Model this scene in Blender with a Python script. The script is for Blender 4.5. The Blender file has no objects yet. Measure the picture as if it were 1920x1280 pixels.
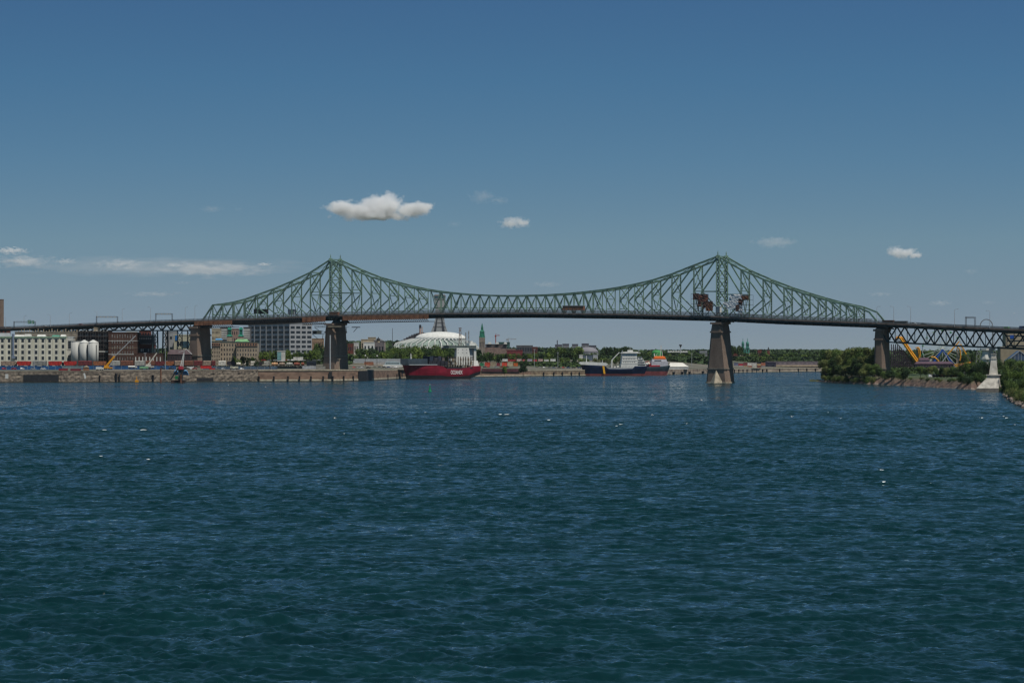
import bpy, math, random
import numpy as np
from mathutils import Vector, noise as mnoise
random.seed(7)
sc = bpy.context.scene
R = math.radians
FP, HY, CH = 5333.3, 660.0, 25.0            # focal length in photo pixels, horizon row, eye height

# ------------------------------------------------------------------ camera
cam = bpy.data.objects.new('camera', bpy.data.cameras.new('camera'))
sc.collection.objects.link(cam); sc.camera = cam
cam.location = (0, 0, CH); cam.rotation_euler = (R(90), 0, 0)
cam.data.lens = 100; cam.data.sensor_width = 36; cam.data.sensor_fit = 'HORIZONTAL'
cam.data.shift_y = 20/1920; cam.data.clip_start = 1; cam.data.clip_end = 80000
# ------------------------------------------------------------------ sun, sky, exposure
EL = R(63); AZ = math.atan2(.65, -.76)      # azimuth measured from +Y towards +X
S = Vector((math.sin(AZ)*math.cos(EL), math.cos(AZ)*math.cos(EL), math.sin(EL)))
sun = bpy.data.objects.new('sun', bpy.data.lights.new('sun', 'SUN'))
sc.collection.objects.link(sun)
sun.data.energy = 4.0; sun.data.angle = R(.5); sun.data.color = (1, .93, .82)
sun.rotation_euler = S.to_track_quat('Z', 'Y').to_euler()
world = bpy.data.worlds.new('World'); sc.world = world; world.use_nodes = True
nt = world.node_tree; nt.nodes.clear()
N = nt.nodes.new; LK = nt.links.new
wo = N('ShaderNodeOutputWorld'); bg = N('ShaderNodeBackground'); sky = N('ShaderNodeTexSky')
tc = N('ShaderNodeTexCoord'); vm = N('ShaderNodeVectorMath'); vm.operation = 'MULTIPLY_ADD'
vm.inputs[1].default_value = (1, 1, 3.4); vm.inputs[2].default_value = (0, 0, .10)
sky.sky_type = 'NISHITA'; sky.sun_disc = False; sky.sun_elevation = EL; sky.sun_rotation = AZ
sky.altitude = 0; sky.air_density = 1.0; sky.dust_density = .6; sky.ozone_density = 2.2
LK(tc.outputs['Generated'], vm.inputs[0]); LK(vm.outputs[0], sky.inputs['Vector'])
hsv = N('ShaderNodeHueSaturation'); hsv.inputs['Saturation'].default_value = .82
LK(sky.outputs[0], hsv.inputs['Color'])
# clear northern air: the low sky deepens to blue quickly with height
sx = N('ShaderNodeSeparateXYZ'); LK(tc.outputs['Generated'], sx.inputs[0]); sm = N('ShaderNodeMath'); sm.operation = 'MULTIPLY'; LK(sx.outputs[2], sm.inputs[0]); sm.inputs[1].default_value = 4
ramp = N('ShaderNodeValToRGB'); LK(sm.outputs[0], ramp.inputs[0]); el_ = ramp.color_ramp.elements
RS = [(0, 1.10, 1.08, 1.08), (.0094, 1.12, 1.12, 1.12), (.0225, 1.18, 1.29, 1.22), (.039, 1.20, 1.48, 1.37), (.0675, .97, 1.52, 1.60), (.0956, .80, 1.49, 1.73), (.124, .72, 1.37, 1.74), (.24, .66, 1.26, 1.46)]
for i, (p, r_, g_, b_) in enumerate(RS):
    e_ = el_[0] if i == 0 else (el_[len(el_)-1] if i == len(RS)-1 else el_.new(p*4)); e_.position = p*4; e_.color = (r_/2, g_/2, b_/2, 1)
mxs = N('ShaderNodeMix'); mxs.data_type = 'RGBA'; mxs.blend_type = 'MULTIPLY'; mxs.inputs[0].default_value = 1
LK(hsv.outputs[0], mxs.inputs['A']); LK(ramp.outputs[0], mxs.inputs['B']); LK(mxs.outputs['Result'], bg.inputs[0])
bg.inputs[1].default_value = .10
LK(bg.outputs[0], wo.inputs[0])
sc.view_settings.view_transform = 'Standard'; sc.view_settings.look = 'None'
sc.view_settings.exposure = 0.0; sc.view_settings.gamma = 1
sc.cycles.use_denoising = True; sc.cycles.max_bounces = 8; sc.cycles.volume_bounces = 3
sc.cycles.volume_step_rate = 1.0; sc.cycles.sample_clamp_indirect = 4
sc.render.filter_size = 1.3 if hasattr(sc.render, 'filter_size') else 1.5
sc.cycles.filter_width = 1.4

HAZE = 6e-6
# ------------------------------------------------------------------ helpers
def tag(o, label=None, cat=None, group=None, kind=None):
    for k, v in (('label', label), ('category', cat), ('group', group), ('kind', kind)):
        if v: o[k] = v
    return o
def thing(name, label, cat, loc=(0, 0, 0), rz=0, group=None):
    o = bpy.data.objects.new(name, None); sc.collection.objects.link(o)
    o.location = loc; o.rotation_euler = (0, 0, rz); o.empty_display_size = 1
    return tag(o, label, cat, group)
ORD = ['first', 'second', 'third', 'fourth', 'fifth', 'sixth', 'seventh', 'eighth', 'ninth', 'tenth', 'eleventh',
       'twelfth', 'thirteenth', 'fourteenth', 'fifteenth', 'sixteenth', 'seventeenth', 'eighteenth', 'nineteenth', 'twentieth',
       'twenty-first', 'twenty-second', 'twenty-third', 'twenty-fourth', 'twenty-fifth', 'twenty-sixth', 'twenty-seventh',
       'twenty-eighth', 'twenty-ninth', 'thirtieth']
class MB:
    def __init__(s): s.v = []; s.f = []; s.m = []; s.cur = 0
    def add(s, vs, fs):
        b = len(s.v); s.v += [tuple(v) for v in vs]
        for f in fs: s.f.append(tuple(i+b for i in f)); s.m.append(s.cur)
        return s
    def box(s, x0, x1, y0, y1, z0, z1):
        return s.add([(x0,y0,z0),(x1,y0,z0),(x1,y1,z0),(x0,y1,z0),(x0,y0,z1),(x1,y0,z1),(x1,y1,z1),(x0,y1,z1)],
              [(0,3,2,1),(4,5,6,7),(0,1,5,4),(1,2,6,5),(2,3,7,6),(3,0,4,7)])
    def bar(s, a, b, w, h=None, up=(0, 0, 1)):
        a = Vector(a); b = Vector(b); d = b-a
        if d.length < 1e-6: return s
        d.normalize(); u = Vector(up)
        if abs(d.dot(u)) > .98: u = Vector((0, 1, 0))
        r = d.cross(u).normalized(); u2 = r.cross(d).normalized(); h = h or w
        r *= w/2; u2 *= h/2
        vs = [a-r-u2, a+r-u2, a+r+u2, a-r+u2, b-r-u2, b+r-u2, b+r+u2, b-r+u2]
        return s.add(vs, [(0,3,2,1),(4,5,6,7),(0,1,5,4),(1,2,6,5),(2,3,7,6),(3,0,4,7)])
    def lathe(s, prof, c=(0, 0, 0), n=16, sx=1, sy=1):
        vs = []; fs = []
        for (r, z) in prof:
            for k in range(n):
                a = 2*math.pi*k/n; vs.append((c[0]+r*sx*math.cos(a), c[1]+r*sy*math.sin(a), c[2]+z))
        for i in range(len(prof)-1):
            for k in range(n):
                k2 = (k+1) % n; fs.append((i*n+k, i*n+k2, (i+1)*n+k2, (i+1)*n+k))
        fs.append(tuple(range(n-1, -1, -1))); fs.append(tuple((len(prof)-1)*n+k for k in range(n)))
        return s.add(vs, fs)
    def tube(s, a, b, r0, r1=None, n=8):
        a = Vector(a); b = Vector(b); d = (b-a).normalized(); r1 = r0 if r1 is None else r1
        u = Vector((0, 0, 1)) if abs(d.z) < .9 else Vector((1, 0, 0))
        r = d.cross(u).normalized(); q = r.cross(d)
        vs = [a+(r*math.cos(2*math.pi*k/n)+q*math.sin(2*math.pi*k/n))*r0 for k in range(n)]
        vs += [b+(r*math.cos(2*math.pi*k/n)+q*math.sin(2*math.pi*k/n))*r1 for k in range(n)]
        fs = [(k, (k+1) % n, n+(k+1) % n, n+k) for k in range(n)]
        fs += [tuple(range(n-1, -1, -1)), tuple(range(n, 2*n))]
        return s.add(vs, fs)
    def frus(s, b, t, z0, z1):
        """frustum: b/t = (x0,x1,y0,y1) bottom and top rectangles"""
        vs = [(b[0],b[2],z0),(b[1],b[2],z0),(b[1],b[3],z0),(b[0],b[3],z0),(t[0],t[2],z1),(t[1],t[2],z1),(t[1],t[3],z1),(t[0],t[3],z1)]
        return s.add(vs, [(0,3,2,1),(4,5,6,7),(0,1,5,4),(1,2,6,5),(2,3,7,6),(3,0,4,7)])
    def prism(s, poly, z0, z1, top=None):
        n = len(poly); top = top or poly
        vs = [(p[0], p[1], z0) for p in poly]+[(p[0], p[1], z1) for p in top]
        fs = [(k, (k+1) % n, n+(k+1) % n, n+k) for k in range(n)]+[tuple(range(n-1, -1, -1)), tuple(range(n, 2*n))]
        return s.add(vs, fs)
    def slab(s, poly, y0, y1):
        """polygon in x,z extruded from y0 to y1 (poly counter-clockwise seen from -y)"""
        n = len(poly)
        vs = [(p[0], y0, p[1]) for p in poly]+[(p[0], y1, p[1]) for p in poly]
        fs = [((k+1) % n, k, n+k, n+(k+1) % n) for k in range(n)]+[tuple(range(n)), tuple(range(2*n-1, n-1, -1))]
        return s.add(vs, fs)
    def build(s, name, mats, parent=None, smooth=False, loc=None):
        me = bpy.data.meshes.new(name); me.from_pydata(s.v, [], s.f)
        if not isinstance(mats, (list, tuple)): mats = [mats]
        for m in mats: me.materials.append(m)
        if len(mats) > 1: me.polygons.foreach_set('material_index', s.m)
        if smooth: me.polygons.foreach_set('use_smooth', [True]*len(s.f))
        me.update()
        o = bpy.data.objects.new(name, me); sc.collection.objects.link(o); o.parent = parent
        if loc: o.location = loc
        return o
def mesh_obj(name, me, parent=None):
    o = bpy.data.objects.new(name, me); sc.collection.objects.link(o); o.parent = parent; return o

# ---- materials
MATS = {}
def mat(name, col, rough=.8, var=.18, scale=.35, metal=0, dark=None, streak=0, bump=0, spec=.3, kind=None, ks=1):
    if name in MATS: return MATS[name]
    m = bpy.data.materials.new(name); m.use_nodes = True; MATS[name] = m
    t = m.node_tree; b = t.nodes['Principled BSDF']; L = t.links.new; n = t.nodes.new
    b.inputs['Roughness'].default_value = rough; b.inputs['Metallic'].default_value = metal
    b.inputs['Specular IOR Level'].default_value = spec
    co = n('ShaderNodeTexCoord'); no = n('ShaderNodeTexNoise'); no.inputs['Scale'].default_value = scale
    no.inputs['Detail'].default_value = 6
    mp = n('ShaderNodeMapping'); L(co.outputs['Object'], mp.inputs[0]); L(mp.outputs[0], no.inputs['Vector'])
    if streak: mp.inputs['Scale'].default_value = (1, 1, 1/streak)
    cr = n('ShaderNodeValToRGB'); L(no.outputs['Fac'], cr.inputs[0])
    d = dark or tuple(c*(1-var*1.6) for c in col); h = tuple(min(1, c*(1+var*.6)) for c in col)
    cr.color_ramp.elements[0].position = .33; cr.color_ramp.elements[0].color = (*d, 1)
    cr.color_ramp.elements[1].position = .62; cr.color_ramp.elements[1].color = (*h, 1)
    out = cr.outputs[0]
    if kind == 'brick':
        br = n('ShaderNodeTexBrick'); br.inputs['Scale'].default_value = ks
        br.inputs['Mortar Size'].default_value = .03
        br.inputs['Color1'].default_value = (1, 1, 1, 1); br.inputs['Color2'].default_value = (.78, .78, .78, 1)
        br.inputs['Mortar'].default_value = (.45, .45, .45, 1)
        # x+y , z mapping so that both wall directions show courses
        sp = n('ShaderNodeSeparateXYZ'); L(co.outputs['Object'], sp.inputs[0]); ad = n('ShaderNodeMath'); L(sp.outputs[0], ad.inputs[0]); L(sp.outputs[1], ad.inputs[1])
        cb = n('ShaderNodeCombineXYZ'); L(ad.outputs[0], cb.inputs[0]); L(sp.outputs[2], cb.inputs[1]); L(cb.outputs[0], br.inputs['Vector'])
        mx = n('ShaderNodeMix'); mx.data_type = 'RGBA'; mx.blend_type = 'MULTIPLY'; mx.inputs[0].default_value = 1
        L(out, mx.inputs['A']); L(br.outputs['Color'], mx.inputs['B']); out = mx.outputs['Result']
    L(out, b.inputs['Base Color'])
    if bump:
        bp = n('ShaderNodeBump'); bp.inputs['Strength'].default_value = bump; bp.inputs['Distance'].default_value = .5
        L(no.outputs['Fac'], bp.inputs['Height']); L(bp.outputs[0], b.inputs['Normal'])
    return m
def hexc(h, k=1.0):
    c = [int(h[i:i+2], 16)/255 for i in (0, 2, 4)]
    return tuple(k*((x/12.92) if x < .04045 else ((x+.055)/1.055)**2.4) for x in c)
def paint(h, k=1.0, rough=.6, var=.12, scale=.5): return mat('paint_'+h+('' if k == 1 else '_%d' % (k*100)), hexc(h, k), rough, var, scale)

M_cream = mat('cream_concrete', (.55, .535, .45), .9, .12, .25, streak=5)
M_white = mat('white_paint', (.60, .60, .57), .6, .08, .3, streak=4)
M_offwhite = mat('off_white', (.52, .52, .49), .8, .14, .3)
M_grey = mat('grey_concrete', (.26, .27, .28), .9, .15, .3)
M_lgrey = mat('light_grey_panel', (.34, .36, .38), .8, .1, .3)
M_dgrey = mat('dark_grey_steel', (.06, .065, .07), .6, .2, .5)
M_black = mat('black_steel', (.02, .022, .026), .6, .2, .5)
M_glass = mat('window_glass', (.012, .018, .026), .12, .3, .6, spec=.6)
M_bglass = mat('blue_glass', (.03, .07, .10), .15, .3, .3, spec=.6)
M_redbrick = mat('red_brick', (.17, .055, .04), .9, .2, .3, kind='brick', ks=.8)
M_brownbrick = mat('brown_brick', (.10, .052, .04), .9, .25, .2, kind='brick', ks=.8)
M_darkbrick = mat('dark_brick', (.035, .025, .025), .9, .25, .3)
M_stone = mat('cut_stone', (.44, .365, .28), .9, .15, .3, kind='brick', ks=.5)
M_pier = mat('pier_stone', (.25, .185, .145), .92, .16, .12, streak=3, kind='brick', ks=.45)
M_pierbase = mat('pier_base_stone', (.25, .22, .18), .92, .22, .3, kind='brick', ks=.45)
M_palest = mat('pale_stone_trim', (.42, .36, .27), .9, .2, .4)
M_green = mat('green_steel', (.145, .235, .185), .55, .25, .25, dark=(.085, .145, .115))
def add_rust(m, thr=.60):
    t = m.node_tree; b = t.nodes['Principled BSDF']; L = t.links.new; src = b.inputs['Base Color'].links[0].from_socket
    co = t.nodes.new('ShaderNodeTexCoord'); no = t.nodes.new('ShaderNodeTexNoise'); no.inputs['Scale'].default_value = .9; no.inputs['Detail'].default_value = 5; L(co.outputs['Object'], no.inputs['Vector'])
    r_ = t.nodes.new('ShaderNodeMapRange'); L(no.outputs['Fac'], r_.inputs[0]); r_.inputs[1].default_value = thr; r_.inputs[2].default_value = thr+.1
    mx = t.nodes.new('ShaderNodeMix'); mx.data_type = 'RGBA'; L(r_.outputs[0], mx.inputs[0]); L(src, mx.inputs['A']); mx.inputs['B'].default_value = (.13, .075, .045, 1); L(mx.outputs['Result'], b.inputs['Base Color'])
add_rust(M_green)
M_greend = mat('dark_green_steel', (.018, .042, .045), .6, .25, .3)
M_rust = mat('rust', (.16, .07, .04), .9, .3, .3)
M_copper = mat('copper_roof', (.07, .26, .19), .7, .25, .4)
M_wood = mat('plywood_cladding', (.27, .125, .07), .85, .22, .35, dark=(.17, .08, .048))
M_tan = mat('tan_wall', (.40, .32, .22), .9, .15, .3)
M_road = mat('road_deck', (.10, .095, .09), .9, .15, .3)
M_tarw = mat('white_tarp', (.66, .66, .66), .6, .2, .35, dark=(.40, .41, .43))
M_tarb = mat('brown_tarp', (.085, .045, .035), .8, .3, .4, dark=(.05, .035, .035))
M_bark = mat('bark', (.06, .045, .035), .95, .3, .8)
M_rock = mat('rock', (.27, .22, .19), .95, .3, .5, bump=.5)
M_yellow = mat('yellow_steel', (.62, .27, .015), .5, .15, .4)
M_blue = mat('blue_steel', (.012, .07, .32), .5, .15, .4)
M_tire = mat('rubber', (.018, .018, .018), .85, .2, 1)

# ---- placing
def X(px, Y): return (px-960)/FP*Y
def Z(py, Y): return CH+(HY-py)/FP*Y
class Frame:
    """a thing's local frame: x along the picture (metres), z up from its base"""
    def __init__(s, px0, Y, zb, rz=0):
        s.px0, s.Y, s.zb, s.rz = px0, Y, zb, rz; s.X0 = X(px0, Y)
    def loc(s): return (s.X0, s.Y, s.zb)
    def x(s, px):
        q = (px-960)/FP; return (q*s.Y-s.X0)/(math.cos(s.rz)-q*math.sin(s.rz))
    def z(s, py, px=None): 
        Y = s.Y if px is None else s.Y+s.x(px)*math.sin(s.rz)
        return Z(py, Y)-s.zb
    def box(s, mb, x0, x1, yt, yb, d0=0, d1=10):
        xm = (x0+x1)/2; return mb.box(s.x(x0), s.x(x1), d0, d1, s.z(yb, xm), s.z(yt, xm))

# ---- the far quay: waterline row and top row by photo column
QX = [-400, 0, 130, 480, 628, 690, 760, 904, 1000, 1180, 1257, 1420, 1545, 1700, 2300]
QW = [718, 717, 716.8, 715.2, 714.8, 713.7, 709.5, 706.5, 705.3, 703.3, 702.3, 698, 696.5, 695, 692]
QT = [8.9, 8.9, 9.2, 9.8, 9.8, 9.4, 8.4, 6.8, 6.2, 5.9, 5.6, 4.9, 4.8, 4.6, 4.4]
def quay(px): return 133332/(np.interp(px, QX, QW)-HY), float(np.interp(px, QX, QT))
def gnd(px, Y):
    Yq, zq = quay(px); t = min(max((Y-Yq)/520, 0), 1); t = t*t*(3-2*t)
    return zq+(15.5-zq)*t
# ---- the island shore on the right
IX = [1515, 1545, 1600, 1645, 1700, 1760, 1826, 1838, 1868, 1878, 1886, 1892, 1920, 2000, 2200, 2800]
IW = [714, 716.5, 719.5, 721, 723.5, 727, 730.5, 729, 729.5, 738, 742, 750, 762, 785, 800, 815]
def shore(px): return 133332/(np.interp(px, IX, IW)-HY)
def isl(px, Y):
    o = Y-shore(px)
    if o < 0: return max(-3, o*.3)
    t = min(o/26, 1); k = min(1, .5+max(0, px-1935)/60) if px > 1876 else (.5+.5*(1876-px)/30 if px > 1846 else 1)
    return (5.6*t**.8+2.4*min(max((o-26)/200, 0), 1))*k

# ================================================================== WATER
WN, WH = 140, .0145
WA, WB, WC, WD, WL = .50, 1.15, .28, .13, .13
def build_water():
    Yr = [60, 110, 150, 175]; y = 190.0
    while y < 3700:
        Yr.append(y); y += .0009*y if y < 1100 else .0009*y*(1+(y-1100)/260)
    Yr = np.array(Yr+[3900, 4400, 5200, 7000, 12000]); px = np.linspace(-110, 2030, 1100)
    YY, PX = np.meshgrid(Yr, px, indexing='ij'); YY = YY.astype(np.float32); XX = ((PX-960)/FP*YY).astype(np.float32)
    rng = np.random.RandomState(3)
    dY = np.gradient(Yr)[:, None].astype(np.float32); dX = ((px[1]-px[0])/FP*YY[:, :1])
    H = np.zeros_like(XX)
    # families of waves; each one fades where the sheet is too coarse to carry it
    lams = np.exp(rng.uniform(np.log(.6), np.log(9), WN))
    warpx = 1.1*np.sin(XX*.21+.9*np.sin(YY*.17))+.6*np.sin(XX*.53+YY*.31); warpy = 1.1*np.sin(YY*.19+.8*np.sin(XX*.23))+.5*np.sin(XX*.37-YY*.47)
    for i, lam in enumerate(lams):
        th = rng.normal(1.5, .62); k = 2*np.pi/lam
        kx, ky = k*np.cos(th), k*np.sin(th)
        need = np.maximum(abs(kx)*dX, abs(ky)*np.abs(dY))/np.pi      # <1 resolved
        fade = np.clip(1.5-2.0*need, 0, 1)
        live = np.where(fade[:, 0] > 0)[0]
        if len(live) == 0: continue
        e = live.max()+1; X_, Y_ = XX[:e], YY[:e]
        amp = WH*lam**.82
        env = np.clip(.35+.8*np.sin(X_*kx*.13+Y_*ky*.09+rng.uniform(0, 6)+1.5*np.sin(X_*.05*(1+i % 3)+Y_*.031+i)), 0, 1)
        ph = (X_+warpx[:e]*.6)*kx+(Y_+warpy[:e]*.6)*ky+rng.uniform(0, 6.28)
        w = np.sin(ph) if i % 3 else 1.2-2.2*np.abs(np.sin(ph/2))
        H[:e] += amp*fade[:e]*env*w
    gust = .85+.28*np.sin(XX*.019+1.7*np.sin(YY*.0143))*np.sin(YY*.021+2*np.sin(XX*.013))
    H *= gust
    sd = H.std(axis=1, keepdims=True)+.02
    F_ = np.clip((H/sd-2.5)*1.6, 0, 1)*np.clip(np.sin(XX*.043+2*np.sin(YY*.021)+1.1)*np.sin(YY*.037+1.5*np.sin(XX*.03))*3-.6, 0, 1)*np.clip((YY-190)/20, 0, 1)
    F_ = np.concatenate([np.zeros((len(F_), 30)), F_, np.zeros((len(F_), 30))], 1)
    # wider margins, calmer and coarser, so the river goes on past the frame
    t = (np.arange(1, 31)/30.0)**1.6*160; k = np.linspace(.9, .25, 30)[None, :]
    XX = np.concatenate([XX[:, :1]-t[::-1][None, :], XX, XX[:, -1:]+t[None, :]], 1); YY = np.concatenate([YY[:, :30], YY, YY[:, :30]], 1)
    H = np.concatenate([H[:, 30:0:-1]*k[:, ::-1], H, H[:, -31:-1][:, ::-1]*k], 1)
    n, m = XX.shape
    co = np.stack([XX, YY, H], -1).reshape(-1, 3).astype(np.float32)
    idx = np.arange(n*m).reshape(n, m)
    fa = np.stack([idx[:-1, :-1], idx[:-1, 1:], idx[1:, 1:], idx[1:, :-1]], -1).reshape(-1, 4)
    me = bpy.data.meshes.new('water'); me.vertices.add(n*m); me.vertices.foreach_set('co', co.ravel())
    me.loops.add(fa.size); me.loops.foreach_set('vertex_index', fa.ravel().astype(np.int32))
    me.polygons.add(len(fa)); me.polygons.foreach_set('loop_start', np.arange(0, fa.size, 4, dtype=np.int32))
    me.polygons.foreach_set('use_smooth', np.ones(len(fa), bool)); me.update(calc_edges=True)
    at = me.attributes.new('foam', 'FLOAT', 'POINT'); at.data.foreach_set('value', F_.astype(np.float32).ravel())
    m = bpy.data.materials.new('river_water'); m.use_nodes = True; t = m.node_tree; b = t.nodes['Principled BSDF']
    L = t.links.new; nn = t.nodes.new
    b.inputs['IOR'].default_value = 1.33; b.inputs['Roughness'].default_value = .12
    b.inputs['Specular IOR Level'].default_value = .5
    co_ = nn('ShaderNodeTexCoord')
    def noise(scale, sx, sy, det=3, rough=.55, dist=0):
        mp = nn('ShaderNodeMapping'); mp.inputs['Scale'].default_value = (sx, sy, 1); L(co_.outputs['Object'], mp.inputs[0])
        o = nn('ShaderNodeTexNoise'); o.inputs['Scale'].default_value = scale; o.inputs['Detail'].default_value = det
        o.inputs['Roughness'].default_value = rough; o.inputs['Distortion'].default_value = dist
        L(mp.outputs[0], o.inputs['Vector']); return o.outputs['Fac']
    def math_(op, a, b_=None, c=None):
        o = nn('ShaderNodeMath'); o.operation = op
        for i, v in enumerate((a, b_, c)):
            if v is None: continue
            if isinstance(v, (int, float)): o.inputs[i].default_value = v
            else: L(v, o.inputs[i])
        return o.outputs[0]
    def vnoise(scale, sx, sy, det, rough, amp, dist=0, bias=0):
        mp = nn('ShaderNodeMapping'); mp.inputs['Scale'].default_value = (sx, sy, 1); L(co_.outputs['Object'], mp.inputs[0])
        o = nn('ShaderNodeTexNoise'); o.inputs['Scale'].default_value = scale; o.inputs['Detail'].default_value = det; o.inputs['Roughness'].default_value = rough; o.inputs['Distortion'].default_value = dist
        L(mp.outputs[0], o.inputs['Vector'])
        q = nn('ShaderNodeVectorMath'); q.operation = 'MULTIPLY_ADD'; L(o.outputs['Color'], q.inputs[0]); q.inputs[1].default_value = (amp*.8, amp*1.3, 0); q.inputs[2].default_value = (-amp*.4, -amp*.65-bias, 0); return q.outputs[0]
    def vadd(a, b_):
        q = nn('ShaderNodeVectorMath'); q.operation = 'ADD'; L(a, q.inputs[0]); L(b_, q.inputs[1]); return q.outputs[0]
    def vscale(a, f):
        q = nn('ShaderNodeVectorMath'); q.operation = 'SCALE'; L(a, q.inputs[0])
        if isinstance(f, float): q.inputs['Scale'].default_value = f
        else: L(f, q.inputs['Scale'])
        return q.outputs[0]
    # slopes of ripples (metres), chop, and long gust bands; added to the sheet's own waves
    f3 = noise(.02, .55, 1, 4, .6, .6); pc = nn('ShaderNodeMapRange'); L(f3, pc.inputs[0]); pc.inputs[1].default_value = .36; pc.inputs[2].default_value = .62; pc.inputs[3].default_value = .5; pc.inputs[4].default_value = 1.2
    fine = vscale(vnoise(1.5, .8, 1, 4, .65, WA, 0, WL), pc.outputs[0])   # lee faces of the ripples are the steep ones
    mid_ = vnoise(.42, .8, .55, 4, .65, WB, .3); big = vadd(vnoise(.05, .6, 1, 3, .6, WC), vnoise(.009, .4, 1, 4, .65, WD))
    ge = nn('ShaderNodeNewGeometry'); nsum = vadd(vadd(vadd(fine, mid_), big), ge.outputs['Normal'])
    nz = nn('ShaderNodeVectorMath'); nz.operation = 'NORMALIZE'; L(nsum, nz.inputs[0]); L(nz.outputs[0], b.inputs['Normal'])
    # body colour with faint silty patches and rare foam flecks
    f4 = noise(.07, .6, 1, 5, .65)
    cr = nn('ShaderNodeValToRGB'); L(f4, cr.inputs[0])
    cr.color_ramp.elements[0].position = .35; cr.color_ramp.elements[0].color = (.0017, .0155, .018, 1)
    cr.color_ramp.elements[1].position = .7; cr.color_ramp.elements[1].color = (.003, .023, .0255, 1)
    ff = noise(.55, .35, 1, 6, .7, .5); fb = noise(.02, 1, 1, 2)
    foam = math_('GREATER_THAN', math_('ADD', ff, math_('MULTIPLY', fb, .12)), .885)
    fa_ = nn('ShaderNodeAttribute'); fa_.attribute_name = 'foam'; fn = noise(3.5, 1, 1, 4, .7); cap = math_('GREATER_THAN', math_('MULTIPLY', fa_.outputs['Fac'], math_('ADD', fn, .3)), .36)
    foam = math_('MAXIMUM', foam, cap)
    mx = nn('ShaderNodeMix'); mx.data_type = 'RGBA'; L(foam, mx.inputs[0]); L(cr.outputs[0], mx.inputs['A']); mx.inputs['B'].default_value = (.75, .76, .75, 1)
    L(mx.outputs['Result'], b.inputs['Base Color'])
    rr = math_('MULTIPLY_ADD', foam, .7, .05); L(rr, b.inputs['Roughness'])
    me.materials.append(m)
    tag(mesh_obj('water', me), kind='structure')
build_water()

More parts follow.
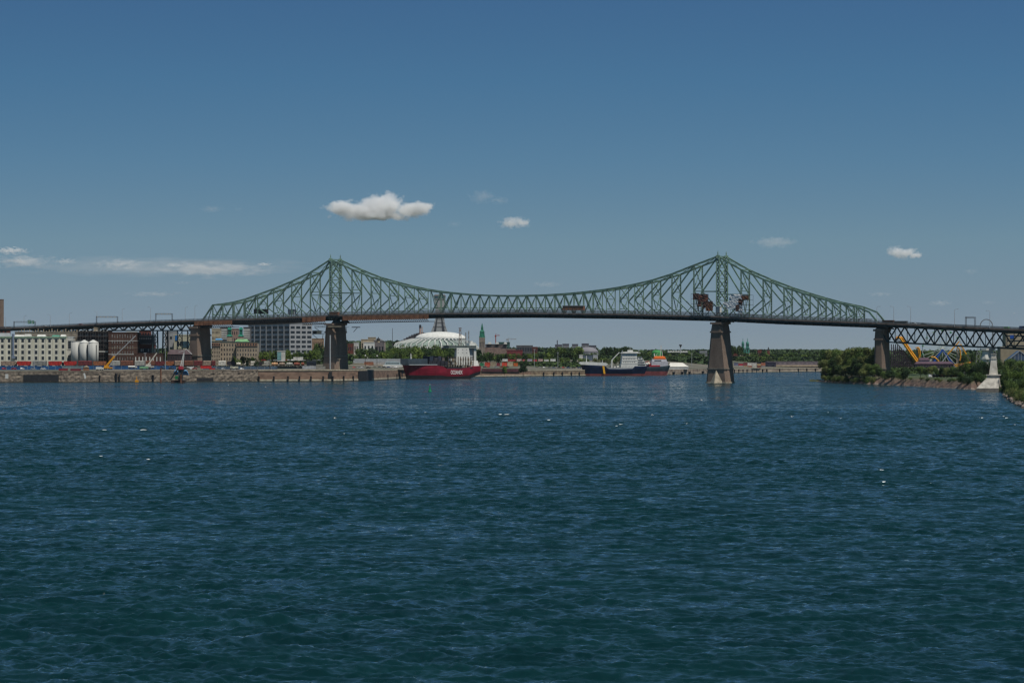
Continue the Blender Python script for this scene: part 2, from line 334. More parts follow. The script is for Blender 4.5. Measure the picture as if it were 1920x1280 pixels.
# ================================================================== GROUND
def build_ground():
    pxs = list(range(-400, 2301, 30)); offs = [2.5, 30, 80, 150, 240, 340, 430, 520, 700, 1200, 2500, 6000, 15000, 40000]
    mb = MB(); vs = []
    for o in offs:
        for p in pxs:
            Yq, zq = quay(p); Y = Yq+o; vs.append((X(p, Y), Y, gnd(p, Y)))
    n = len(pxs); fs = [(i*n+j, i*n+j+1, (i+1)*n+j+1, (i+1)*n+j) for i in range(len(offs)-1) for j in range(n-1)]
    mb.add(vs, fs)
    # the sheet reaches far to both sides
    a = vs[0]; b = vs[(len(offs)-1)*n]
    mb.add([(-9000, a[1], 9), a, (b[0]-1, b[1], 15.5), (-30000, b[1], 15.5)], [(0, 1, 2, 3)])
    c = vs[n-1]; d = vs[len(offs)*n-1]
    mb.add([(c[0], c[1]+500, 9), (9000, c[1]+900, 9), (30000, d[1], 15.5), (d[0], d[1], 15.5)], [(0, 1, 2, 3)])
    g = mat('city_ground', (.13, .115, .095), .95, .3, .02, dark=(.035, .05, .025))
    tag(mb.build('ground', g), kind='structure')
    # island
    pxs = [1515+6*i for i in range(80)]+[2000+25*i for i in range(30)]; offs = [-8, 0, 3, 7, 12, 18, 26, 45, 80, 140, 230, 400, 700]
    mb = MB(); vs = []
    for o in offs:
        for p in pxs:
            Y = shore(p)+o+(0 if o > 100 else 1.6*math.sin(p*.7)+1.1*math.sin(p*.31)); t = 1
            z = isl(p, shore(p)+o)+(.5*mnoise.noise(Vector((p*.2, o*.3, 0))) if o > 0 else 0)
            if p < 1560 and o > 45: z = -1.5
            elif p < 1560: z = min(z, 2.2*max(0, (p-1524)/36))-.4
            vs.append((X(p, Y), Y, z))
    n = len(pxs); fs = [(i*n+j, i*n+j+1, (i+1)*n+j+1, (i+1)*n+j) for i in range(len(offs)-1) for j in range(n-1)]
    mb.add(vs, fs)
    m = bpy.data.materials.new('island_bank'); m.use_nodes = True; t = m.node_tree; b = t.nodes['Principled BSDF']; L = t.links.new
    co = t.nodes.new('ShaderNodeTexCoord'); no = t.nodes.new('ShaderNodeTexNoise'); no.inputs['Scale'].default_value = .22; no.inputs['Detail'].default_value = 8
    sp = t.nodes.new('ShaderNodeSeparateXYZ'); L(co.outputs['Object'], no.inputs['Vector']); L(co.outputs['Object'], sp.inputs[0])
    ma = t.nodes.new('ShaderNodeMath'); ma.operation = 'MULTIPLY_ADD'; L(no.outputs['Fac'], ma.inputs[0]); ma.inputs[1].default_value = 7.5; L(sp.outputs[2], ma.inputs[2])
    cr = t.nodes.new('ShaderNodeValToRGB'); mr = t.nodes.new('ShaderNodeMath'); mr.operation = 'DIVIDE'; L(ma.outputs[0], mr.inputs[0]); mr.inputs[1].default_value = 12
    L(mr.outputs[0], cr.inputs[0]); e = cr.color_ramp.elements
    e[0].position = .25; e[0].color = (.26, .22, .18, 1); e[1].position = .85; e[1].color = (.035, .06, .018, 1)
    x = e.new(.42); x.color = (.13, .075, .055, 1); x = e.new(.68); x.color = (.10, .07, .045, 1)
    L(cr.outputs[0], b.inputs['Base Color']); b.inputs['Roughness'].default_value = .95
    bp = t.nodes.new('ShaderNodeBump'); bp.inputs['Strength'].default_value = .8; bp.inputs['Distance'].default_value = 2; L(no.outputs['Fac'], bp.inputs['Height']); L(bp.outputs[0], b.inputs['Normal'])
    tag(mb.build('island_terrain', m), kind='structure')
    # low hills on the horizon
    mb = MB(); vs = []; xs = range(-600, 2600, 12)
    for p in xs:
        h = 20+14*max(0, mnoise.fractal(Vector((p*.006, 3, 0)), 1, 2, 5)+.35)*(1 if 600 < p < 1650 else .6)
        for (Y, z) in ((13000, 10), (14000, h*.7), (15000, h), (17000, 10)): vs.append((X(p, Y), Y, z))
    n = len(xs); fs = [(i*4+j, (i+1)*4+j, (i+1)*4+j+1, i*4+j+1) for i in range(n-1) for j in range(3)]
    mb.add(vs, fs); tag(mb.build('hills', mat('far_hills', (.05, .075, .06), .95, .2, .002), smooth=True), kind='structure')
build_ground()

# ---- quay walls: long concrete faces with ledges, fenders, notches
M_qwallL = mat('weathered_concrete', (.20, .165, .13), .95, .3, .3, dark=(.085, .07, .058), streak=.5, bump=.4)
M_qwallB = mat('brown_quay_face', (.22, .145, .105), .95, .25, .15, dark=(.13, .085, .065), streak=.4, bump=.3)
M_qpale = mat('pale_concrete_base', (.43, .38, .29), .95, .2, .3)
def qpoint(px, off=0, z=0):
    Yq, _ = quay(px); Y = Yq+off; return (X(px, Y), Y, z)
def strip(mb, p0, p1, z0f, z1f, off0, off1, step=10):
    ps = list(np.arange(p0, p1, step))+[p1]
    for a, b in zip(ps[:-1], ps[1:]):
        vs = []
        for p in (a, b):
            zq = quay(p)[1]
            for (o, zf) in ((off0, z0f), (off1, z0f), (off1, z1f), (off0, z1f)):
                vs.append(qpoint(p, o, zf(zq) if callable(zf) else zf))
        mb.add(vs, [(0, 4, 7, 3), (3, 7, 6, 2), (1, 2, 6, 5), (0, 1, 5, 4), (0, 3, 2, 1), (4, 5, 6, 7)])
    return mb
def jag_face(mb, p0, p1, z0, ztop, off, amp, step=2.0, rows=7):
    """broken masonry face: grid with random depth"""
    ps = list(np.arange(p0, p1, step))+[p1]; vs = []
    for i, p in enumerate(ps):
        zq = quay(p)[1]
        for r in range(rows+1):
            z = z0+(ztop(zq)-z0)*r/rows; o = off+amp*.5*(mnoise.noise(Vector((p*.30, z*.45, 1)))+.5*mnoise.noise(Vector((p*.9, z*1.1, 4)))-.3)-(.35 if (z/ztop(zq)) < .58 else 0)
            vs.append(qpoint(p, o, z))
    n = rows+1
    mb.add(vs, [(i*n+r, (i+1)*n+r, (i+1)*n+r+1, i*n+r+1) for i in range(len(ps)-1) for r in range(rows)])
def quay_wall(p0, p1, label, face, base=None, fend=(), notch=(), rough=0, top=.25):
    w = thing('quay_wall', label, 'quay wall', (0, 0, 0))
    mb = MB(); strip(mb, p0, p1, -2, lambda z: z+top-.9, 0, 3); mb.build('wall_face', face, w)
    if rough: mb = MB(); jag_face(mb, p0, p1, -1.5, lambda z: z-.8, -.5, rough); mb.build('broken_facing', face, w)
    mb = MB(); strip(mb, p0, p1, lambda z: z+top-.897, lambda z: z+top, -.5, 3.2); mb.build('coping', M_palest if not rough else face, w)
    if base: mb = MB(); strip(mb, p0, p1, -2, base, -1.0, -.01); mb.build('base_ledge', M_qpale, w)
    mb = MB(); strip(mb, p0+.01, p1-.01, -2, .55, -1.04-(.5*rough if rough else 0), -.6); mb.build('wet_tide_band', mat('wet_stain', (.045, .042, .032), .5, .3, .4), w)
    for (p, wd, za, zb) in fend:
        mb = MB(); x, y, _ = qpoint(p, -1.9)
        mb.tube((x, y, za), (x, y+.2, zb), wd*.5, wd*.7, 8); mb.lathe([(wd*.6, 0), (wd*.8, .5), (wd*.6, 1)], (x, y, zb), 8)
        mb.build('fender', M_black, w)
    for (a, b, za, zb) in notch:
        mb = MB(); strip(mb, a, b, za, zb, -1.3, -.003, 5); mb.build('dark_opening', M_black, w)
    return w
quay_wall(-120, 110, 'weathered grey concrete quay below the cream warehouse, with a wide dark opening', M_qwallL, rough=.9,
          notch=[(44, 110, .8, 6.4)])
quay_wall(110.2, 400, 'cracked concrete quay wall below the yellow crane', M_qwallL, rough=1.1, fend=[(187, .8, -.5, 5), (218, 1.6, -.5, 6.5), (224, 1.2, -.5, 5.5), (287, 1.4, 0, 5)],
          notch=[(369, 400, .2, 3.4)])
quay_wall(400.2, 484, 'rough stone quay wall with crumbling face beside the brown wall', M_qwallL, rough=1.5, base=.8)
quay_wall(484.2, 753, 'brown quay wall with pale waterline ledge under the left main pier', M_qwallB, base=1.9,
          fend=[(p, 1.1, -.3, 3.6) for p in (485.5, 513.5, 540, 561.5, 583, 606, 624, 644.5, 662.5, 727, 744)], notch=[(672, 697, -.5, 8.9), (616.5, 622.5, 2.6, 8)])
quay_wall(753.2, 930, 'dark quay wall partly hidden by the red ship', M_qwallB, base=1.6, notch=[(753.4, 772, -.5, 8.2)])
quay_wall(930.2, 996, 'low tan quay wall with a purple-brown sheet panel and two trees', M_qwallB, base=1.7)
quay_wall(996.2, 1196, 'tan stone quay wall with small fenders left of the navy ship', mat('tan_quay', (.29, .225, .155), .95, .25, .2, dark=(.15, .11, .08), kind='brick', ks=.3), base=1.3,
          fend=[(p, 1.1, -.2, 3.2) for p in (1019.5, 1038.5, 1054.5, 1071.5, 1086.5)])
quay_wall(1196.2, 1342, 'pale rubble quay wall with round black fenders near the white pavilion', mat('rubble_quay', (.27, .22, .17), .95, .3, .2, dark=(.13, .10, .085)), rough=.8, base=1.0,
          fend=[(1262, 3, .4, 2.2), (1278, 3, .4, 2.2), (1292, 3, .4, 2.2), (1317, 3, .4, 2.2)])
quay_wall(1342.2, 2300, 'long far quay wall with rows of small fenders behind the bridge pier', mat('far_quay', (.28, .235, .19), .95, .25, .1, dark=(.16, .13, .11)), base=1.2,
          fend=[(p, 1.3, 0, 3.4) for p in (1377, 1385, 1393, 1400.5, 1410, 1418, 1430, 1438, 1462, 1497, 1513, 1529)])
# purple-brown sheet wall
o = MB(); strip(o, 903, 975, lambda z: z-1.6, lambda z: z+1.6, -1.6, -1.0, 6)
for p in np.arange(904, 975, 2.0): strip(o, p, p+.8, lambda z: z-1.5, lambda z: z+1.5, -1.9, -1.603, 1)
tag(o.build('sheet_pile_panel', mat('purple_steel', (.085, .032, .038), .8, .2, .3)), 'long purple-brown sheet pile panel on the quay right of the red ship', 'sheet piling')

# ================================================================== BRIDGE
BR = Vector((168.6, 2304)); BT = Vector((.856, -.517)); BN = Vector((.517, .856)); TW = 15.0
def bs(px):
    q = (px-960)/FP; return (q*BR.y-BR.x)/(BT.x-q*BT.y)
def bp(px, py, off=0):
    s = bs(px); P = BR+BT*s; z = Z(py, P.y); P = P+BN*off; return Vector((P.x, P.y, z))
EX = [-250, 0, 60, 120, 200, 300, 378, 480, 560, 628, 700, 808, 985, 1160, 1350, 1460, 1640, 1700, 1800, 1920, 2150]
EY = [622, 615, 613, 610.5, 606.5, 602.5, 600, 597, 593.5, 590.5, 589, 587, 586, 588, 592.5, 598, 604.5, 607, 612, 617.5, 628]
def edge(px): return float(np.interp(px, EX, EY))
bridge = thing('steel_bridge', 'long green cantilever truss bridge with two peaked towers on stone piers', 'bridge', (0, 0, 0))
# near truss nodes: (photo column, top-chord row)
LA = [(399, 572), (418, 569.7), (439, 566.3), (460, 560.8), (483, 552.5), (513, 541.7), (547, 527.5), (582, 510.8)]
MLc = [(660, 505), (696, 519.5), (730, 529), (759, 536.5), (785, 542), (808, 545.5)]
MS = [(828, 548), (847, 549.8), (864.5, 551.3), (882, 552.5), (900, 553.3), (917.5, 554), (935, 554.3), (952, 554.5), (970, 554.3), (988, 554), (1005.5, 553.6), (1023, 553),
      (1041, 552), (1059, 550.8), (1077, 549.3), (1095, 547.5), (1113, 545.5)]
MRc = [(1137, 542.5), (1162, 538.5), (1190, 533), (1222.5, 525.5), (1260, 513.7), (1301, 497.5)]
RA = [(1389.5, 505.5), (1431, 523.5), (1470, 538.5), (1504, 549.5), (1534, 558.5), (1561, 566), (1587, 571.5), (1606, 575.5)]
TL, TR = (620, 486.5), (1346, 480.5)
nodes = [(378, None)]+LA+[TL]+MLc+MS+MRc+[TR]+RA+[(1643, None)]
BOT = 3.2
def member(mb_or_name, a, b, w, h, m, parent):
    mb = MB(); mb.bar(a, b, w, h); return mb.build(mb_or_name, m, parent)
def lattice(mb, a, b, w, h, seg):
    """built-up member: two flanges and zigzag lacing"""
    a = Vector(a); b = Vector(b); d = (b-a); Ln = d.length; d.normalize()
    side = Vector((BT.x, BT.y, 0))-d*d.dot(Vector((BT.x, BT.y, 0)))
    if side.length < .2: side = Vector((0, 0, 1))
    side.normalize(); n = max(2, int(Ln/seg))
    for sg in (-1, 1): mb.bar(a+side*sg*w*.36, b+side*sg*w*.36, w*.3, h)
    for i in range(n):
        p = a+d*Ln*i/n; q = a+d*Ln*(i+1)/n; s0 = 1 if i % 2 else -1
        mb.bar(p+side*s0*w*.3, q-side*s0*w*.3, w*.16, h*.5)
for k, off in enumerate((0, TW)):
    tr = bpy.data.objects.new('truss', None); sc.collection.objects.link(tr); tr.parent = bridge
    tops = [n for n in nodes if n[1]]
    mb = MB()
    chain = [bp(378, edge(378)+BOT, off)]+[bp(p, y, off) for p, y in tops]+[bp(1630, 585, off), bp(1645, 603, off)]
    for a, b in zip(chain[:-1], chain[1:]): mb.bar(a, b+(b-a).normalized()*.3, 1.0, 1.35)
    mb.build('top_chord', M_green, tr)
    mb = MB(); xs = list(range(378, 1646, 12))
    for a, b in zip(xs[:-1], xs[1:]): mb.bar(bp(a, edge(a)+BOT+4.4, off), bp(b, edge(b)+BOT+4.4, off), .9, 1.5)
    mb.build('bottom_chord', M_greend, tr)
    for (px, py) in tops:
        T = (px, py) in (TL, TR)
        if T:
            mb = MB(); lattice(mb, bp(px, edge(px)+8, off), bp(px, py-1, off), 3.2, 1.8, 2.2); mb.build('tower_post', M_green, tr)
            mb = MB(); c = bp(px, py-1, off); mb.box(c.x-1.6, c.x+1.6, c.y-1.2, c.y+1.2, c.z-1.8, c.z+.5); mb.lathe([(.6, .5), (.35, 1.6), (.5, 2.0), (.1, 4.2)], c, 6); mb.build('finial', M_green, tr)
        else:
            mb = MB(); w = 1.15 if abs(px-960) > 240 else .8
            lattice(mb, bp(px, edge(px)+5, off), bp(px, py, off), w*1.15, w, 2.0) if w > 1 else mb.bar(bp(px, edge(px)+5, off), bp(px, py, off), w, w)
            mb.build('vertical', M_green, tr)
    def D(p, q, w=.85, nm='diagonal'):
        mb = MB(); mb.bar(bp(p[0], p[1], off), bp(q[0], q[1], off), w, w); mb.build(nm, M_green, tr)
    def bot(p): return (p, edge(p)+BOT)
    def mid(p, y): return (p, (y+edge(p)+BOT)/2)
    # cantilever arms: K panels opening to the tower
    for seq in ([TL]+LA[::-1][:5], [TL]+MLc[:5], [TR]+MRc[::-1][:5], [TR]+RA[:6]):
        for i in range(len(seq)-1):
            a, b = seq[i], seq[i+1]
            D(a, mid(*b), .95); D(mid(*b), bot(a[0]), .8)
            c = ((a[0]+b[0])/2, (a[1]+mid(*b)[1])/2)                 # sub-struts of the panel
            if i < 5: D(((a[0]+b[0])/2, (mid(*b)[1]+bot(a[0])[1])/2), bot((a[0]+b[0])/2+(b[0]-a[0])*.42), .5, 'sub_strut')
        D(mid(*seq[1]), (seq[0][0], mid(*seq[1])[1]), .7, 'strut')
    # anchor-arm ends
    e = [LA[3], LA[2], LA[1], LA[0]]
    for a, b in zip(e[:-1], e[1:]): D(a, bot(b[0]), .95); D(bot(a[0]), mid(*b), .5, 'sub_strut')
    D(LA[0], bot(389), .6); D(LA[3], bot(LA[2][0]), .6)
    e = RA[5:]
    for a, b in zip(e[:-1], e[1:]): D(a, mid(*b), .8); D(mid(*b), bot(a[0]), .7)
    # suspended span: heavy slope to the middle, light counters
    sus = [MLc[-1]]+MS; h = len(sus)//2
    for i in range(0, len(sus)-1):
        a, b = sus[i], sus[i+1]
        if i < h: D(bot(a[0]), b, .85); D(a, bot(b[0]), .38, 'counter')
        else: D(a, bot(b[0]), .85); D(bot(a[0]), b, .38, 'counter')
    a, b = MS[-1], MRc[0]; D(a, bot(b[0]), .85)
# sway frames joining the trusses
for (px, py) in [n for n in nodes if n[1]]:
    mb = MB(); A = bp(px, py, .6); B = bp(px, py, TW-.6); low = edge(px)-9
    A2 = bp(px, low, .6); B2 = bp(px, low, TW-.6); hgt = (A-A2).length
    mb.bar(A, B, .8, .8)
    if (px, py) in (TL, TR):
        n = 5
        for i in range(n):
            for j, (u, v) in enumerate((((A+(A2-A)*i/n), (B+(B2-B)*(i+1)/n)), ((B+(B2-B)*i/n), (A+(A2-A)*(i+1)/n)))): mb.bar(u, v, .7, .7)
            mb.bar(A+(A2-A)*(i+1)/n, B+(B2-B)*(i+1)/n, .7, .7)
    elif hgt > 16:
        m1, m2 = (A+A2)/2, (B+B2)/2
        mb.bar(m1, m2, .6); mb.bar(A, m2, .5); mb.bar(B, m1, .5); mb.bar(m1, (A2+B2)/2, .5); mb.bar(m2, (A2+B2)/2, .5); mb.bar(A2, B2, .6)
    else:
        mb.bar(A2, B2, .6); 
        if hgt > 2.5: mb.bar(A, (A2+B2)/2, .45); mb.bar(B, (A2+B2)/2, .45)
    mb.build('sway_frame', M_green, bridge)
mb = MB(); tp = [n for n in nodes if n[1]]
for i in range(len(tp)-1):
    a, b = tp[i], tp[i+1]
    mb.bar(bp(*a, .5), bp(*b, TW-.5), .35); mb.bar(bp(*a, TW-.5), bp(*b, .5), .35)
mb.build('top_lateral_bracing', M_green, bridge)
# deck, fascia, floor system
def ribbon(mb, p0, p1, step, dy0, dy1, o0, o1):
    xs = list(np.arange(p0, p1, step))+[p1]
    for a, b in zip(xs[:-1], xs[1:]):
        vs = []
        for p in (a, b):
            base = bp(p, edge(p)); f = FP/base.y
            for (o, d) in ((o0, dy1), (o1, dy1), (o1, dy0), (o0, dy0)):
                q = bp(p, edge(p), o); vs.append((q.x, q.y, base.z-d))
        mb.add(vs, [(0, 4, 7, 3), (3, 7, 6, 2), (1, 2, 6, 5), (0, 1, 5, 4), (0, 3, 2, 1), (4, 5, 6, 7)])
mb = MB(); ribbon(mb, -220, 2120, 12, .35, 1.1, -3.2, TW+4.8); mb.build('deck', M_road, bridge)
for u_, v_ in ((-3.7, -3.203), (TW+4.803, TW+5.3)):
    mb = MB(); ribbon(mb, -220, 2120, 12, -.1, 1.25, u_, v_); mb.build('fascia', mat('fascia_concrete', (.16, .13, .115), .9, .25, .3), bridge)
mb = MB(); 
for o in (-3, 1.5, 6, 10.5, 15.5): ribbon(mb, 378, 1645, 12, 1.25, 2.6, o-.25, o+.25)
for o in (-2.6, 4, 11, TW+3): ribbon(mb, -220, 377, 12, 1.25, 2.5, o-.25, o+.25); ribbon(mb, 1646, 2120, 12, 1.25, 2.7, o-.25, o+.25)
for p in np.arange(-200, 376, 9): mb.bar(bp(p, edge(p), -3)-Vector((0, 0, 2)), bp(p, edge(p), TW+4)-Vector((0, 0, 2)), .5, 1.3)
for p in np.arange(1650, 2110, 9.3): mb.bar(bp(p, edge(p), -3)-Vector((0, 0, 2.2)), bp(p, edge(p), TW+4)-Vector((0, 0, 2.2)), .5, 1.4)
for p in np.arange(380, 1645, 8.8):
    a = bp(p, edge(p), -3); b = bp(p, edge(p), TW+4); a.z -= 2.9; b.z -= 2.9; mb.bar(a, b, .5, 1.8)
for i, p in enumerate(np.arange(380, 1636, 17.6)):
    a = bp(p, edge(p), 0); b = bp(p+17.6, edge(p+17.6), TW); c = bp(p, edge(p), TW); d = bp(p+17.6, edge(p+17.6), 0)
    for q in (a, b, c, d): q.z -= 4.1
    mb.bar(a, b, .3); mb.bar(c, d, .3)
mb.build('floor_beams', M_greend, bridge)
# railing (picket fence) on both edges
mrail = mat('railing_steel', (.10, .115, .125), .6, .2, .4)
for side, o in enumerate((-3.5, TW+5.1)):
    mb = MB(); step = .42 if side == 0 else .9
    s0, s1 = bs(-150), bs(2080)
    pxs = np.arange(-150, 2080, 1.25 if side == 0 else 2.5)
    for i, p in enumerate(pxs):
        a = bp(p, edge(p), o); a.z += .1; hh = (2.7 if 385 < p < 1640 else 1.3)
        w = .22 if i % 6 else .38
        mb.bar(a, a+Vector((0, 0, hh)), w, .1)
    for hgt in (.7, 1.25, 2.6):
        xs = np.arange(-150 if hgt < 2 else 385, 2080 if hgt < 2 else 1640, 12.0)
        for a, b in zip(xs[:-1], xs[1:]):
            u = bp(a, edge(a), o); v = bp(b, edge(b), o); u.z += hgt; v.z += hgt; mb.bar(u, v, .12, .14)
    mb.build('railing', mrail, bridge)
# approach spans: deck trusses under the road
def deck_truss(tops, bots, oset, name='approach_truss', w=.8, rail_w=1.0):
    for off in oset:
        mb = MB(); T = [bp(p, y, off) for p, y in tops]; B = [bp(p, y, off) for p, y in bots]
        for a, b in zip(T[:-1], T[1:]): mb.bar(a, b, rail_w, 1.3)
        for a, b in zip(B[:-1], B[1:]): mb.bar(a, b, rail_w, 1.0)
        allp = sorted([(p, y, 0) for p, y in tops]+[(p, y, 1) for p, y in bots])
        for a, b in zip(allp[:-1], allp[1:]):
            if a[2] != b[2]: mb.bar(bp(a[0], a[1], off), bp(b[0], b[1], off), w)
        for p, y in bots: mb.bar(bp(p, y, off), bp(p, edge(p)+5, off), w*.55)
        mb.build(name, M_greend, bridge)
RT = [(1648, edge(1648)+7)]+[(p, edge(p)+6.5) for p in (1682, 1720, 1757, 1792, 1830, 1868, 1912, 1950, 1990, 2030)]
RB = [(1664, 641), (1701, 643.5), (1738, 645.5), (1774, 647.5), (1812, 649.5), (1848, 651), (1888, 653), (1930, 655), (1970, 657), (2010, 659)]
deck_truss(RT, RB, (0, TW), w=.9)
mb = MB()
for p, y in RT+RB: mb.bar(bp(p, y, 0), bp(p, y, TW), .5)
for (p, y), (q, y2) in zip(RB[:-1], RB[1:]): mb.bar(bp(p, y, 0), bp(q, y2, TW), .35); mb.bar(bp(p, y, TW), bp(q, y2, 0), .35)
mb.build('cross_bracing', M_greend, bridge)
LT = [(p, edge(p)+6) for p in range(60, 376, 18)]; LB = [(p, 619.5+(p < 200)*(200-p)*.02) for p in range(69, 372, 18)]
deck_truss(LT, LB, (0, TW), w=.7, rail_w=1.1)
mb = MB()
for p, y in LT+LB: mb.bar(bp(p, y, 0), bp(p, y, TW), .5)
mb.build('cross_bracing', M_greend, bridge)
# steel bents of the left approach
for px in (291, 337):
    mb = MB()
    for off in (0, TW):
        zb = gnd(px, bp(px, 620, off).y)
        t = bp(px, 620, off); lo = Vector((t.x, t.y, zb))
        d = Vector((BT.x, BT.y, 0))
        for sg in (-1, 1): mb.bar(lo+d*sg*3.4, t+d*sg*2.6, 1.3 if px != 337 else .8)
        n = 4
        for i in range(n):
            a = lo+(t-lo)*i/n; b = lo+(t-lo)*(i+1)/n; mb.bar(a-d*3, b+d*3, .4); mb.bar(a+d*3, b-d*3, .4); mb.bar(b-d*3, b+d*3, .5)
    mb.build('steel_bent', M_greend, bridge)
# stone piers
def pier(px, z0, ztop, tw, nw, twb, nwb, cutw=0, zmid=None, noff=5.0, pm=None):
    """tw/nw half sizes at the top along the bridge / across, twb/nwb at the bottom"""
    root = bpy.data.objects.new('stone_pier', None); sc.collection.objects.link(root); root.parent = bridge
    P = BR+BT*bs(px)+BN*noff; root.location = (P.x, P.y, 0); root.rotation_euler = (0, 0, math.atan2(BT.y, BT.x))
    def octo(a, b, c): return [(-a+c, -b), (a-c, -b), (a, -b+c), (a, b-c), (a-c, b), (-a+c, b), (-a, b-c), (-a, -b+c)]
    H = ztop-z0; zc = ztop-H*.0-8.5
    f = lambda z: (twb+(tw-twb)*(z-z0)/H, nwb+(nw-nwb)*(z-z0)/H)
    mb = MB(); zs = [z0, zmid or z0+H*.3, zc]
    for a, b in zip(zs[:-1], zs[1:]):
        A, B = f(a), f(b); mb.prism(octo(A[0], A[1], 1.9), a, b-.001, octo(B[0], B[1], 1.9))
    mb.build('shaft', pm or M_pier, root)
    A = f(zc); mb = MB(); mb.prism(octo(A[0]+.7, A[1]+.7, 1.9), zc, zc+1.2); mb.prism(octo(A[0]+.1, A[1]+.1, 1.9), zc+1.201, ztop-1.6, octo(tw-.2, nw-.2, 1.7)); mb.prism(octo(tw+1, nw+1, 1.5), ztop-1.599, ztop)
    mb.build('cap', pm or M_pier, root)
    zm = zs[1]; A = f(zm); mb = MB(); mb.prism(octo(A[0]+.5, A[1]+.5, 1.9), zm-.6, zm+.5); mb.build('band', M_pierbase, root)
    if cutw:
        B = f(z0); mb = MB()
        # pyramid-shaped ice breaker against the upstream end
        mb.add([(-B[0]*.72, -B[1]-.02, z0), (B[0]*.72, -B[1]-.02, z0), (0, -B[1]-cutw, z0), (0, -A[1]-.3, zm-1)], [(0, 2, 3), (2, 1, 3), (0, 1, 2), (0, 3, 1)])
        mb.build('cutwater', M_palest, root)
        mb = MB(); mb.prism(octo(B[0]+.35, B[1]+.35, 1.9), -1, .8); mb.build('waterline_band', M_palest, root)
    return root
pier(1345.5, -3, Z(604, 2304), 5.0, 7.2, 10.4, 7.2, cutw=5, zmid=Z(691, 2304))
pier(621, gnd(630, 2500)-.5, Z(606, 2500), 4.6, 10.2, 7.8, 10.4, noff=7)
pier(368, gnd(372, 2570)-.5, Z(612, 2570), 5.2, 9.6, 6.8, 10, noff=6)
pier(1649, -1, Z(617, 2230), 4.0, 6.6, 5.0, 6.8)
pier(1847, isl(1847, 2195)-.5, Z(653, 2195), 2.6, 7.0, 3.5, 7.4, pm=M_offwhite)
# bearings between piers and trusses
for px, yb in ((1351, 604), (630, 606), (372, 612), (1652, 617)):
    mb = MB()
    for off in (1, TW-1):
        Y = bp(px, 600, off).y; zt = bp(px, edge(px)+BOT+5, off).z; zb = Z(yb, bp(px, 600, 7).y)
        c = bp(px, 600, off); mb.frus((c.x-4, c.x+4, c.y-2, c.y+2), (c.x-1.2, c.x+1.2, c.y-1, c.y+1), zb, zt)
        for sg in (-1, 1): mb.bar((c.x+sg*5*BT.x, c.y+sg*5*BT.y, zb), (c.x+sg*2*BT.x, c.y+sg*2*BT.y, zt), .8)
    mb.bar(bp(px, yb-2, 0), bp(px, yb-2, TW), 1.4, 2)
    mb.build('bearing', M_greend, bridge)

# ---- things on the bridge
def clad(p0, p1, lab, h=3.6, down=1.3):
    r = thing('work_platform', lab, 'work platform', (0, 0, 0), group='timber clad work platforms')
    mb = MB(); ribbon(mb, p0, p1, 4, down, down+h, -4.4, -4.0)
    mb.build('plywood_cladding', M_wood, r)
    mb = MB()
    for p in np.arange(p0, p1, 9.0): ribbon(mb, p, p+.3, 1, down-.1, down+h+.1, -4.65, -4.403)
    mb.build('battens', M_rust, r)
    mb = MB(); ribbon(mb, p0, p1, 6, down+h+1.9, down+h+2.3, -4.0, 7)
    for p in np.arange(p0, p1, 4.0):
        a = bp(p, edge(p), -4.0); b = bp(p+4, edge(p+4), -4.0); a.z -= down+h; b.z -= down+h+1.9; mb.bar(a, b, .35)
        c = bp(p, edge(p), -4.0); c.z -= down+h+1.9; mb.bar(a, c, .2)
    mb.build('hanging_scaffold', M_black, r)
clad(370, 440, 'timber clad platform hung over the left anchor pier')
clad(572, 615, 'short timber clad platform just left of the left tower', 4)
clad(648, 808, 'long orange-brown timber clad platform right of the left tower', 3.7)
# dark hanging netting between the platforms
r = thing('scaffold', 'dark hanging scaffold under the deck left of the left tower', 'scaffold')
mb = MB(); ribbon(mb, 440, 572, 6, 4.9, 5.3, -5.5, TW+4); mb.build('floor', M_black, r)
mb = MB()
for p in np.arange(442, 570, 4.0):
    a = bp(p, edge(p), -5.3); a.z -= 1.3; b = bp(p+4, edge(p+4), -5.3); b.z -= 5.3; mb.bar(a, b, .25); mb.bar(a, a-Vector((0, 0, 4)), .25)
mb.build('hangers', M_black, r)
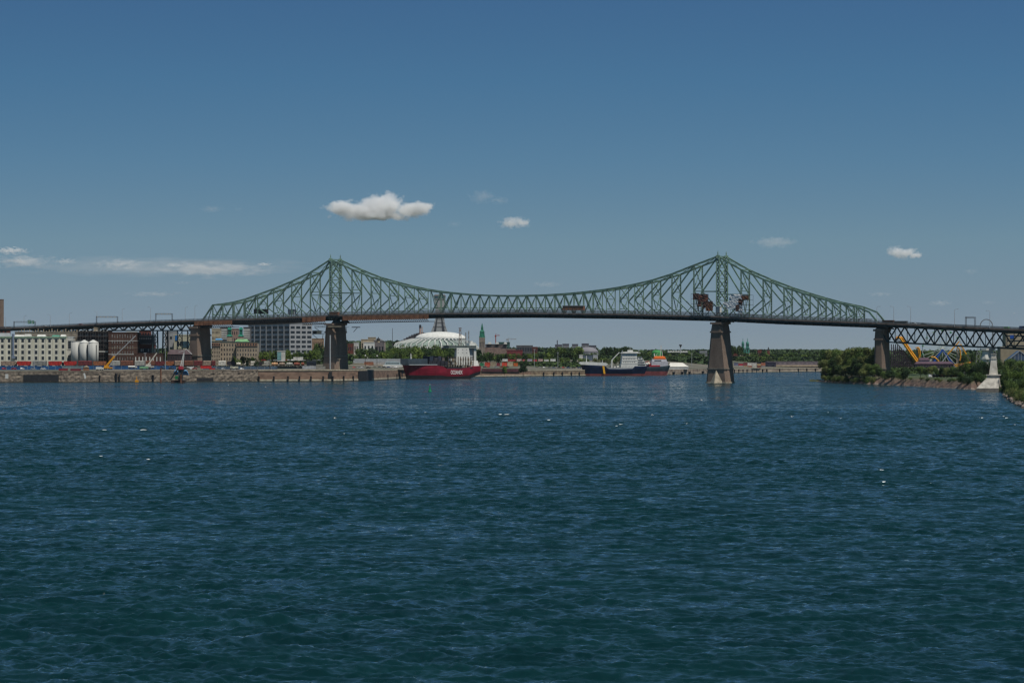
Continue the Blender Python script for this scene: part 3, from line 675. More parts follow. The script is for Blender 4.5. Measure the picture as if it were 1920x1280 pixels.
# platforms on the left pier, hung on the bridge line against its upstream end
def pbox(mb, p0, p1, y0, y1, o0, o1):
    vs = [bp(p, y, o) for y in (y1, y0) for p, o in ((p0, o0), (p1, o0), (p1, o1), (p0, o1))]
    for k in range(4): vs[k].z = vs[0].z; vs[4+k].z = vs[4].z
    mb.add(vs, [(0,3,2,1),(4,5,6,7),(0,1,5,4),(1,2,6,5),(2,3,7,6),(3,0,4,7)])
for (a, b, yt, yb, o0, o1, lab) in ((600, 659, 611, 614, -8.2, -3.4, 'upper work platform around the head of the left main pier'), (594, 614, 620, 626.5, -6.8, -3.6, 'enclosed work platform low on the left of the left main pier')):
    r = thing('work_platform', lab, 'work platform', (0, 0, 0))
    mb = MB(); pbox(mb, a, b, yb-.6, yb, o0, o1); mb.build('floor', M_dgrey, r)
    mb = MB()
    for i in range(9): p = a+(b-a)*i/8; mb.bar(bp(p, yb, o0), bp(p, yt, o0), .22)
    mb.bar(bp(a, yt, o0), bp(b, yt, o0), .25); mb.bar(bp(a, (yt+yb)/2, o0), bp(b, (yt+yb)/2, o0), .15); mb.bar(bp(a, yb, o0), bp(a+7, yb+9, o1), .4); mb.bar(bp(b, yb, o0), bp(b-5, yb+9, o1), .4); mb.build('railing', M_dgrey, r)
    mb = MB(); pbox(mb, a+(b-a)*.42, a+(b-a)*.85, yt+.3, yb-.7, o0-.25, o0-.13); mb.build('tan_panel', M_tan, r)
    if yt > 615: mb = MB(); pbox(mb, a+.3, a+(b-a)*.4, yt+.3, yb-.7, o0+.2, o1-.3); mb.build('dark_cage', M_black, r)
for a, b in ((652, 661),):
    r = thing('work_platform', 'small platform bracket on the right side of the left main pier head', 'work platform'); mb = MB(); pbox(mb, a, b, 612.5, 614, 6, 12); mb.bar(bp(a, 622, 9), bp(b-2, 614, 9), .35); mb.build('bracket', M_dgrey, r)
mb = MB(); Y = 2484; x = X(619, Y); mb.tube((x, Y, gnd(620, 2500)), (x, Y, Z(628, Y)), .6, .6, 10)
tag(mb.build('rubbish_chute', M_lgrey), 'pale vertical chute down the front of the left main pier', 'chute')
# scaffolding and tarps at the right tower
def scaffold_block(p0, p1, yt, yb, o0, o1, lab, tarpm, tarps):
    r = thing('scaffold', lab, 'scaffold'); mb = MB()
    for off in (o0, o1):
        for p in np.linspace(p0, p1, 6): mb.bar(bp(p, edge(p), off), bp(p, yt, off), .22)
        for y in np.linspace(yt, yb, 5): mb.bar(bp(p0, y, off), bp(p1, y, off), .22)
    for p in np.linspace(p0, p1, 6):
        for y in np.linspace(yt, yb, 5): mb.bar(bp(p, y, o0), bp(p, y, o1), .18)
    mb.build('poles', M_dgrey, r)
    for (a, b, t, l, m_) in tarps:
        mb = MB(); g = 9; vs = []
        for i in range(g):
            for j in range(g):
                p = a+(b-a)*i/(g-1); y = t+(l-t)*j/(g-1)+(1.2*math.sin(i*1.7+p) if j == g-1 else 0)
                q = bp(p, y, o0-.6+.55*mnoise.noise(Vector((p*.5, y*.8, 0)))); vs.append(q)
        nv = len(vs)
        vs += [v+Vector((BN.x, BN.y, 0))*.4 for v in vs]
        fs = [(i*g+j, i*g+j+1, (i+1)*g+j+1, (i+1)*g+j) for i in range(g-1) for j in range(g-1)]
        fs += [tuple(k+nv for k in f[::-1]) for f in fs]
        mb.add(vs, fs); mb.build('tarpaulin', m_, r)
scaffold_block(1300, 1324, 551, 588, -4, 4, 'scaffold with torn brown tarpaulins left of the right tower', None,
    [(1304, 1315, 550, 562, M_tarb), (1312, 1332, 552, 566, mat('rust_tarp', (.15, .06, .04), .8, .35, .3, dark=(.05, .03, .03))), (1313, 1320, 560, 575, M_tarb), (1322, 1341, 565, 578, M_tarb), (1328, 1341, 568, 583, M_rust)])
scaffold_block(1374, 1408, 553, 590, -4, 4, 'scaffold with ragged white tarpaulins right of the right tower', None,
    [(1374, 1396, 552, 561, M_tarw), (1372, 1388, 558, 570, M_tarw), (1361, 1386, 566, 573, M_tarw), (1367, 1384, 571, 579, M_tarw), (1394, 1408, 554, 562, M_rust), (1389, 1397, 558, 572, M_tarb), (1384, 1391, 571, 584, M_tarb), (1390, 1396, 572, 588, M_lgrey)])
# small cabins / huts on the deck
def deck_hut(p0, p1, yt, yb, m, lab, roof=M_lgrey, off=-2):
    r = thing('site_cabin', lab, 'site cabin'); mb = MB()
    a = bp(p0, yb, off); b = bp(p1, yb, off); c = bp(p1, yb, off+3); d = bp(p0, yb, off+3); h = a.z*0+(yb-yt)/FP*a.y
    mb.add([a, b, c, d]+[v+Vector((0, 0, h)) for v in (a, b, c, d)], [(0,3,2,1),(4,5,6,7),(0,1,5,4),(1,2,6,5),(2,3,7,6),(3,0,4,7)]); mb.build('body', m, r)
    mb = MB(); e = Vector((0, 0, h+.01)); u = (b-a).normalized()*.3; v = Vector((BN.x, BN.y, 0))*.3
    mb.add([a+e-u-v, b+e+u-v, c+e+u+v, d+e-u+v]+[q+Vector((0, 0, .35)) for q in (a+e-u-v, b+e+u-v, c+e+u+v, d+e-u+v)], [(0,3,2,1),(4,5,6,7),(0,1,5,4),(1,2,6,5),(2,3,7,6),(3,0,4,7)]); mb.build('roof', roof, r)
    mb = MB(); n = 5
    for i in range(n):
        t = (i+.5)/n; q = a+(b-a)*t-Vector((BN.x, BN.y, 0))*.06; mb.bar(q+Vector((0, 0, .2)), q+Vector((0, 0, h-.2)), .3, .1)
    mb.build('posts', M_dgrey, r)
deck_hut(1057, 1096, 573.5, 582, M_wood, 'long brown wooden shed with pale roof at mid span of the bridge')
deck_hut(623, 639, 584.5, 590, M_wood, 'small brown hut with white roof on the deck at the left tower', M_white, -4.4)
deck_hut(472, 496, 580, 588, mat('drab_sheet', (.13, .11, .09), .9, .3, .4), 'drab box shelter on the deck in the left truss', M_dgrey, 3)
deck_hut(536, 548, 580.5, 589, M_lgrey, 'pale grey tank-like cabin on the deck in the left truss', M_lgrey, 3)
deck_hut(1345, 1353, 575, 586, M_white, 'white cabin between the legs of the right tower', M_white, -3)
deck_hut(1657, 1677, 601, 606, M_rust, 'brown flat container on the right approach beside the lamps', M_rust, -3)
deck_hut(1679, 1702, 602.5, 607.5, mat('dark_sheet', (.07, .06, .055), .8, .2, .4), 'dark brown container behind the white car on the right approach', M_dgrey, -3)
# cars and trucks on the deck
def carmesh(col, L=4.6, H=1.5, van=False):
    mb = MB(); h = H
    if van:
        mb.slab([(0, .35), (L, .35), (L, 1.1), (L*.9, h), (0, h)], -.95, .95)
    else:
        mb.slab([(0, .35), (L, .35), (L, .8), (L*.78, .92), (L*.62, h), (L*.22, h), (L*.08, .95), (0, .9)], -.88, .88)
    mb.cur = 1
    if van: mb.box(L*.3, L*.86, -.97, .97, h*.62, h*.86)
    else: mb.slab([(L*.18, .95), (L*.72, .95), (L*.6, h-.1), (L*.25, h-.1)], -.9, .9)
    mb.cur = 2
    for x in (L*.2, L*.8):
        for sy in (-.95, .75): mb.tube((x, sy, .34), (x, sy+.2, .34), .34, .34, 10)
    return mb
CARS = {}
def car(px, Y, z, colname, col, lab, rz=0, van=False, L=4.6, H=1.5, cat='car', group='cars parked along the quay', name='parked_car'):
    key = (colname, van, L)
    if key not in CARS:
        o = carmesh(col, L, H, van).build(name, [mat('car_'+colname, col, .35, .05, 1, spec=.5), M_glass, M_tire]); CARS[key] = o
    else:
        o = CARS[key].copy(); sc.collection.objects.link(o); o.name = name
    o.location = (X(px, Y), Y, z); o.rotation_euler = (0, 0, rz); tag(o, lab, cat, group); return o
def deckcar(px, colname, col, lab, off=-1.5, **k):
    q = bp(px, edge(px), off); o = car(px, q.y, 0, colname, col, lab, math.atan2(BT.y, BT.x), group='vehicles crossing the bridge', **k); o.location = (q.x, q.y, bp(px, edge(px)).z-.35)
deckcar(82, 'white', (.7, .7, .7), 'white car on the left approach past the green signs')
deckcar(150, 'red', (.35, .03, .03), 'red car climbing the left approach')
deckcar(1710, 'white', (.7, .7, .7), 'white car ahead of the dark brown container on the right approach')
deckcar(1728, 'black', (.03, .03, .03), 'black car following the white car on the right approach')
deckcar(1913, 'navy', (.02, .04, .12), 'navy blue van at the right edge of the picture on the bridge', van=True, L=8, H=2.8, cat='van', name='van')
deckcar(1884, 'lime', (.10, .30, .05), 'bright green van near the right end of the bridge', van=True, L=4, H=1.8, cat='van', name='van')
# lamps
def lamp(px, py, off, lab, arm=1, h=None):
    q = bp(px, edge(px), off); r = thing('street_lamp', lab, 'street lamp', (q.x, q.y, q.z), math.atan2(BT.y, BT.x), 'street lamps along the bridge road')
    H = Z(py, q.y)-q.z
    mb = MB(); mb.tube((0, 0, -.4), (0, 0, H), .22, .13, 6); mb.build('pole', M_lgrey, r)
    mb = MB(); mb.tube((0, 0, H), (arm*1.0, 0, H+.6), .1, .1, 6); mb.tube((arm*1.0, 0, H+.6), (arm*2.4, 0, H+.7), .1, .1, 6); mb.build('arm', M_lgrey, r)
    mb = MB(); mb.box(min(arm*2.2, arm*3.2), max(arm*2.2, arm*3.2), -.25, .25, H+.55, H+.8); mb.build('lamp_head', M_lgrey, r)
for px, py, off, arm, lab in ((16, 595, -4, -1, 'leftmost lamp on the left approach beside the sign gantry'), (21.5, 593, 18, 1, 'lamp just left of the green sign gantry, arm to the right'),
    (99.5, 591, -4, -1, 'lamp over the left approach, arm to the left, near the dip'), (106.5, 588, 18, 1, 'thin lamp right beside another above the silos'), (187, 585, -4, -1, 'lamp at the left post of the striped gantry'),
    (206, 580, 18, 1, 'lamp rising behind the middle of the striped gantry'), (287.5, 577, -4, -1, 'lamp left of the second gantry with arm to the left'), (324.5, 577, 18, 1, 'lamp at the right post of the second gantry'),
    (370.5, 574, -4, 1, 'tall lamp just left of the truss end'), (1648, 576, -4, 1, 'left lamp of the pair at the right truss end'), (1658.5, 576, 18, -1, 'right lamp of the pair at the right truss end'),
    (1690.5, 576, 18, -1, 'lamp above the dark brown container on the right approach'), (1793.5, 581, -4, 1, 'lamp left of the lattice frame on the right approach'), (1859.5, 584, -4, -1, 'lamp beside the ring shaped arch on the right approach'),
    (1459, 568, 18, -1, 'lamp seen through the right arm of the truss')):
    lamp(px, py, off, lab, arm)
# overhead gantries
def gantry(p0, p1, yt, lab, striped=True, signs=()):
    r = thing('road_gantry', lab, 'gantry'); u = Vector((BT.x, BT.y, 0))
    A = bp(p0, edge(p0), -4.5); B = bp(p1, edge(p1), 4); tA = Vector((A.x, A.y, Z(yt, A.y))); B = Vector((X(p1, A.y+14), A.y+14, bp(p1, edge(p1)).z)); tB = Vector((B.x, B.y, Z(yt, B.y)))
    for base, t in ((A, tA), (B, tB)):
        mb = MB(); mb.bar(base-Vector((0, 0, .5)), t, .25); mb.bar(base+u*1.1-Vector((0, 0, .5)), t+u*1.1, .25)
        n = 5
        for i in range(n):
            a = base+(t-base)*i/n; b = base+(t-base)*(i+1)/n+u*1.1; mb.bar(a, b, .2)
        mb.build('post', M_dgrey, r)
    dn = Vector((0, 0, 1.0)); mb = MB(); mb.bar(tA, tB, .22); mb.bar(tA-dn, tB-dn, .22); n = 12
    for i in range(n):
        a = tA+(tB-tA)*i/n; b = tA+(tB-tA)*(i+1)/n; mb.bar(a-(dn if i % 2 else dn*0), b-(dn*0 if i % 2 else dn), .2)
    mb.build('beam', M_dgrey, r)
    if striped:
        mb = MB()
        for i in range(0, n, 2):
            a = tA+(tB-tA)*(i+.3)/n; b = tA+(tB-tA)*(i+1.0)/n; o_ = Vector((0, -.35, -.5)); mb.bar(a+o_, b+o_, .1, .6)
        mb.build('lane_signals', M_palest, r)
    for (a, b, y0, y1) in signs:
        mb = MB(); mb.box(X(a, A.y-1), X(b, A.y-1), A.y-1, A.y-.8, Z(y1, A.y), Z(y0, A.y)); s_ = mb.build('direction_sign', mat('sign_green', (.005, .13, .07), .5, .05), r)
        mb = MB(); 
        for j, fr in enumerate((.25, .55, .8)):
            mb.box(X(a+(b-a)*.18, A.y-1), X(b-(b-a)*(.15+.15*j), A.y-1), A.y-1.03, A.y-1.003, Z(y0+(y1-y0)*fr+.35, A.y), Z(y0+(y1-y0)*fr-.25, A.y))
        mb.build('sign_text', M_white, s_)
gantry(31.5, 65, 602.5, 'thin sign gantry with two green road signs on the left approach', False, [(52, 57.8, 600, 607), (59, 64, 601, 607)])
gantry(186, 219.5, 593, 'striped overhead gantry on the left approach above the brick building')
gantry(297, 322, 587.5, 'striped overhead gantry nearest the left end of the truss')
gantry(1814, 1827, 594, 'tall twin lattice frame on the right approach', False)
# ================================================================== BUILDINGS
def building(name, label, cat, p0, p1, yt, Y, m, rz=0, depth=18, zb=None, cols=0, rows=0, win=(.5, .55), wm=None, wy=None, side_cols=0,
             roof='flat', roofm=None, cornice=None, pil=None, group=None, margin=(0, 0), winname='window', belts=()):
    zb = gnd((p0+p1)/2, Y) if zb is None else zb
    F = Frame(p0, Y, zb-.6, rz); L = F.x(p1); H = F.z(yt, p0)
    r = thing(name, label, cat, F.loc(), rz, group)
    mb = MB(); mb.box(0, L, 0, depth, 0, H); mb.build('walls', m, r)
    if roof == 'flat':
        mb = MB(); mb.box(-.25, L+.25, -.25, depth+.25, H+.003, H+.7); mb.build('parapet', cornice or m, r)
    elif roof == 'gable':
        mb = MB(); h = min(L, depth)*.28
        mb.slab([(-.4, H), (L+.4, H), (L/2, H+h)], -.4, depth+.4); mb.build('roof', roofm or M_dgrey, r)
    elif roof == 'ridge':
        mb = MB(); h = depth*.3; mb.add([(-.4, -.4, H), (L+.4, -.4, H), (L+.4, depth+.4, H), (-.4, depth+.4, H), (L*.06, depth/2, H+h), (L*.94, depth/2, H+h)],
            [(0, 1, 5, 4), (2, 3, 4, 5), (1, 2, 5), (3, 0, 4), (0, 3, 2, 1)]); mb.build('roof', roofm or M_dgrey, r)
    wm = wm or M_glass
    if cols:
        z0 = margin[1]; zz = (H-z0-(.6 if roof == 'flat' else .2))
        x0 = margin[0]; ww = (L-2*x0)/cols
        for j in range(rows):
            for i in range(cols):
                cx = x0+(i+.5)*ww; cz = z0+(j+.52)*zz/rows; hw = ww*win[0]/2; hh = zz/rows*win[1]/2
                mb = MB(); mb.box(cx-hw, cx+hw, -.05, .1, cz-hh, cz+hh); mb.build(winname, wm, r)
        for j in range(rows):
            for i in range(side_cols):
                dd = depth/side_cols; cy = (i+.5)*dd; cz = z0+(j+.52)*zz/rows; hw = dd*win[0]/2; hh = zz/rows*win[1]/2
                xs = (L-.1, L+.05) if rz <= 0 else (-.05, .1)
                mb = MB(); mb.box(xs[0], xs[1], cy-hw, cy+hw, cz-hh, cz+hh); mb.build(winname, wm, r)
        if pil:
            for i in range(cols+1):
                x = x0+i*ww; mb = MB(); mb.box(x-ww*.09, x+ww*.09, -.32, -.003, 0, H-.3); mb.build('pilaster', pil, r)
    for (y0, y1, bm) in belts:
        mb = MB(); mb.box(-.12, L+.12, -.18, depth+.12, F.z(y1, p0), F.z(y0, p0)); mb.build('belt_course', bm, r)
    return r, F, L, H

# left edge
building('apartment_tower', 'brown tower block cut by the left edge of the picture', 'building', -44, 3, 562, 3400, mat('brown_tower', (.20, .145, .11), .9, .1, .2), rz=R(-5), depth=10, cols=4, rows=14, win=(.45, .5), wm=mat('brown_glass', (.10, .07, .055), .4, .2, .5))
building('building', 'low red brick block at the foot of the brown tower, left edge', 'building', -30, 14, 614, 2900, M_redbrick, cols=6, rows=4, zb=None)
# cream warehouse
r, F, L, H = building('warehouse', 'cream concrete warehouse with rows of small dark square windows, far left', 'warehouse', -14.5, 124.5, 632, 2590, M_cream, rz=R(3), depth=26, cols=11, rows=5, win=(.38, .60), pil=mat('cream_pilaster', (.56, .54, .43), .9, .1, .2), cornice=mat('green_parapet', (.30, .36, .28), .8, .2, .4), side_cols=4)
mb = MB(); mb.tube((F.x(25), -1.2, F.z(669)), (F.x(25), -1.2, H+3), 1.0, 1.0, 10); mb.box(F.x(22.5), F.x(29), -2.4, -.35, F.z(672), F.z(667)); mb.build('chute', mat('blue_grey_duct', (.16, .20, .27), .5, .1, .5), r)
mb = MB(); mb.box(0, L, -.6, -.33, H-.7, H+.3); mb.build('gutter', mat('faded_green', (.16, .25, .18), .8, .2, .4), r)
for (a, b, y, m) in ((-5, 17, 624, M_lgrey), (26, 44, 627.5, M_white), (44, 57, 626, M_offwhite), (68, 84, 627, M_white), (96, 110, 628, M_copper), (112, 122, 627, M_white)):
    mb = MB(); mb.frus((F.x(a), F.x(b), 5, 14), (F.x(a)+.6, F.x(b)-.6, 6, 13), H+.71, F.z(y)); mb.build('roof_light', m, r)
# stub row behind
r, F, L, H = building('building', 'low tan works behind the cream warehouse with a row of roof stubs', 'building', 28, 150, 623, 2622, mat('tan_grey', (.22, .19, .155), .9, .2, .3), depth=10)
mb = MB()
for i, px in enumerate(np.arange(34, 148, 5.2)): mb.tube((F.x(px), 3, H), (F.x(px), 3, H+1.5+(i*7 % 5)*.5), .35, .35, 6)
mb.build('roof_stubs', M_tan, r)
building('building', 'pale annex with sloping top between the cream warehouse and the silos', 'building', 124.5, 137, 632, 2600, M_offwhite, rz=R(3), depth=20, cols=1, rows=2, belts=((655, 656, M_grey),))
# silos
def silo(px0, px1, ysh, ytop, Y, m, lab, cone=True):
    F = Frame((px0+px1)/2, Y, gnd(px0, Y)-.5); rad = (X(px1, Y)-X(px0, Y))/2
    r = thing('silo', lab, 'silo', F.loc(), 0, 'storage silos beside the cream warehouse'); hs = F.z(ysh); ht = F.z(ytop)
    mb = MB(); mb.lathe([(rad, 0), (rad, hs)], (0, 0, 0), 24); b = mb.build('barrel', m, r)
    for p in b.data.polygons: p.use_smooth = len(p.vertices) == 4
    if cone:
        mb = MB(); mb.lathe([(rad+.15, hs+.003), (rad*.15, ht), (.02, ht+.05)], (0, 0, 0), 24); mb.build('cone_roof', M_offwhite, r)
    else:
        mb = MB(); mb.lathe([(rad+.1, hs+.003), (rad+.1, hs+.5)], (0, 0, 0), 24); mb.build('rim', M_grey, r)
    mb = MB(); mb.box(rad*.62, rad*.74, -rad*.84, -rad*.5, 0, hs*.9); mb.build('ladder_cage', M_dgrey, r)
silo(133, 152.5, 640.5, 638, 2592, mat('grey_silo', (.40, .40, .38), .7, .12, .3, streak=5), 'flat topped grey silo nearest the cream warehouse', False)
silo(149, 167.5, 642, 637, 2588, mat('silo_white', (.40, .405, .385), .7, .1, .3, streak=5), 'middle white silo with cone roof')
silo(165, 185, 642, 637, 2584, mat('silo_white', (.40, .405, .385)), 'right white silo with cone roof, next to the dark scaffolded block')
# dark scaffolded block
r, F, L, H = building('building', 'dark scaffolded block between the silos and the brown brick mill', 'building', 146, 204, 622, 2612, M_darkbrick, depth=22, cols=5, rows=6, win=(.5, .5))
mb = MB()
for i in range(13):
    x = L*i/12; mb.bar((x, -1.4, 0), (x, -1.4, H+1.5), .18)
for j in range(9):
    z = H*j/8; mb.bar((0, -1.4, z), (L, -1.4, z), .18); mb.box(0, L, -1.5, -.4, z+.2, z+.27)
mb.build('scaffolding', mat('scaffold_grey', (.10, .10, .10), .7, .3, .5), r)
for i in range(9):
    mb = MB(); x = L*(i+.5)/9; mb.box(x-.35, x+.35, -.5, .5, H+.71, H+1.5); mb.build('roof_vent', M_offwhite, r)
mb = MB(); mb.box(L*.55, L*.98, -1.7, -1.52, H*.42, H*.45); mb.build('white_boards', M_offwhite, r)
# brown brick mill
r, F, L, H = building('building', 'brown brick mill with many tall pale window strips and light bands', 'building', 203.5, 256, 624, 2606, M_brownbrick, depth=24, cols=9, rows=6, win=(.30, .62), wm=mat('pale_glass', (.20, .20, .19), .4, .5, .5, dark=(.03, .03, .035)), belts=((638.3, 639.2, M_offwhite), (663.6, 664.6, M_offwhite), (651.4, 651.9, M_tan)), margin=(2.2, 0))
mb = MB(); mb.box(L*.64, L*1.01, -.4, 3, H+.71, H+1.3); mb.build('pale_roof_strip', M_offwhite, r)
building('building', 'flat roofed tan penthouse above the brown brick mill', 'building', 176, 186, 615, 2634, M_tan, depth=8, zb=gnd(180, 2634))
r, F, L, H = building('building', 'glass fronted office with red brick bands right of the brown mill', 'building', 256.5, 287, 629, 2625, mat('teal_front', (.045, .06, .075), .7, .1, .3), depth=20, cols=10, rows=1, win=(.62, .2), margin=(0, 11), belts=((628.5, 630, M_white), (645.5, 652.6, M_redbrick)))
for i in range(9):
    mb = MB(); x = L*(i+.5)/9; mb.box(x-.5, x+.5, -.25, .1, F.z(636.5), F.z(632.5)); mb.build('light_panel', M_offwhite, r)
for i in (2, 3, 6):
    mb = MB(); x = L*(i+.5)/9; mb.box(x-.5, x+.5, -.25, .1, F.z(659), F.z(654)); mb.build('light_panel', M_offwhite, r)
building('building', 'red brick tower top behind the glass fronted office', 'building', 261, 281, 620, 2680, M_redbrick, depth=12, cols=4, rows=5)
r, F, L, H = building('building', 'low brown brick shed with pale door strips beside the white telescopic crane', 'building', 251, 304, 663.5, 2590, M_brownbrick, depth=16, cols=8, rows=1, win=(.3, .6), wm=M_offwhite)
building('building', 'grey concrete block half hidden behind the steel bent', 'building', 309, 332, 622.5, 2720, M_grey, depth=20, cols=3, rows=3, win=(.5, .25), rz=R(6))
r, F, L, H = building('building', 'cream block with a bright blue panel left of the left anchor pier', 'building', 326, 357, 628.5, 2700, mat('cream2', (.42, .40, .30), .9, .1, .3), depth=20, cols=4, rows=1, win=(.7, .3), margin=(3, 12))
mb = MB(); mb.box(F.x(328.5), F.x(334), -.5, -.1, F.z(638), F.z(629)); mb.build('blue_panel', mat('blue_panel', (.02, .14, .40), .5, .08), r)
mb = MB(); mb.box(F.x(343.5), F.x(355), -.4, -.08, F.z(651), F.z(640)); mb.build('dark_window_band', M_bglass, r)
r, F, L, H = building('shed', 'dark purple-brown open shed with pitched roof before the anchor pier', 'shed', 314, 357, 664, 2560, mat('purple_brown', (.055, .035, .038), .9, .3, .4), depth=14, roof='ridge', roofm=mat('purple_roof', (.085, .06, .065), .9, .2, .4), cols=9, rows=2, win=(.55, .6), wm=M_black)
# stone building beyond the anchor pier
for (a, b, yt, lab, c, rw, belt) in ((397, 413, 641, 'left wing of the tan stone building', 4, 6, ()), (413, 444, 641.5, 'middle of the tan stone building with tall dark windows', 6, 5, ()), (443.5, 482.5, 642.5, 'brown topped right wing of the tan stone building', 8, 5, ())):
    r, F, L, H = building('building', lab+' before the striped block', 'building', a, b, yt, 2660+(0 if a != 413 else 6), M_stone, depth=22, cols=c, rows=rw, win=(.33, .55), roof='flat', cornice=mat('teal_roof', (.05, .085, .085), .8, .2, .4))
    if a != 413:
        mb = MB(); mb.box(-.15, L+.15, -.14, -.06, F.z(648.5), F.z(642.8)); mb.build('brown_band', mat('brown_band', (.26, .15, .10), .9, .2, .5), r)
        mb = MB(); mb.box(-.3, L+.3, -.5, -.145, F.z(649.6), F.z(648.6)); mb.build('ledge', M_dgrey, r)
        for i in range(c):
            mb = MB(); x = (i+.5)*L/c; mb.box(x-.55, x+.55, -.2, -.146, F.z(647.6), F.z(644)); mb.build('window', M_glass, r)
r, F, L, H = building('building', 'cream brick block with small square windows left of the green towers', 'building', 397, 412, 617, 2760, mat('cream3', (.40, .34, .24), .9, .1, .3), depth=16, cols=6, rows=6, win=(.4, .45))
def striped(a, b, lab):
    r, F, L, H = building('building', lab, 'building', a, b, 614, 2790, mat('grey_strip', (.12, .12, .125), .9, .1, .3), depth=18)
    for j in range(6):
        mb = MB(); z = F.z(617.5+j*3.4); mb.box(-.1, L+.1, -.5, -.003, z-.75, z+.3); mb.build('pale_band', M_offwhite, r)
striped(412.5, 425, 'grey block with pale horizontal bands left of the twin green towers'); striped(456.5, 468, 'grey block with pale horizontal bands right of the twin green towers')
building('building', 'pinkish narrow block between the twin green towers', 'building', 434, 446, 617, 2800, mat('pinkish', (.28, .2, .17), .9, .15, .4), depth=12, cols=3, rows=5, win=(.35, .5))
for a, b, lab in ((425.5, 435, 'left green netted tower behind the tan stone building'), (446.8, 456, 'right green netted tower behind the tan stone building')):
    F = Frame(a, 2740, gnd(a, 2740)); r = thing('green_tower', lab, 'tower', F.loc()); L = F.x(b)
    mb = MB(); mb.frus((0, L, 0, L), (0, L, 0, L), 0, F.z(630)); mb.build('base', M_stone, r)
    mb = MB(); mb.frus((-.4, L+.4, -.4, L), (.6, L-.6, .6, L-.6), F.z(630), F.z(627.5)); mb.box(.9, L-.9, .9, L-.9, F.z(627.4), F.z(618)); mb.frus((.4, L-.4, .4, L-.4), (1.3, L-1.3, 1.3, L-1.3), F.z(618), F.z(613.5)); mb.build('green_netting', mat('green_net', (.015, .22, .15), .8, .3, .5), r)
    mb = MB(); 
    for i in range(3): mb.box(1.1+i*1.1, 1.6+i*1.1, .82, .9, F.z(626.5), F.z(619)); 
    mb.build('openings', M_black, r)
F = Frame(440, 2690, gnd(440, 2690)); r = thing('building', 'long building with a pale green pitched roof above the stone wings', 'building', F.loc()); L = F.x(466)
mb = MB(); mb.box(0, L, 0, 10, 0, F.z(640.5)); mb.build('walls', M_stone, r)
mb = MB(); mb.add([(-.3, -.3, F.z(640.5)+.003), (L+.3, -.3, F.z(640.5)+.003), (L+.3, 10.3, F.z(640.5)+.003), (-.3, 10.3, F.z(640.5)+.003), (2, 5, F.z(635.5)), (L-2, 5, F.z(635.5))], [(0, 1, 5, 4), (2, 3, 4, 5), (1, 2, 5), (3, 0, 4), (0, 3, 2, 1)]); mb.build('roof', mat('pale_green_roof', (.16, .33, .16), .8, .15, .4), r)
F = Frame(403, 2690, gnd(404, 2690)); L = F.x(417); r = thing('canopy', 'bright blue tarpaulin canopy on the roof of the left stone wing', 'canopy', F.loc())
mb = MB(); mb.add([(0, 0, F.z(637)), (L, 0, F.z(637)), (L, 6, F.z(637)), (0, 6, F.z(637)), (1, 3, F.z(634.3)), (L-1, 3, F.z(634.3))], [(0, 1, 5, 4), (2, 3, 4, 5), (1, 2, 5), (3, 0, 4), (0, 3, 2, 1)]); mb.build('cover', mat('sky_blue_tarp', (.10, .28, .50), .6, .1, .4), r)
mb = MB(); mb.box(.4, L-.4, .3, 5.7, 0, F.z(637)-.01); mb.build('base', M_tan, r)
# big grey office block seen on its corner
al = R(-42); F = Frame(543.5, 2840, gnd(543, 2840)-1, 0)
c = (X(543.5, 2840), 2840); u = Vector((-math.cos(R(42)), math.sin(R(42)), 0)); v = Vector((math.sin(R(42)), math.cos(R(42)), 0))
def ray_len(c, d, px):
    q = (px-960)/FP; return (q*c[1]-c[0])/(d.x-q*d.y)
LL = ray_len(c, u, 466); LR = ray_len(c, v, 585); H = Z(607, 2840)-gnd(543, 2840)+1
r = thing('office_block', 'large grey office block with rows of dark windows seen on its corner', 'office building', (c[0], c[1], gnd(543, 2840)-1), R(180-42))
# local x runs along the left face away from the corner, local -y outwards on that face is +y after rotation
mo = mat('office_concrete', (.30, .31, .325), .85, .08, .3)
mb = MB(); mb.box(0, LL, -LR, 0, 0, H); mb.build('walls', mo, r)
mb = MB(); mb.box(-.3, LL+.3, -LR-.3, .3, H+.003, H+.6); mb.build('parapet', mo, r)
for j in range(7):
    z = H-(j+.5)*(H-3)/7.6-1.2; hh = (H-3)/7.6*.27
    for i in range(7):
        x = (i+.5)*LL/7; mb = MB(); mb.box(x-LL/7*.36, x+LL/7*.36, -.1, .06, z-hh, z+hh); mb.build('window', M_glass, r)
    for i in range(4):
        y = -(i+.5)*LR/4; mb = MB(); mb.box(-.06, .1, y-LR/4*.37, y+LR/4*.37, z-hh, z+hh); mb.build('window', M_glass, r)
for i in range(8):
    x = i*LL/7; mb = MB(); mb.box(max(x-.5, 0), min(x+.5, LL), .06, .45, 0, H-.2); mb.build('fin', mo, r)
building('building', 'tan brick block peeping out right of the grey office block', 'building', 583, 606, 635.5, 2960, mat('tan_brick', (.30, .20, .13), .9, .15, .3), depth=14, cols=6, rows=3, win=(.35, .4))
r, F, L, H = building('kiosk', 'small pale kiosk with teal glass front among the roadside trees', 'kiosk', 519.5, 534, 659, 2640, M_offwhite, depth=6, zb=Z(676, 2640), roofm=M_dgrey)
mb = MB(); mb.box(.2, L*.55, -.2, -.06, 1.2, H-.6); mb.build('glass_front', mat('teal_glass', (.16, .32, .34), .2, .2, .4), r)
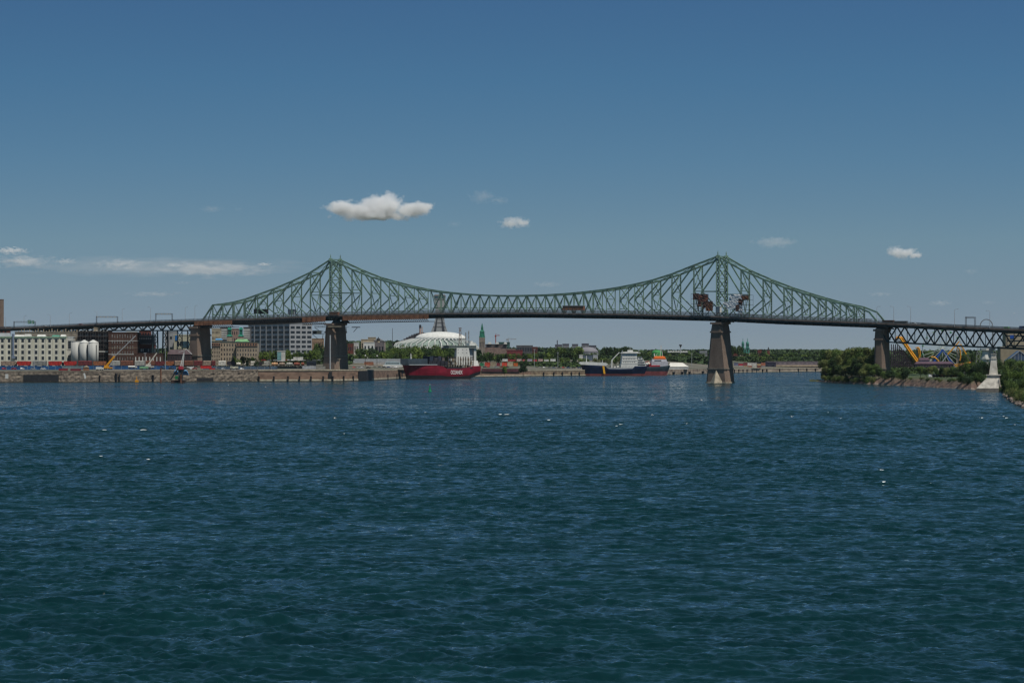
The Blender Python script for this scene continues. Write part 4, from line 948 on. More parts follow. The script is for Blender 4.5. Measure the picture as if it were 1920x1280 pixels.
# houses past the left main pier
for (a, b, yt, Y, m, lab, rf, c, rw) in ((652, 662, 645, 3000, M_redbrick, 'small red brick house right of the left main pier', 'flat', 3, 2), (663.5, 672, 643, 3010, M_offwhite, 'narrow white house with tall windows right of the red brick house', 'flat', 2, 2),
      (681.5, 701.5, 642.5, 2980, M_white, 'white house with dark square windows above the trees', 'flat', 3, 2), (677, 700, 637, 3080, M_tan, 'tan block stepped up behind the white house', 'flat', 5, 2), (690, 704, 633, 3120, mat('tan_pale', (.42, .34, .24), .9, .15, .3), 'pale tan top block left of the church cupola', 'flat', 3, 2),
      (699, 720, 639, 3090, mat('grey_slate', (.14, .13, .14), .9, .2, .3), 'grey church body under a dark cupola', 'gable', 4, 1), (715, 722, 640, 3150, M_stone, 'small stone gable right of the church cupola', 'gable', 2, 1)):
    building('house', lab, 'house', a, b, yt, Y, m, depth=12, cols=c, rows=rw, win=(.45, .42), roof=rf, roofm=M_grey)
F = Frame(709.5, 3085, Z(642, 3085)); r = thing('cupola', 'dark round church cupola above the small houses', 'cupola', F.loc())
mb = MB(); mb.lathe([(1.5, 0), (1.5, 2.2)], n=10); mb.build('drum', M_tan, r)
mb = MB(); mb.lathe([(1.9, 2.203), (2.0, 3), (1.5, 4.2), (.5, 5), (.15, 6.2)], n=10); mb.build('dome', M_black, r)
mb = MB(); mb.tube((X(736, 3300), 3300, 14), (X(736, 3300), 3300, Z(615, 3300)), .45, .25, 6)
tag(mb.build('mast', M_dgrey), 'thin lone mast against the sky left of the stadium', 'mast')
# stadium
SY = 4300
def SX(px): return X(px, SY)
r = thing('stadium', 'white domed stadium with pale ribs and a tall flared tower behind', 'stadium', (SX(822), SY, 14))
mb = MB(); prof = []
cx = (SX(777)+SX(874))/2-SX(822); rad = (SX(874)-SX(777))/2; zt = Z(621.5, SY)-14; ze = Z(636, SY)-14
mb.lathe([(rad*math.cos(t), ze+(zt-ze)*(math.sin(t)**.85)) for t in np.linspace(0, R(86), 10)], (cx, 20, 0), 40, 1, .6); o = mb.build('dome_roof', M_white, r, smooth=True)
R1 = (SX(896)-SX(736))/2; c1 = (SX(896)+SX(736))/2-SX(822); zb1 = Z(650, SY)-14
mb = MB(); mb.lathe([(R1*1.0, 0), (R1*1.0, zb1), (R1*.93, zb1+4), (rad*1.12, ze-2.5), (rad*1.0, ze-.4)], (c1, 20, 0), 48, 1, .6); mb.build('bowl', mat('stadium_green', (.21, .265, .235), .8, .1, .1), r)
for k in range(40):
    a = 2*math.pi*k/40
    if math.sin(a) > .35: continue
    mb = MB(); P = []
    for (rr, z) in ((R1*1.01, zb1-3), (R1*.94, zb1+5), (rad*1.13, ze-1.5), (rad*1.0, ze+.5)):
        cc = c1 if rr > rad*1.05 else (c1+cx)/2
        P.append(Vector((cc+rr*math.cos(a), 20+rr*.6*math.sin(a)-.8, z+.6)))
    for p, q in zip(P[:-1], P[1:]): mb.bar(p, q, 1.25, 1.2)
    mb.build('rib', M_white, r)
mb = MB(); mb.lathe([(R1*1.03, zb1-5), (R1*1.03, zb1-1), (R1*.98, zb1+.5)], (c1, 20, 0), 48, 1, .6); mb.build('rim', M_offwhite, r)
# tower: two flared legs joining and widening again at the top
prf = [(622, 805, 838), (612, 809.5, 834), (604, 812.3, 832), (597, 814, 831), (590, 815, 830), (575, 814, 831), (560, 812, 833), (553, 811, 834), (550, 813, 832)]
mb = MB()
for (a, b) in zip(prf[:-1], prf[1:]):
    mb.frus((SX(a[1])-SX(822), SX(a[2])-SX(822), 60, 72), (SX(b[1])-SX(822), SX(b[2])-SX(822), 60, 72), Z(a[0], SY)-14-1, Z(b[0], SY)-14)
mb.frus((SX(801)-SX(822), SX(842)-SX(822), 60, 72), (SX(805)-SX(822), SX(838)-SX(822), 60, 72), 0, Z(622, SY)-15)
tw = mb.build('tower', mat('stadium_tower', (.27, .275, .28), .8, .08, .05), r)
for s0, s1, e0, e1 in ((811, 815.5, 817.5, 819), (827.5, 832.5, 825, 826.5)):
    mb = MB(); mb.add([(SX(s0)-SX(822), 59.6, Z(622, SY)-14), (SX(s1)-SX(822), 59.6, Z(622, SY)-14), (SX(e1)-SX(822), 59.6, Z(592, SY)-14), (SX(e0)-SX(822), 59.6, Z(592, SY)-14)]+
                      [(SX(s0)-SX(822), 59.9, Z(622, SY)-14), (SX(s1)-SX(822), 59.9, Z(622, SY)-14), (SX(e1)-SX(822), 59.9, Z(592, SY)-14), (SX(e0)-SX(822), 59.9, Z(592, SY)-14)],
                      [(0, 1, 2, 3), (4, 7, 6, 5), (0, 4, 5, 1), (1, 5, 6, 2), (2, 6, 7, 3), (3, 7, 4, 0)]); mb.build('dark_recess', mat('recess', (.04, .045, .055), .8, .1, .1), tw)
mb = MB(); mb.frus((SX(812)-SX(822), SX(833)-SX(822), 59.4, 59.9), (SX(813)-SX(822), SX(832)-SX(822), 59.4, 59.9), Z(557, SY)-14, Z(554, SY)-14); mb.build('observation_windows', M_bglass, tw)
# grey terraces left of stadium, chimneys, masts
F = Frame(748, 4700, 14); r = thing('terraced_building', 'dark grey stepped terraces rising left behind the stadium dome', 'building', F.loc())
for i in range(9):
    a = 752+i*4.6; mb = MB(); z = F.z(637.5-(1-(1-i/8)**1.6)*15); mb.box(F.x(a), F.x(a+4.55), i*3, 60, 0, z)
    for j in range(4): mb.box(F.x(a)-.3, F.x(a+4.5), i*3-.6, i*3-.05, z-2-j*3.2, z-.9-j*3.2)
    mb.build('terrace', mat('terrace_grey', (.085, .08, .09), .9, .3, .1), r)
mb = MB(); mb.box(F.x(793.4), F.x(843), 30, 60, 0, F.z(623.5)); mb.build('back_block', mat('terrace_grey', (.085, .08, .09), .9, .3, .1), r)
def stack(px0, px1, yt, Y, m, lab, top=None, yb=640):
    F = Frame((px0+px1)/2, Y, 14); rr = (X(px1, Y)-X(px0, Y))/2; r = thing('chimney', lab, 'chimney', F.loc())
    mb = MB(); mb.tube((0, 0, 0), (0, 0, F.z(yt)), rr*1.1, rr*.9, 12); mb.build('shaft', m, r)
    if top: mb = MB(); mb.tube((0, 0, F.z(yt+6)), (0, 0, F.z(yt)+.1), rr, rr*.95, 12); mb.build('dark_top', top, r)
stack(785.8, 790, 609, 4600, mat('pink_stack', (.36, .25, .22), .9, .1, .1), 'pink-grey chimney with black top left of the stadium tower', M_black)
stack(790.6, 792.5, 612, 4650, mat('pale_stack', (.40, .30, .24), .9, .1, .1), 'thin pale chimney right beside the black topped one')
def trestle(p0, p1, yt, Y, lab, m):
    F = Frame(p0, Y, 14); L = F.x(p1); H = F.z(yt); r = thing('lattice_mast', lab, 'mast', F.loc())
    mb = MB(); mb.bar((0, 0, 0), (L*.25, 0, H), .8); mb.bar((L, 0, 0), (L*.75, 0, H), .8); mb.build('legs', m, r)
    mb = MB()
    for i in range(7): mb.bar((L*.1, 0, H*i/7), (L*.9, 0, H*(i+1)/7), .5); mb.bar((L*.9, 0, H*i/7), (L*.1, 0, H*(i+1)/7), .5)
    mb.box(0, L, -.5, .5, H-.6, H+.5); mb.build('lacing', m, r)
trestle(860, 865.5, 615, 4000, 'brownish lattice mast right of the stadium dome', mat('brown_mast', (.17, .12, .10), .8, .2, .3))
trestle(872, 874.5, 624, 4000, 'shorter grey mast right of the brownish lattice mast', M_grey); trestle(877.4, 880, 621, 4050, 'thin mast nearest to the green church spire', M_grey)
# church with a green spire
F = Frame(898.4, 3500, 15); r = thing('church', 'stone church tower with tall green copper spire beside the stadium', 'church', F.loc()); L = F.x(909.4); m_ = L/2
mb = MB(); mb.box(0, L, 0, L, 0, F.z(633)); mb.build('tower', mat('church_stone', (.24, .20, .17), .9, .2, .3), r)
mb = MB(); mb.box(-.35, L+.35, -.35, L+.35, F.z(640.6), F.z(640)); mb.box(-.3, L+.3, -.3, L+.3, F.z(633.4), F.z(632.6)); mb.build('string_course', M_palest, r)
for i in range(3):
    mb = MB(); x = L*(.2+.3*i); mb.box(x-.35, x+.35, -.12, .1, F.z(650), F.z(642)); mb.build('louvre', M_black, r)
mb = MB(); 
def sq(h, y): return (m_*(1-h), L-m_*(1-h), m_*(1-h), L-m_*(1-h))
for (h0, y0, h1, y1) in ((1.05, 632.6, .98, 630), (.82, 630, .78, 622), (.86, 622, .5, 618.5), (.42, 618.5, .40, 615), (.42, 615, .06, 605.5)): mb.frus(sq(h0, y0), sq(h1, y1), F.z(y0), F.z(y1))
for sx in (.1, .9):
    mb.tube((L*sx, .3, F.z(630)), (L*sx, .3, F.z(624)), .4, .05, 6)
mb.build('copper_spire', mat('spire_green', (.02, .15, .10), .7, .3, .4), r)
mb = MB(); mb.box(-m_*.2, L*6.2, 2, 22, 0, F.z(654)); mb.box(L*1.02, L*3.6, 4, 20, F.z(654), F.z(651.5)); mb.build('nave', mat('church_brick', (.20, .14, .12), .9, .2, .3), r)
# roofs right of the church
r, F, L, H = building('building', 'long dark roofed building with white dormers right of the green spire', 'building', 910, 950, 646, 3700, mat('dark_roof', (.09, .075, .075), .9, .2, .2), depth=20, zb=15)
for a, b in ((914, 922), (928.5, 936), (944, 951)):
    mb = MB(); mb.slab([(F.x(a), H+.71), (F.x(b), H+.71), (F.x(b)-1, H+3.2), (F.x(a)+1.6, H+3.6)], -2, 4); mb.build('white_dormer', M_white, r)
r, F, L, H = building('building', 'green copper topped building under the two cranes', 'building', 930.5, 956, 642, 3900, mat('green_front', (.05, .12, .10), .8, .2, .2), depth=20, zb=15, cols=9, rows=2, win=(.5, .5), margin=(0, 14))
building('building', 'dark flat block with a line of windows right of the cranes', 'building', 968, 999, 648, 3800, mat('dark_block', (.08, .08, .09), .9, .2, .2), depth=20, zb=15, cols=10, rows=2, win=(.6, .5), cornice=M_grey)
building('building', 'brown brick block stepping down behind the trees', 'building', 998, 1008, 651, 3780, M_redbrick, depth=15, zb=15, cols=4, rows=2)
building('building', 'dark red long roofed shed with white skylight in the middle distance', 'building', 950, 980, 657, 3400, mat('maroon', (.15, .03, .035), .8, .2, .3), depth=15, zb=13)
def tower_crane(px, yt, yb, j0, j1, yj, Y, m, lab):
    F = Frame(px, Y, 15); r = thing('tower_crane', lab, 'crane', F.loc())
    mb = MB(); mb.bar((0, 0, 0), (0, 0, F.z(yj)), 1.3); mb.bar((0, 0, F.z(yj)), (0, 0, F.z(yt)), .7); mb.build('mast', m, r)
    mb = MB(); mb.bar((F.x(j0), 0, F.z(yj)), (F.x(j1), 0, F.z(yj)), .8, .9); mb.bar((F.x(j1), 0, F.z(yj)+.4), (0, 0, F.z(yt)), .2); mb.box(F.x(j0), F.x(j0)+2.5, -.8, .8, F.z(yj)-2, F.z(yj)); mb.build('jib', m, r)
tower_crane(929.5, 625.5, 645, 927.6, 937, 628.8, 4200, mat('red_crane', (.25, .05, .04), .7, .1, 1), 'red tower crane with short jib right of the church spire')
tower_crane(953, 633, 648, 949, 968, 635.8, 4300, M_grey, 'grey tower crane with long jib right of the red crane')
for (a, b, yt, lab) in ((1041, 1054, 646.5, 'dark block with a slim tower on the skyline behind the tall trees'), (1055, 1067, 645, 'second dark skyline block behind the tall trees'), (1073, 1084, 645.5, 'low dark skyline block left of the grey dome'), (1091, 1104, 644.5, 'dark skyline block above the grey dome'), (1104, 1118, 648, 'mottled skyline block right above the grey dome')):
    building('building', lab, 'building', a, b, yt, 4800, mat('skyline_dark', (.08, .08, .10), .9, .2, .1), depth=20, zb=15, cols=5, rows=3, win=(.5, .4), wm=M_grey)
mb = MB(); mb.box(X(1044, 4790), X(1045.8, 4790), 4790, 4793, 20, Z(637.5, 4790)); tag(mb.build('slim_tower', mat('skyline_dark', (0, 0, 0))), 'slim dark tower on the skyline left of the grey dome', 'tower')
F = Frame(1102.5, 3900, 14); r = thing('arena', 'low grey dome of an arena behind the navy ship', 'arena', F.loc()); rd = F.x(1122)
mb = MB(); mb.lathe([(rd*math.cos(t), F.z(661)+(F.z(650.5)-F.z(661))*math.sin(t)) for t in np.linspace(0, R(85), 8)], n=32, sy=.7); mb.build('dome', mat('arena_grey', (.20, .195, .22), .7, .1, .1), r, smooth=True)
mb = MB(); mb.lathe([(rd*.99, 0), (rd*.99, F.z(661)-.01)], n=32, sy=.7); mb.build('walls', M_grey, r)
for (a, b, yt, yb, m, lab) in ((1086, 1093, 666, 672, M_offwhite, 'small white hut among trees left of the navy ship'), (1112, 1121, 665.5, 671, M_lgrey, 'pale grey hut among trees behind the navy ship'), (1093, 1111, 667, 673, mat('bluegrey_wall', (.10, .13, .17), .8, .1, .3), 'blue grey low wall building behind the navy ship mast')):
    building('hut', lab, 'hut', a, b, yt, 3300, m, depth=6, zb=Z(yb+2, 3300))
# distance right of the ships
F = Frame(1252, 4400, 15); r = thing('long_roof', 'long white scalloped roof on the skyline left of the right main pier', 'building', F.loc()); L = F.x(1290)
mb = MB(); mb.box(0, L, 0, 20, 0, F.z(660.5)); mb.build('walls', M_dgrey, r)
for i in range(8):
    mb = MB(); a = L*i/8; b = L*(i+1)/8-.02; z = F.z(660.5)+.003; mb.slab([(a, z), (b, z), (b-.4, z+1.5), ((a+b)/2, z+2.2), (a+.4, z+1.5)], -1, 20); mb.build('roof_bay', M_white, r)
F = Frame(1276, 4300, 15); r = thing('water_tower', 'funnel shaped water tower above the long white roof', 'water tower', F.loc())
mb = MB(); mb.tube((0, 0, 0), (0, 0, F.z(650)), .8, .6, 8); mb.build('stem', M_lgrey, r)
mb = MB(); mb.lathe([(.6, F.z(651)), (2.2, F.z(647)), (2.2, F.z(646)), (.5, F.z(645.5))], n=10); mb.build('tank', M_dgrey, r)
F = Frame(1231.5, 3600, 14); r = thing('green_hall', 'bright green curved roof behind the red ship house', 'hall', F.loc()); rd = F.x(1241)
mb = MB(); mb.lathe([(rd, 0), (rd, F.z(661)), (rd*.9, F.z(658.5)), (rd*.5, F.z(656.4)), (.1, F.z(656))], n=20, sy=.7); mb.build('roof', mat('lime_roof', (.05, .25, .07), .7, .15, .3), r, smooth=False)
# twin green bell towers
F = Frame(1388, 4100, 15); r = thing('church', 'church with twin green copper bell towers above the trees right of the main pier', 'church', F.loc())
def X2(p): return F.x(p)
mb = MB(); mb.box(X2(1387.6), X2(1406.5), 0, 20, 0, F.z(662)); mb.build('nave', M_stone, r)
for a, b in ((1389.8, 1396.3), (1398, 1405.3)):
    x0, x1 = X2(a), X2(b); w = x1-x0; cm = (x0+x1)/2
    mb = MB(); mb.box(x0, x1, -1, w-1, F.z(662)+.003, F.z(653)); mb.box(x0-.4, x1+.4, -1.4, w-.6, F.z(652.99), F.z(652.2)); mb.box(x0+.8, x1-.8, -.2, w-1.8, F.z(652.19), F.z(646.5)); mb.box(x0+.2, x1-.2, -.8, w-1.2, F.z(646.49), F.z(645.8))
    mb.lathe([(w*.34, F.z(645.79)), (w*.4, F.z(644)), (w*.3, F.z(641.5)), (w*.08, F.z(639.5)), (w*.05, F.z(634))], (cm, w/2-1, 0), 10)
    mb.build('bell_tower', mat('mint_copper', (.045, .20, .155), .7, .3, .3), r)
    mb = MB(); mb.box(cm-.8, cm+.8, -1.1, -.9, F.z(660), F.z(655)); mb.build('belfry_opening', M_black, r)
for (px, lab) in ((1441, 'small church spire poking above the far trees'), ):
    F = Frame(px, 4200, 15); r = thing('church_spire', lab, 'spire', F.loc()); mb = MB(); mb.box(-1.8, 1.8, 0, 3, 0, F.z(657)); mb.build('base', M_redbrick, r); mb = MB(); mb.lathe([(2, F.z(657)+.003), (1.4, F.z(654.5)), (.1, F.z(650))], (0, 1.5, 0), 6); mb.build('cap', M_black, r)
building('building', 'red roofed school peeping over trees left of the small far spire', 'building', 1421, 1428, 656.5, 4100, M_redbrick, depth=14, zb=15, cols=3, rows=1)
building('building', 'brown brick flats half buried in trees right of the main pier', 'building', 1375, 1386, 663.5, 3900, M_redbrick, depth=14, zb=14, cols=4, rows=2)
r, F, L, H = building('building', 'grey flats with ribbon windows in the trees left of the main pier', 'building', 1312, 1326, 658.5, 4000, M_grey, depth=14, zb=14, cols=6, rows=2)
# port sheds on the far quay
r, F, L, H = building('warehouse', 'long purple-grey port shed with dark doorways on the far quay', 'warehouse', 1438, 1640, 678.5, 3660, mat('shed_grey', (.19, .155, .17), .9, .15, .2), depth=24, zb=4.6, cols=24, rows=1, win=(.5, .3), wm=M_dgrey, margin=(0, 5.5))
mb = MB(); mb.box(0, L, -1.0, -.06, F.z(687), F.z(684.2)); mb.build('pale_ground_floor', M_tan, r)
building('warehouse', 'dark blue-black shed end at the left of the long port shed', 'warehouse', 1420, 1455, 680.5, 3650, mat('navy_shed', (.035, .035, .06), .9, .2, .3), depth=14, zb=4.6, cols=3, rows=1, win=(.3, .4))
F = Frame(1254, 3200, gnd(1270, 3200)); r = thing('pavilion', 'low white tent roofed pavilion on the quay right of the ships', 'pavilion', F.loc()); L = F.x(1291)
mb = MB(); mb.box(0, L, 0, 14, 0, F.z(687.5)); mb.build('walls', M_offwhite, r)
mb = MB(); h0 = F.z(687.4); h1 = F.z(680); mb.add([(-.5, -.5, h0), (L+.5, -.5, h0), (L+.5, 14.5, h0), (-.5, 14.5, h0), (2, 7, h1), (L*.72, 7, h1)], [(0, 1, 5, 4), (2, 3, 4, 5), (1, 2, 5), (3, 0, 4), (0, 3, 2, 1)]); mb.build('tent_roof', mat('tent_white', (.62, .60, .54), .7, .06, .3), r)

# ================================================================== TRAINS, CONTAINERS, VEHICLES
YR = 2560
def wagon(kind, a, b, yt, col, lab, px_shift=0, Yr=YR, grp='goods wagons on the quay railway'):
    Yr = 2560 if a < 430 else 2600
    F = Frame(a, Yr, Z(686.6, Yr)); L = F.x(b)-.5; H = F.z(yt); r = thing('freight_wagon', lab, 'freight wagon', F.loc(), 0, grp)
    m = mat('wagon_'+'_'.join('%d' % (c*255) for c in col), col, .7, .28, .6); mb = MB(); w = 1.5
    if kind == 'tank':
        mb.tube((.3, 0, H*.58), (L-.3, 0, H*.58), H*.38, H*.38, 14); mb.lathe([(.5, 0), (.5, .5)], (L/2, 0, H*.95), 8)
        for x in (.3, L-.3): mb.lathe([(H*.36, 0), (H*.2, .25), (.02, .3)], (x, 0, H*.4), 10, .2, 1)
    elif kind == 'hopper':
        mb.slab([(1.6, .9), (L-1.6, .9), (L, H*.45), (L, H), (0, H), (0, H*.45)], -w, w)
        for i in range(9): x = L*(i+.5)/9; mb.box(x-.1, x+.1, -w-.12, -w-.002, H*.4, H-.1)
    else:
        mb.box(0, L, -w, w, .9, H); mb.add([(0, -w, H+.003), (L, -w, H+.003), (L, w, H+.003), (0, w, H+.003), (0, 0, H+.45), (L, 0, H+.45)], [(0, 1, 5, 4), (2, 3, 4, 5), (1, 2, 5), (3, 0, 4)])
        for i in range(7): x = L*(i+.5)/7; mb.box(x-.09, x+.09, -w-.1, -w-.002, 1.0, H-.1)
        mb.box(L*.42, L*.58, -w-.16, -w-.1, 1.1, H-.3)
    mb.build('body', m, r)
    for x in (L*.16, L*.84):
        mb = MB(); mb.box(x-1.2, x+1.2, -1.1, 1.1, .45, .8)
        for q in (-.8, .8):
            for sy in (-.8, .7): mb.tube((x+q, sy, .45), (x+q, sy+.12, .45), .45, .45, 10)
        mb.build('bogie', M_black, r)
    mb = MB(); mb.box(-.25, L+.25, -.5, .5, .82, .95); mb.build('underframe', M_black, r)
C_ = dict(tan=(.30, .22, .17), red=(.42, .03, .025), grey=(.22, .22, .21), maroon=(.14, .028, .03), orange=(.30, .11, .05), brown=(.17, .07, .045), white=(.6, .58, .52), lg=(.36, .36, .33), peach=(.52, .30, .16), brick=(.24, .07, .045), navy=(.012, .02, .035), dark=(.04, .035, .045))
W = [('hopper', 2, 31, 'tan', 'tan covered hopper wagon, leftmost on the railway'), ('hopper', 32, 59.5, 'red', 'first bright red wagon from the left'), ('box', 61.5, 89, 'grey', 'grey wagon between two bright red wagons'), ('hopper', 91, 116.5, 'red', 'second bright red wagon from the left'),
     ('hopper', 120, 144.5, 'red', 'third bright red wagon, below the silos'), ('box', 147, 173.5, 'maroon', 'maroon wagon left of the orange one near the yellow crane'), ('hopper', 175, 200, 'orange', 'orange-brown wagon left of the yellow crane'), ('box', 208, 226, 'lg', 'pale grey wagon right of the yellow crane'),
     ('box', 227, 251, 'brown', 'brown wagon in front of the brown brick mill'), ('box', 253, 272, 'lg', 'pale grey wagon behind the white tank trailer'), ('box', 273, 291, 'brown', 'dark brown wagon behind the white boom crane'), ('hopper', 291.5, 310, 'maroon', 'maroon wagon left of an orange wagon by the tall pole'),
     ('hopper', 311, 327, 'orange', 'orange wagon left of the white barge crane'), ('box', 328, 345, 'tan', 'drab tan wagon behind the white barge crane'), ('box', 346, 363, 'brown', 'brown wagon right of the white barge crane'), ('box', 364, 380.5, 'maroon', 'maroon wagon at the foot of the left anchor pier'),
     ('box', 381.5, 396.5, 'tan', 'drab tan wagon just right of the left anchor pier'), ('box', 397, 405, 'maroon', 'short maroon wagon left of a tall white wagon'), ('box', 410, 424.5, 'white', 'tall white box wagon below the tan stone building'), ('hopper', 426, 442, 'dark', 'dark wagon between the white ones below the tan stone building'),
     ('tank', 443, 453, 'white', 'short white tank wagon, first of two together'), ('tank', 454, 468.5, 'white', 'longer white tank wagon, second of two together'), ('box', 470, 483, 'white', 'white box wagon at the end of the stone building'), ('hopper', 484, 493.5, 'dark', 'dark small wagon left of the pale wagon under the trees'),
     ('box', 495, 507.5, 'lg', 'pale grey wagon left of the peach coloured tank'), ('tank', 509, 522.5, 'peach', 'peach coloured tank wagon'), ('tank', 523.5, 535.5, 'tan', 'tan tank wagon right of the peach coloured one'), ('tank', 537, 550, 'lg', 'pale grey tank wagon left of the brick red one'),
     ('tank', 551, 563.5, 'brick', 'first brick red tank wagon'), ('tank', 564.5, 572, 'brick', 'second brick red tank wagon, shorter'), ('box', 575, 594, 'navy', 'navy box wagon left of the left main pier')]
for (k, a, b, c, lab) in W: wagon(k, a, b, 677+(1.2 if k == 'tank' else 0)+(a > 430)*1.0, C_[c], lab)
# rails and ballast below the wagons, blue hoarding
mb = MB(); mb.box(X(-60, 2557), X(640, 2557), 2555, 2566, 9, Z(686.6, 2560)-.02)
tag(mb.build('railway_embankment', mat('ballast', (.11, .095, .08), .95, .3, .6)), kind='structure')
def fence(p0, p1, yt, yb, Y, m, lab, name='hoarding', cat='hoarding', post=6):
    F = Frame(p0, Y, Z(yb, Y)); L = F.x(p1); H = F.z(yt); r = thing(name, lab, cat, F.loc())
    mb = MB(); mb.box(0, L, 0, .15, -3, H); mb.build('panels', m, r); mb = MB()
    for i in range(int(L/post)+1): mb.box(i*post-.08, i*post+.08, -.12, -.002, -1, H+.2)
    mb.build('posts', M_lgrey, r)
mbl = mat('hoarding_blue', (.018, .085, .22), .6, .25, .2)
fence(-40, 118, 685.8, 690.5, 2450, mbl, 'long blue hoarding in front of the red wagons, far left')
fence(150, 330, 685.8, 690, 2470, mbl, 'blue hoarding behind the yellow crane and the green truck')
fence(380, 520, 686.6, 690, 2480, mat('hoarding_slate', (.06, .10, .15), .7, .3, .3), 'slate blue low barrier below the white tank wagons')
# flat trailers and containers near the quay edge
def container(a, b, yt, yb, Y, col, lab, d=2.4, grp='containers on the quay', name='shipping_container', cat='container'):
    F = Frame(a, Y, Z(yb, Y)); L = F.x(b); H = F.z(yt); r = thing(name, lab, cat, F.loc(), 0, grp)
    m = mat('cont_'+'_'.join('%d' % (c*255) for c in col), col, .65, .2, .5); mb = MB(); mb.box(.12, L-.12, .08, d-.08, .12, H-.12)
    n = max(3, int(L/.9))
    for i in range(n): x = L*(i+.5)/n; mb.box(x-.12, x+.12, 0, .075, .2, H-.2)
    mb.build('walls', m, r); mb = MB()
    for x in (0, L-.118):
        for y in (0, d-.118): mb.box(x, x+.118, y, y+.118, 0, H)
    for z in (0, H-.118):
        for y in (-.02, d-.1): mb.box(-.01, L+.01, y, y+.12, z, z+.12)
    mb.build('frame', m, r)
container(117, 155, 685.5, 690.5, 2420, (.16, .21, .23), 'long grey-blue container left of the small orange hut')
container(110, 126.5, 690.5, 694.5, 2390, (.25, .03, .04), 'low dark red container at the quay edge under the grey-blue one')
container(132, 151, 691, 695, 2388, (.18, .02, .035), 'second dark red container at the quay edge')
container(376, 396, 685.5, 690.7, 2460, (.5, .03, .03), 'bright red container right of the barge crane')
container(392, 404, 690, 692.4, 2440, (.5, .03, .03), 'small red skip in front of the bright red container')
container(350, 363, 687, 691.5, 2430, (.6, .6, .58), 'white box with dark doors right of the barge crane')
container(432, 446, 687, 690.5, 2460, (.55, .52, .40), 'cream flat box above the rough stone quay')
container(434, 444, 690.7, 693.8, 2440, (.6, .6, .58), 'white cabin at the top of the rough stone quay')
container(550, 568, 669, 675, 2650, (.62, .61, .58), 'white lorry box parked before the roadside trees')
container(567, 592, 685.5, 691.5, 2500, (.36, .38, .40), 'silver grey container beside the left main pier')
container(593, 610, 686.3, 692, 2480, (.26, .25, .22), 'drab container with clutter beside the left main pier')
container(683, 700, 678, 684.3, 2760, (.28, .12, .07), 'rust brown container right of the left main pier')
container(701, 722, 679, 684, 2760, (.40, .38, .36), 'pale container between the rust one and the lamp post')
cols = [(.5, .48, .42), (.42, .30, .16), (.55, .54, .5), (.35, .03, .05), (.3, .06, .05), (.22, .07, .05), (.35, .13, .08), (.45, .43, .4), (.20, .05, .06), (.12, .13, .2), (.3, .28, .26)]
cn = ['cream', 'tan', 'white', 'crimson', 'red', 'brown', 'orange-brown', 'pale grey', 'maroon', 'slate blue', 'drab']
px = 1292.0; i = 0; cnt = {}
while px < 1433:
    k = (i*5+3) % 11; w = 7.2+(i % 3)*.8; cnt[k] = cnt.get(k, 0)+1
    hi = 679.5 if i % 4 != 3 else 681.5
    if not (1322 < px < 1372):
        container(px, px+w, hi, 685.2, 3580, cols[k], '%s %s container from left in the upper stack on the far quay' % (ORD[cnt[k]-1], cn[k]), grp='stacked containers on the far quay')
        container(px+.5, px+w-.2, 685.3, 689.6, 3578, cols[(k+4) % 11], 'ground level %s container below the %s %s one on the far quay' % (cn[(k+4) % 11], ORD[cnt[k]-1], cn[k]), grp='stacked containers on the far quay')
    px += w+.5; i += 1
for j, (a, b, c) in enumerate(((886, 893, 'green'), (895, 905, 'tomato red'), (906, 916, 'tan'), (917, 924, 'maroon'), (927, 937, 'bright red'), (938, 948, 'cream'), (949, 957, 'orange'))):
    container(a+14, b+14, 680-(j % 3), 686.2, 2960, {'green': (.03, .2, .09), 'tomato red': (.5, .07, .04), 'tan': (.32, .26, .18), 'maroon': (.2, .04, .05), 'bright red': (.6, .07, .04), 'cream': (.45, .38, .26), 'orange': (.5, .12, .03)}[c], c+' container in the row right of the red ship', grp='containers right of the red ship')
for j, (a, b, c, cc) in enumerate(((948, 957, 'white', (.6, .6, .58)), (958, 972, 'dark red', (.3, .03, .04)), (973, 983, 'pale pink', (.5, .36, .34)), (984, 990, 'white and red', (.5, .12, .12)), (993, 1003, 'lilac grey', (.34, .3, .36)), (1004, 1012, 'crimson', (.42, .05, .07)), (1013, 1023, 'pinkish', (.45, .3, .28)), (1024, 1034, 'off white', (.5, .5, .47)), (1036, 1047, 'small white', (.6, .6, .57)))):
    container(a-6 if a < 960 else a-4, b-5, 672.5+(j % 2), 677.2, 3150, cc, c+' trailer in the line of trailers under the distant trees', grp='line of trailers under the trees', name='trailer', cat='trailer')
# parked cars
rnd = random.Random(5); cc = [('white', (.7, .7, .7)), ('silver', (.35, .36, .38)), ('black', (.03, .03, .03)), ('blue', (.03, .07, .2)), ('red', (.35, .03, .03)), ('grey', (.13, .14, .15))]
def carrow(p0, p1, step, ybase, Y, where, jit=1):
    n = {}; p = p0
    while p < p1:
        c = cc[rnd.randrange(6)]; n[c[0]] = n.get(c[0], 0)+1
        q = p+rnd.uniform(-.4, .4)*jit
        car(q, Y, Z(ybase, Y), c[0], c[1], '%s %s car from left %s' % (ORD[n[c[0]]-1], c[0], where), rnd.choice((0, .1, -.15, 1.2)))
        p += step*rnd.uniform(.85, 1.3)
carrow(490, 602, 9, 676.5, 2655, 'parked before the roadside trees left of the left pier')
carrow(690, 750, 8.5, 689.6, 2700, 'parked on the quay between left pier and red ship')
carrow(662, 690, 8.5, 690.6, 2600, 'parked right beside the left main pier')
carrow(700, 752, 14, 675.5, 2900, 'on the raised road behind the long white barge roof')
carrow(1003, 1088, 8, 690.2, 3110, 'parked on the quay left of the navy ship')
carrow(905, 950, 10, 689.2, 2915, 'on the quay behind the purple-brown panel')
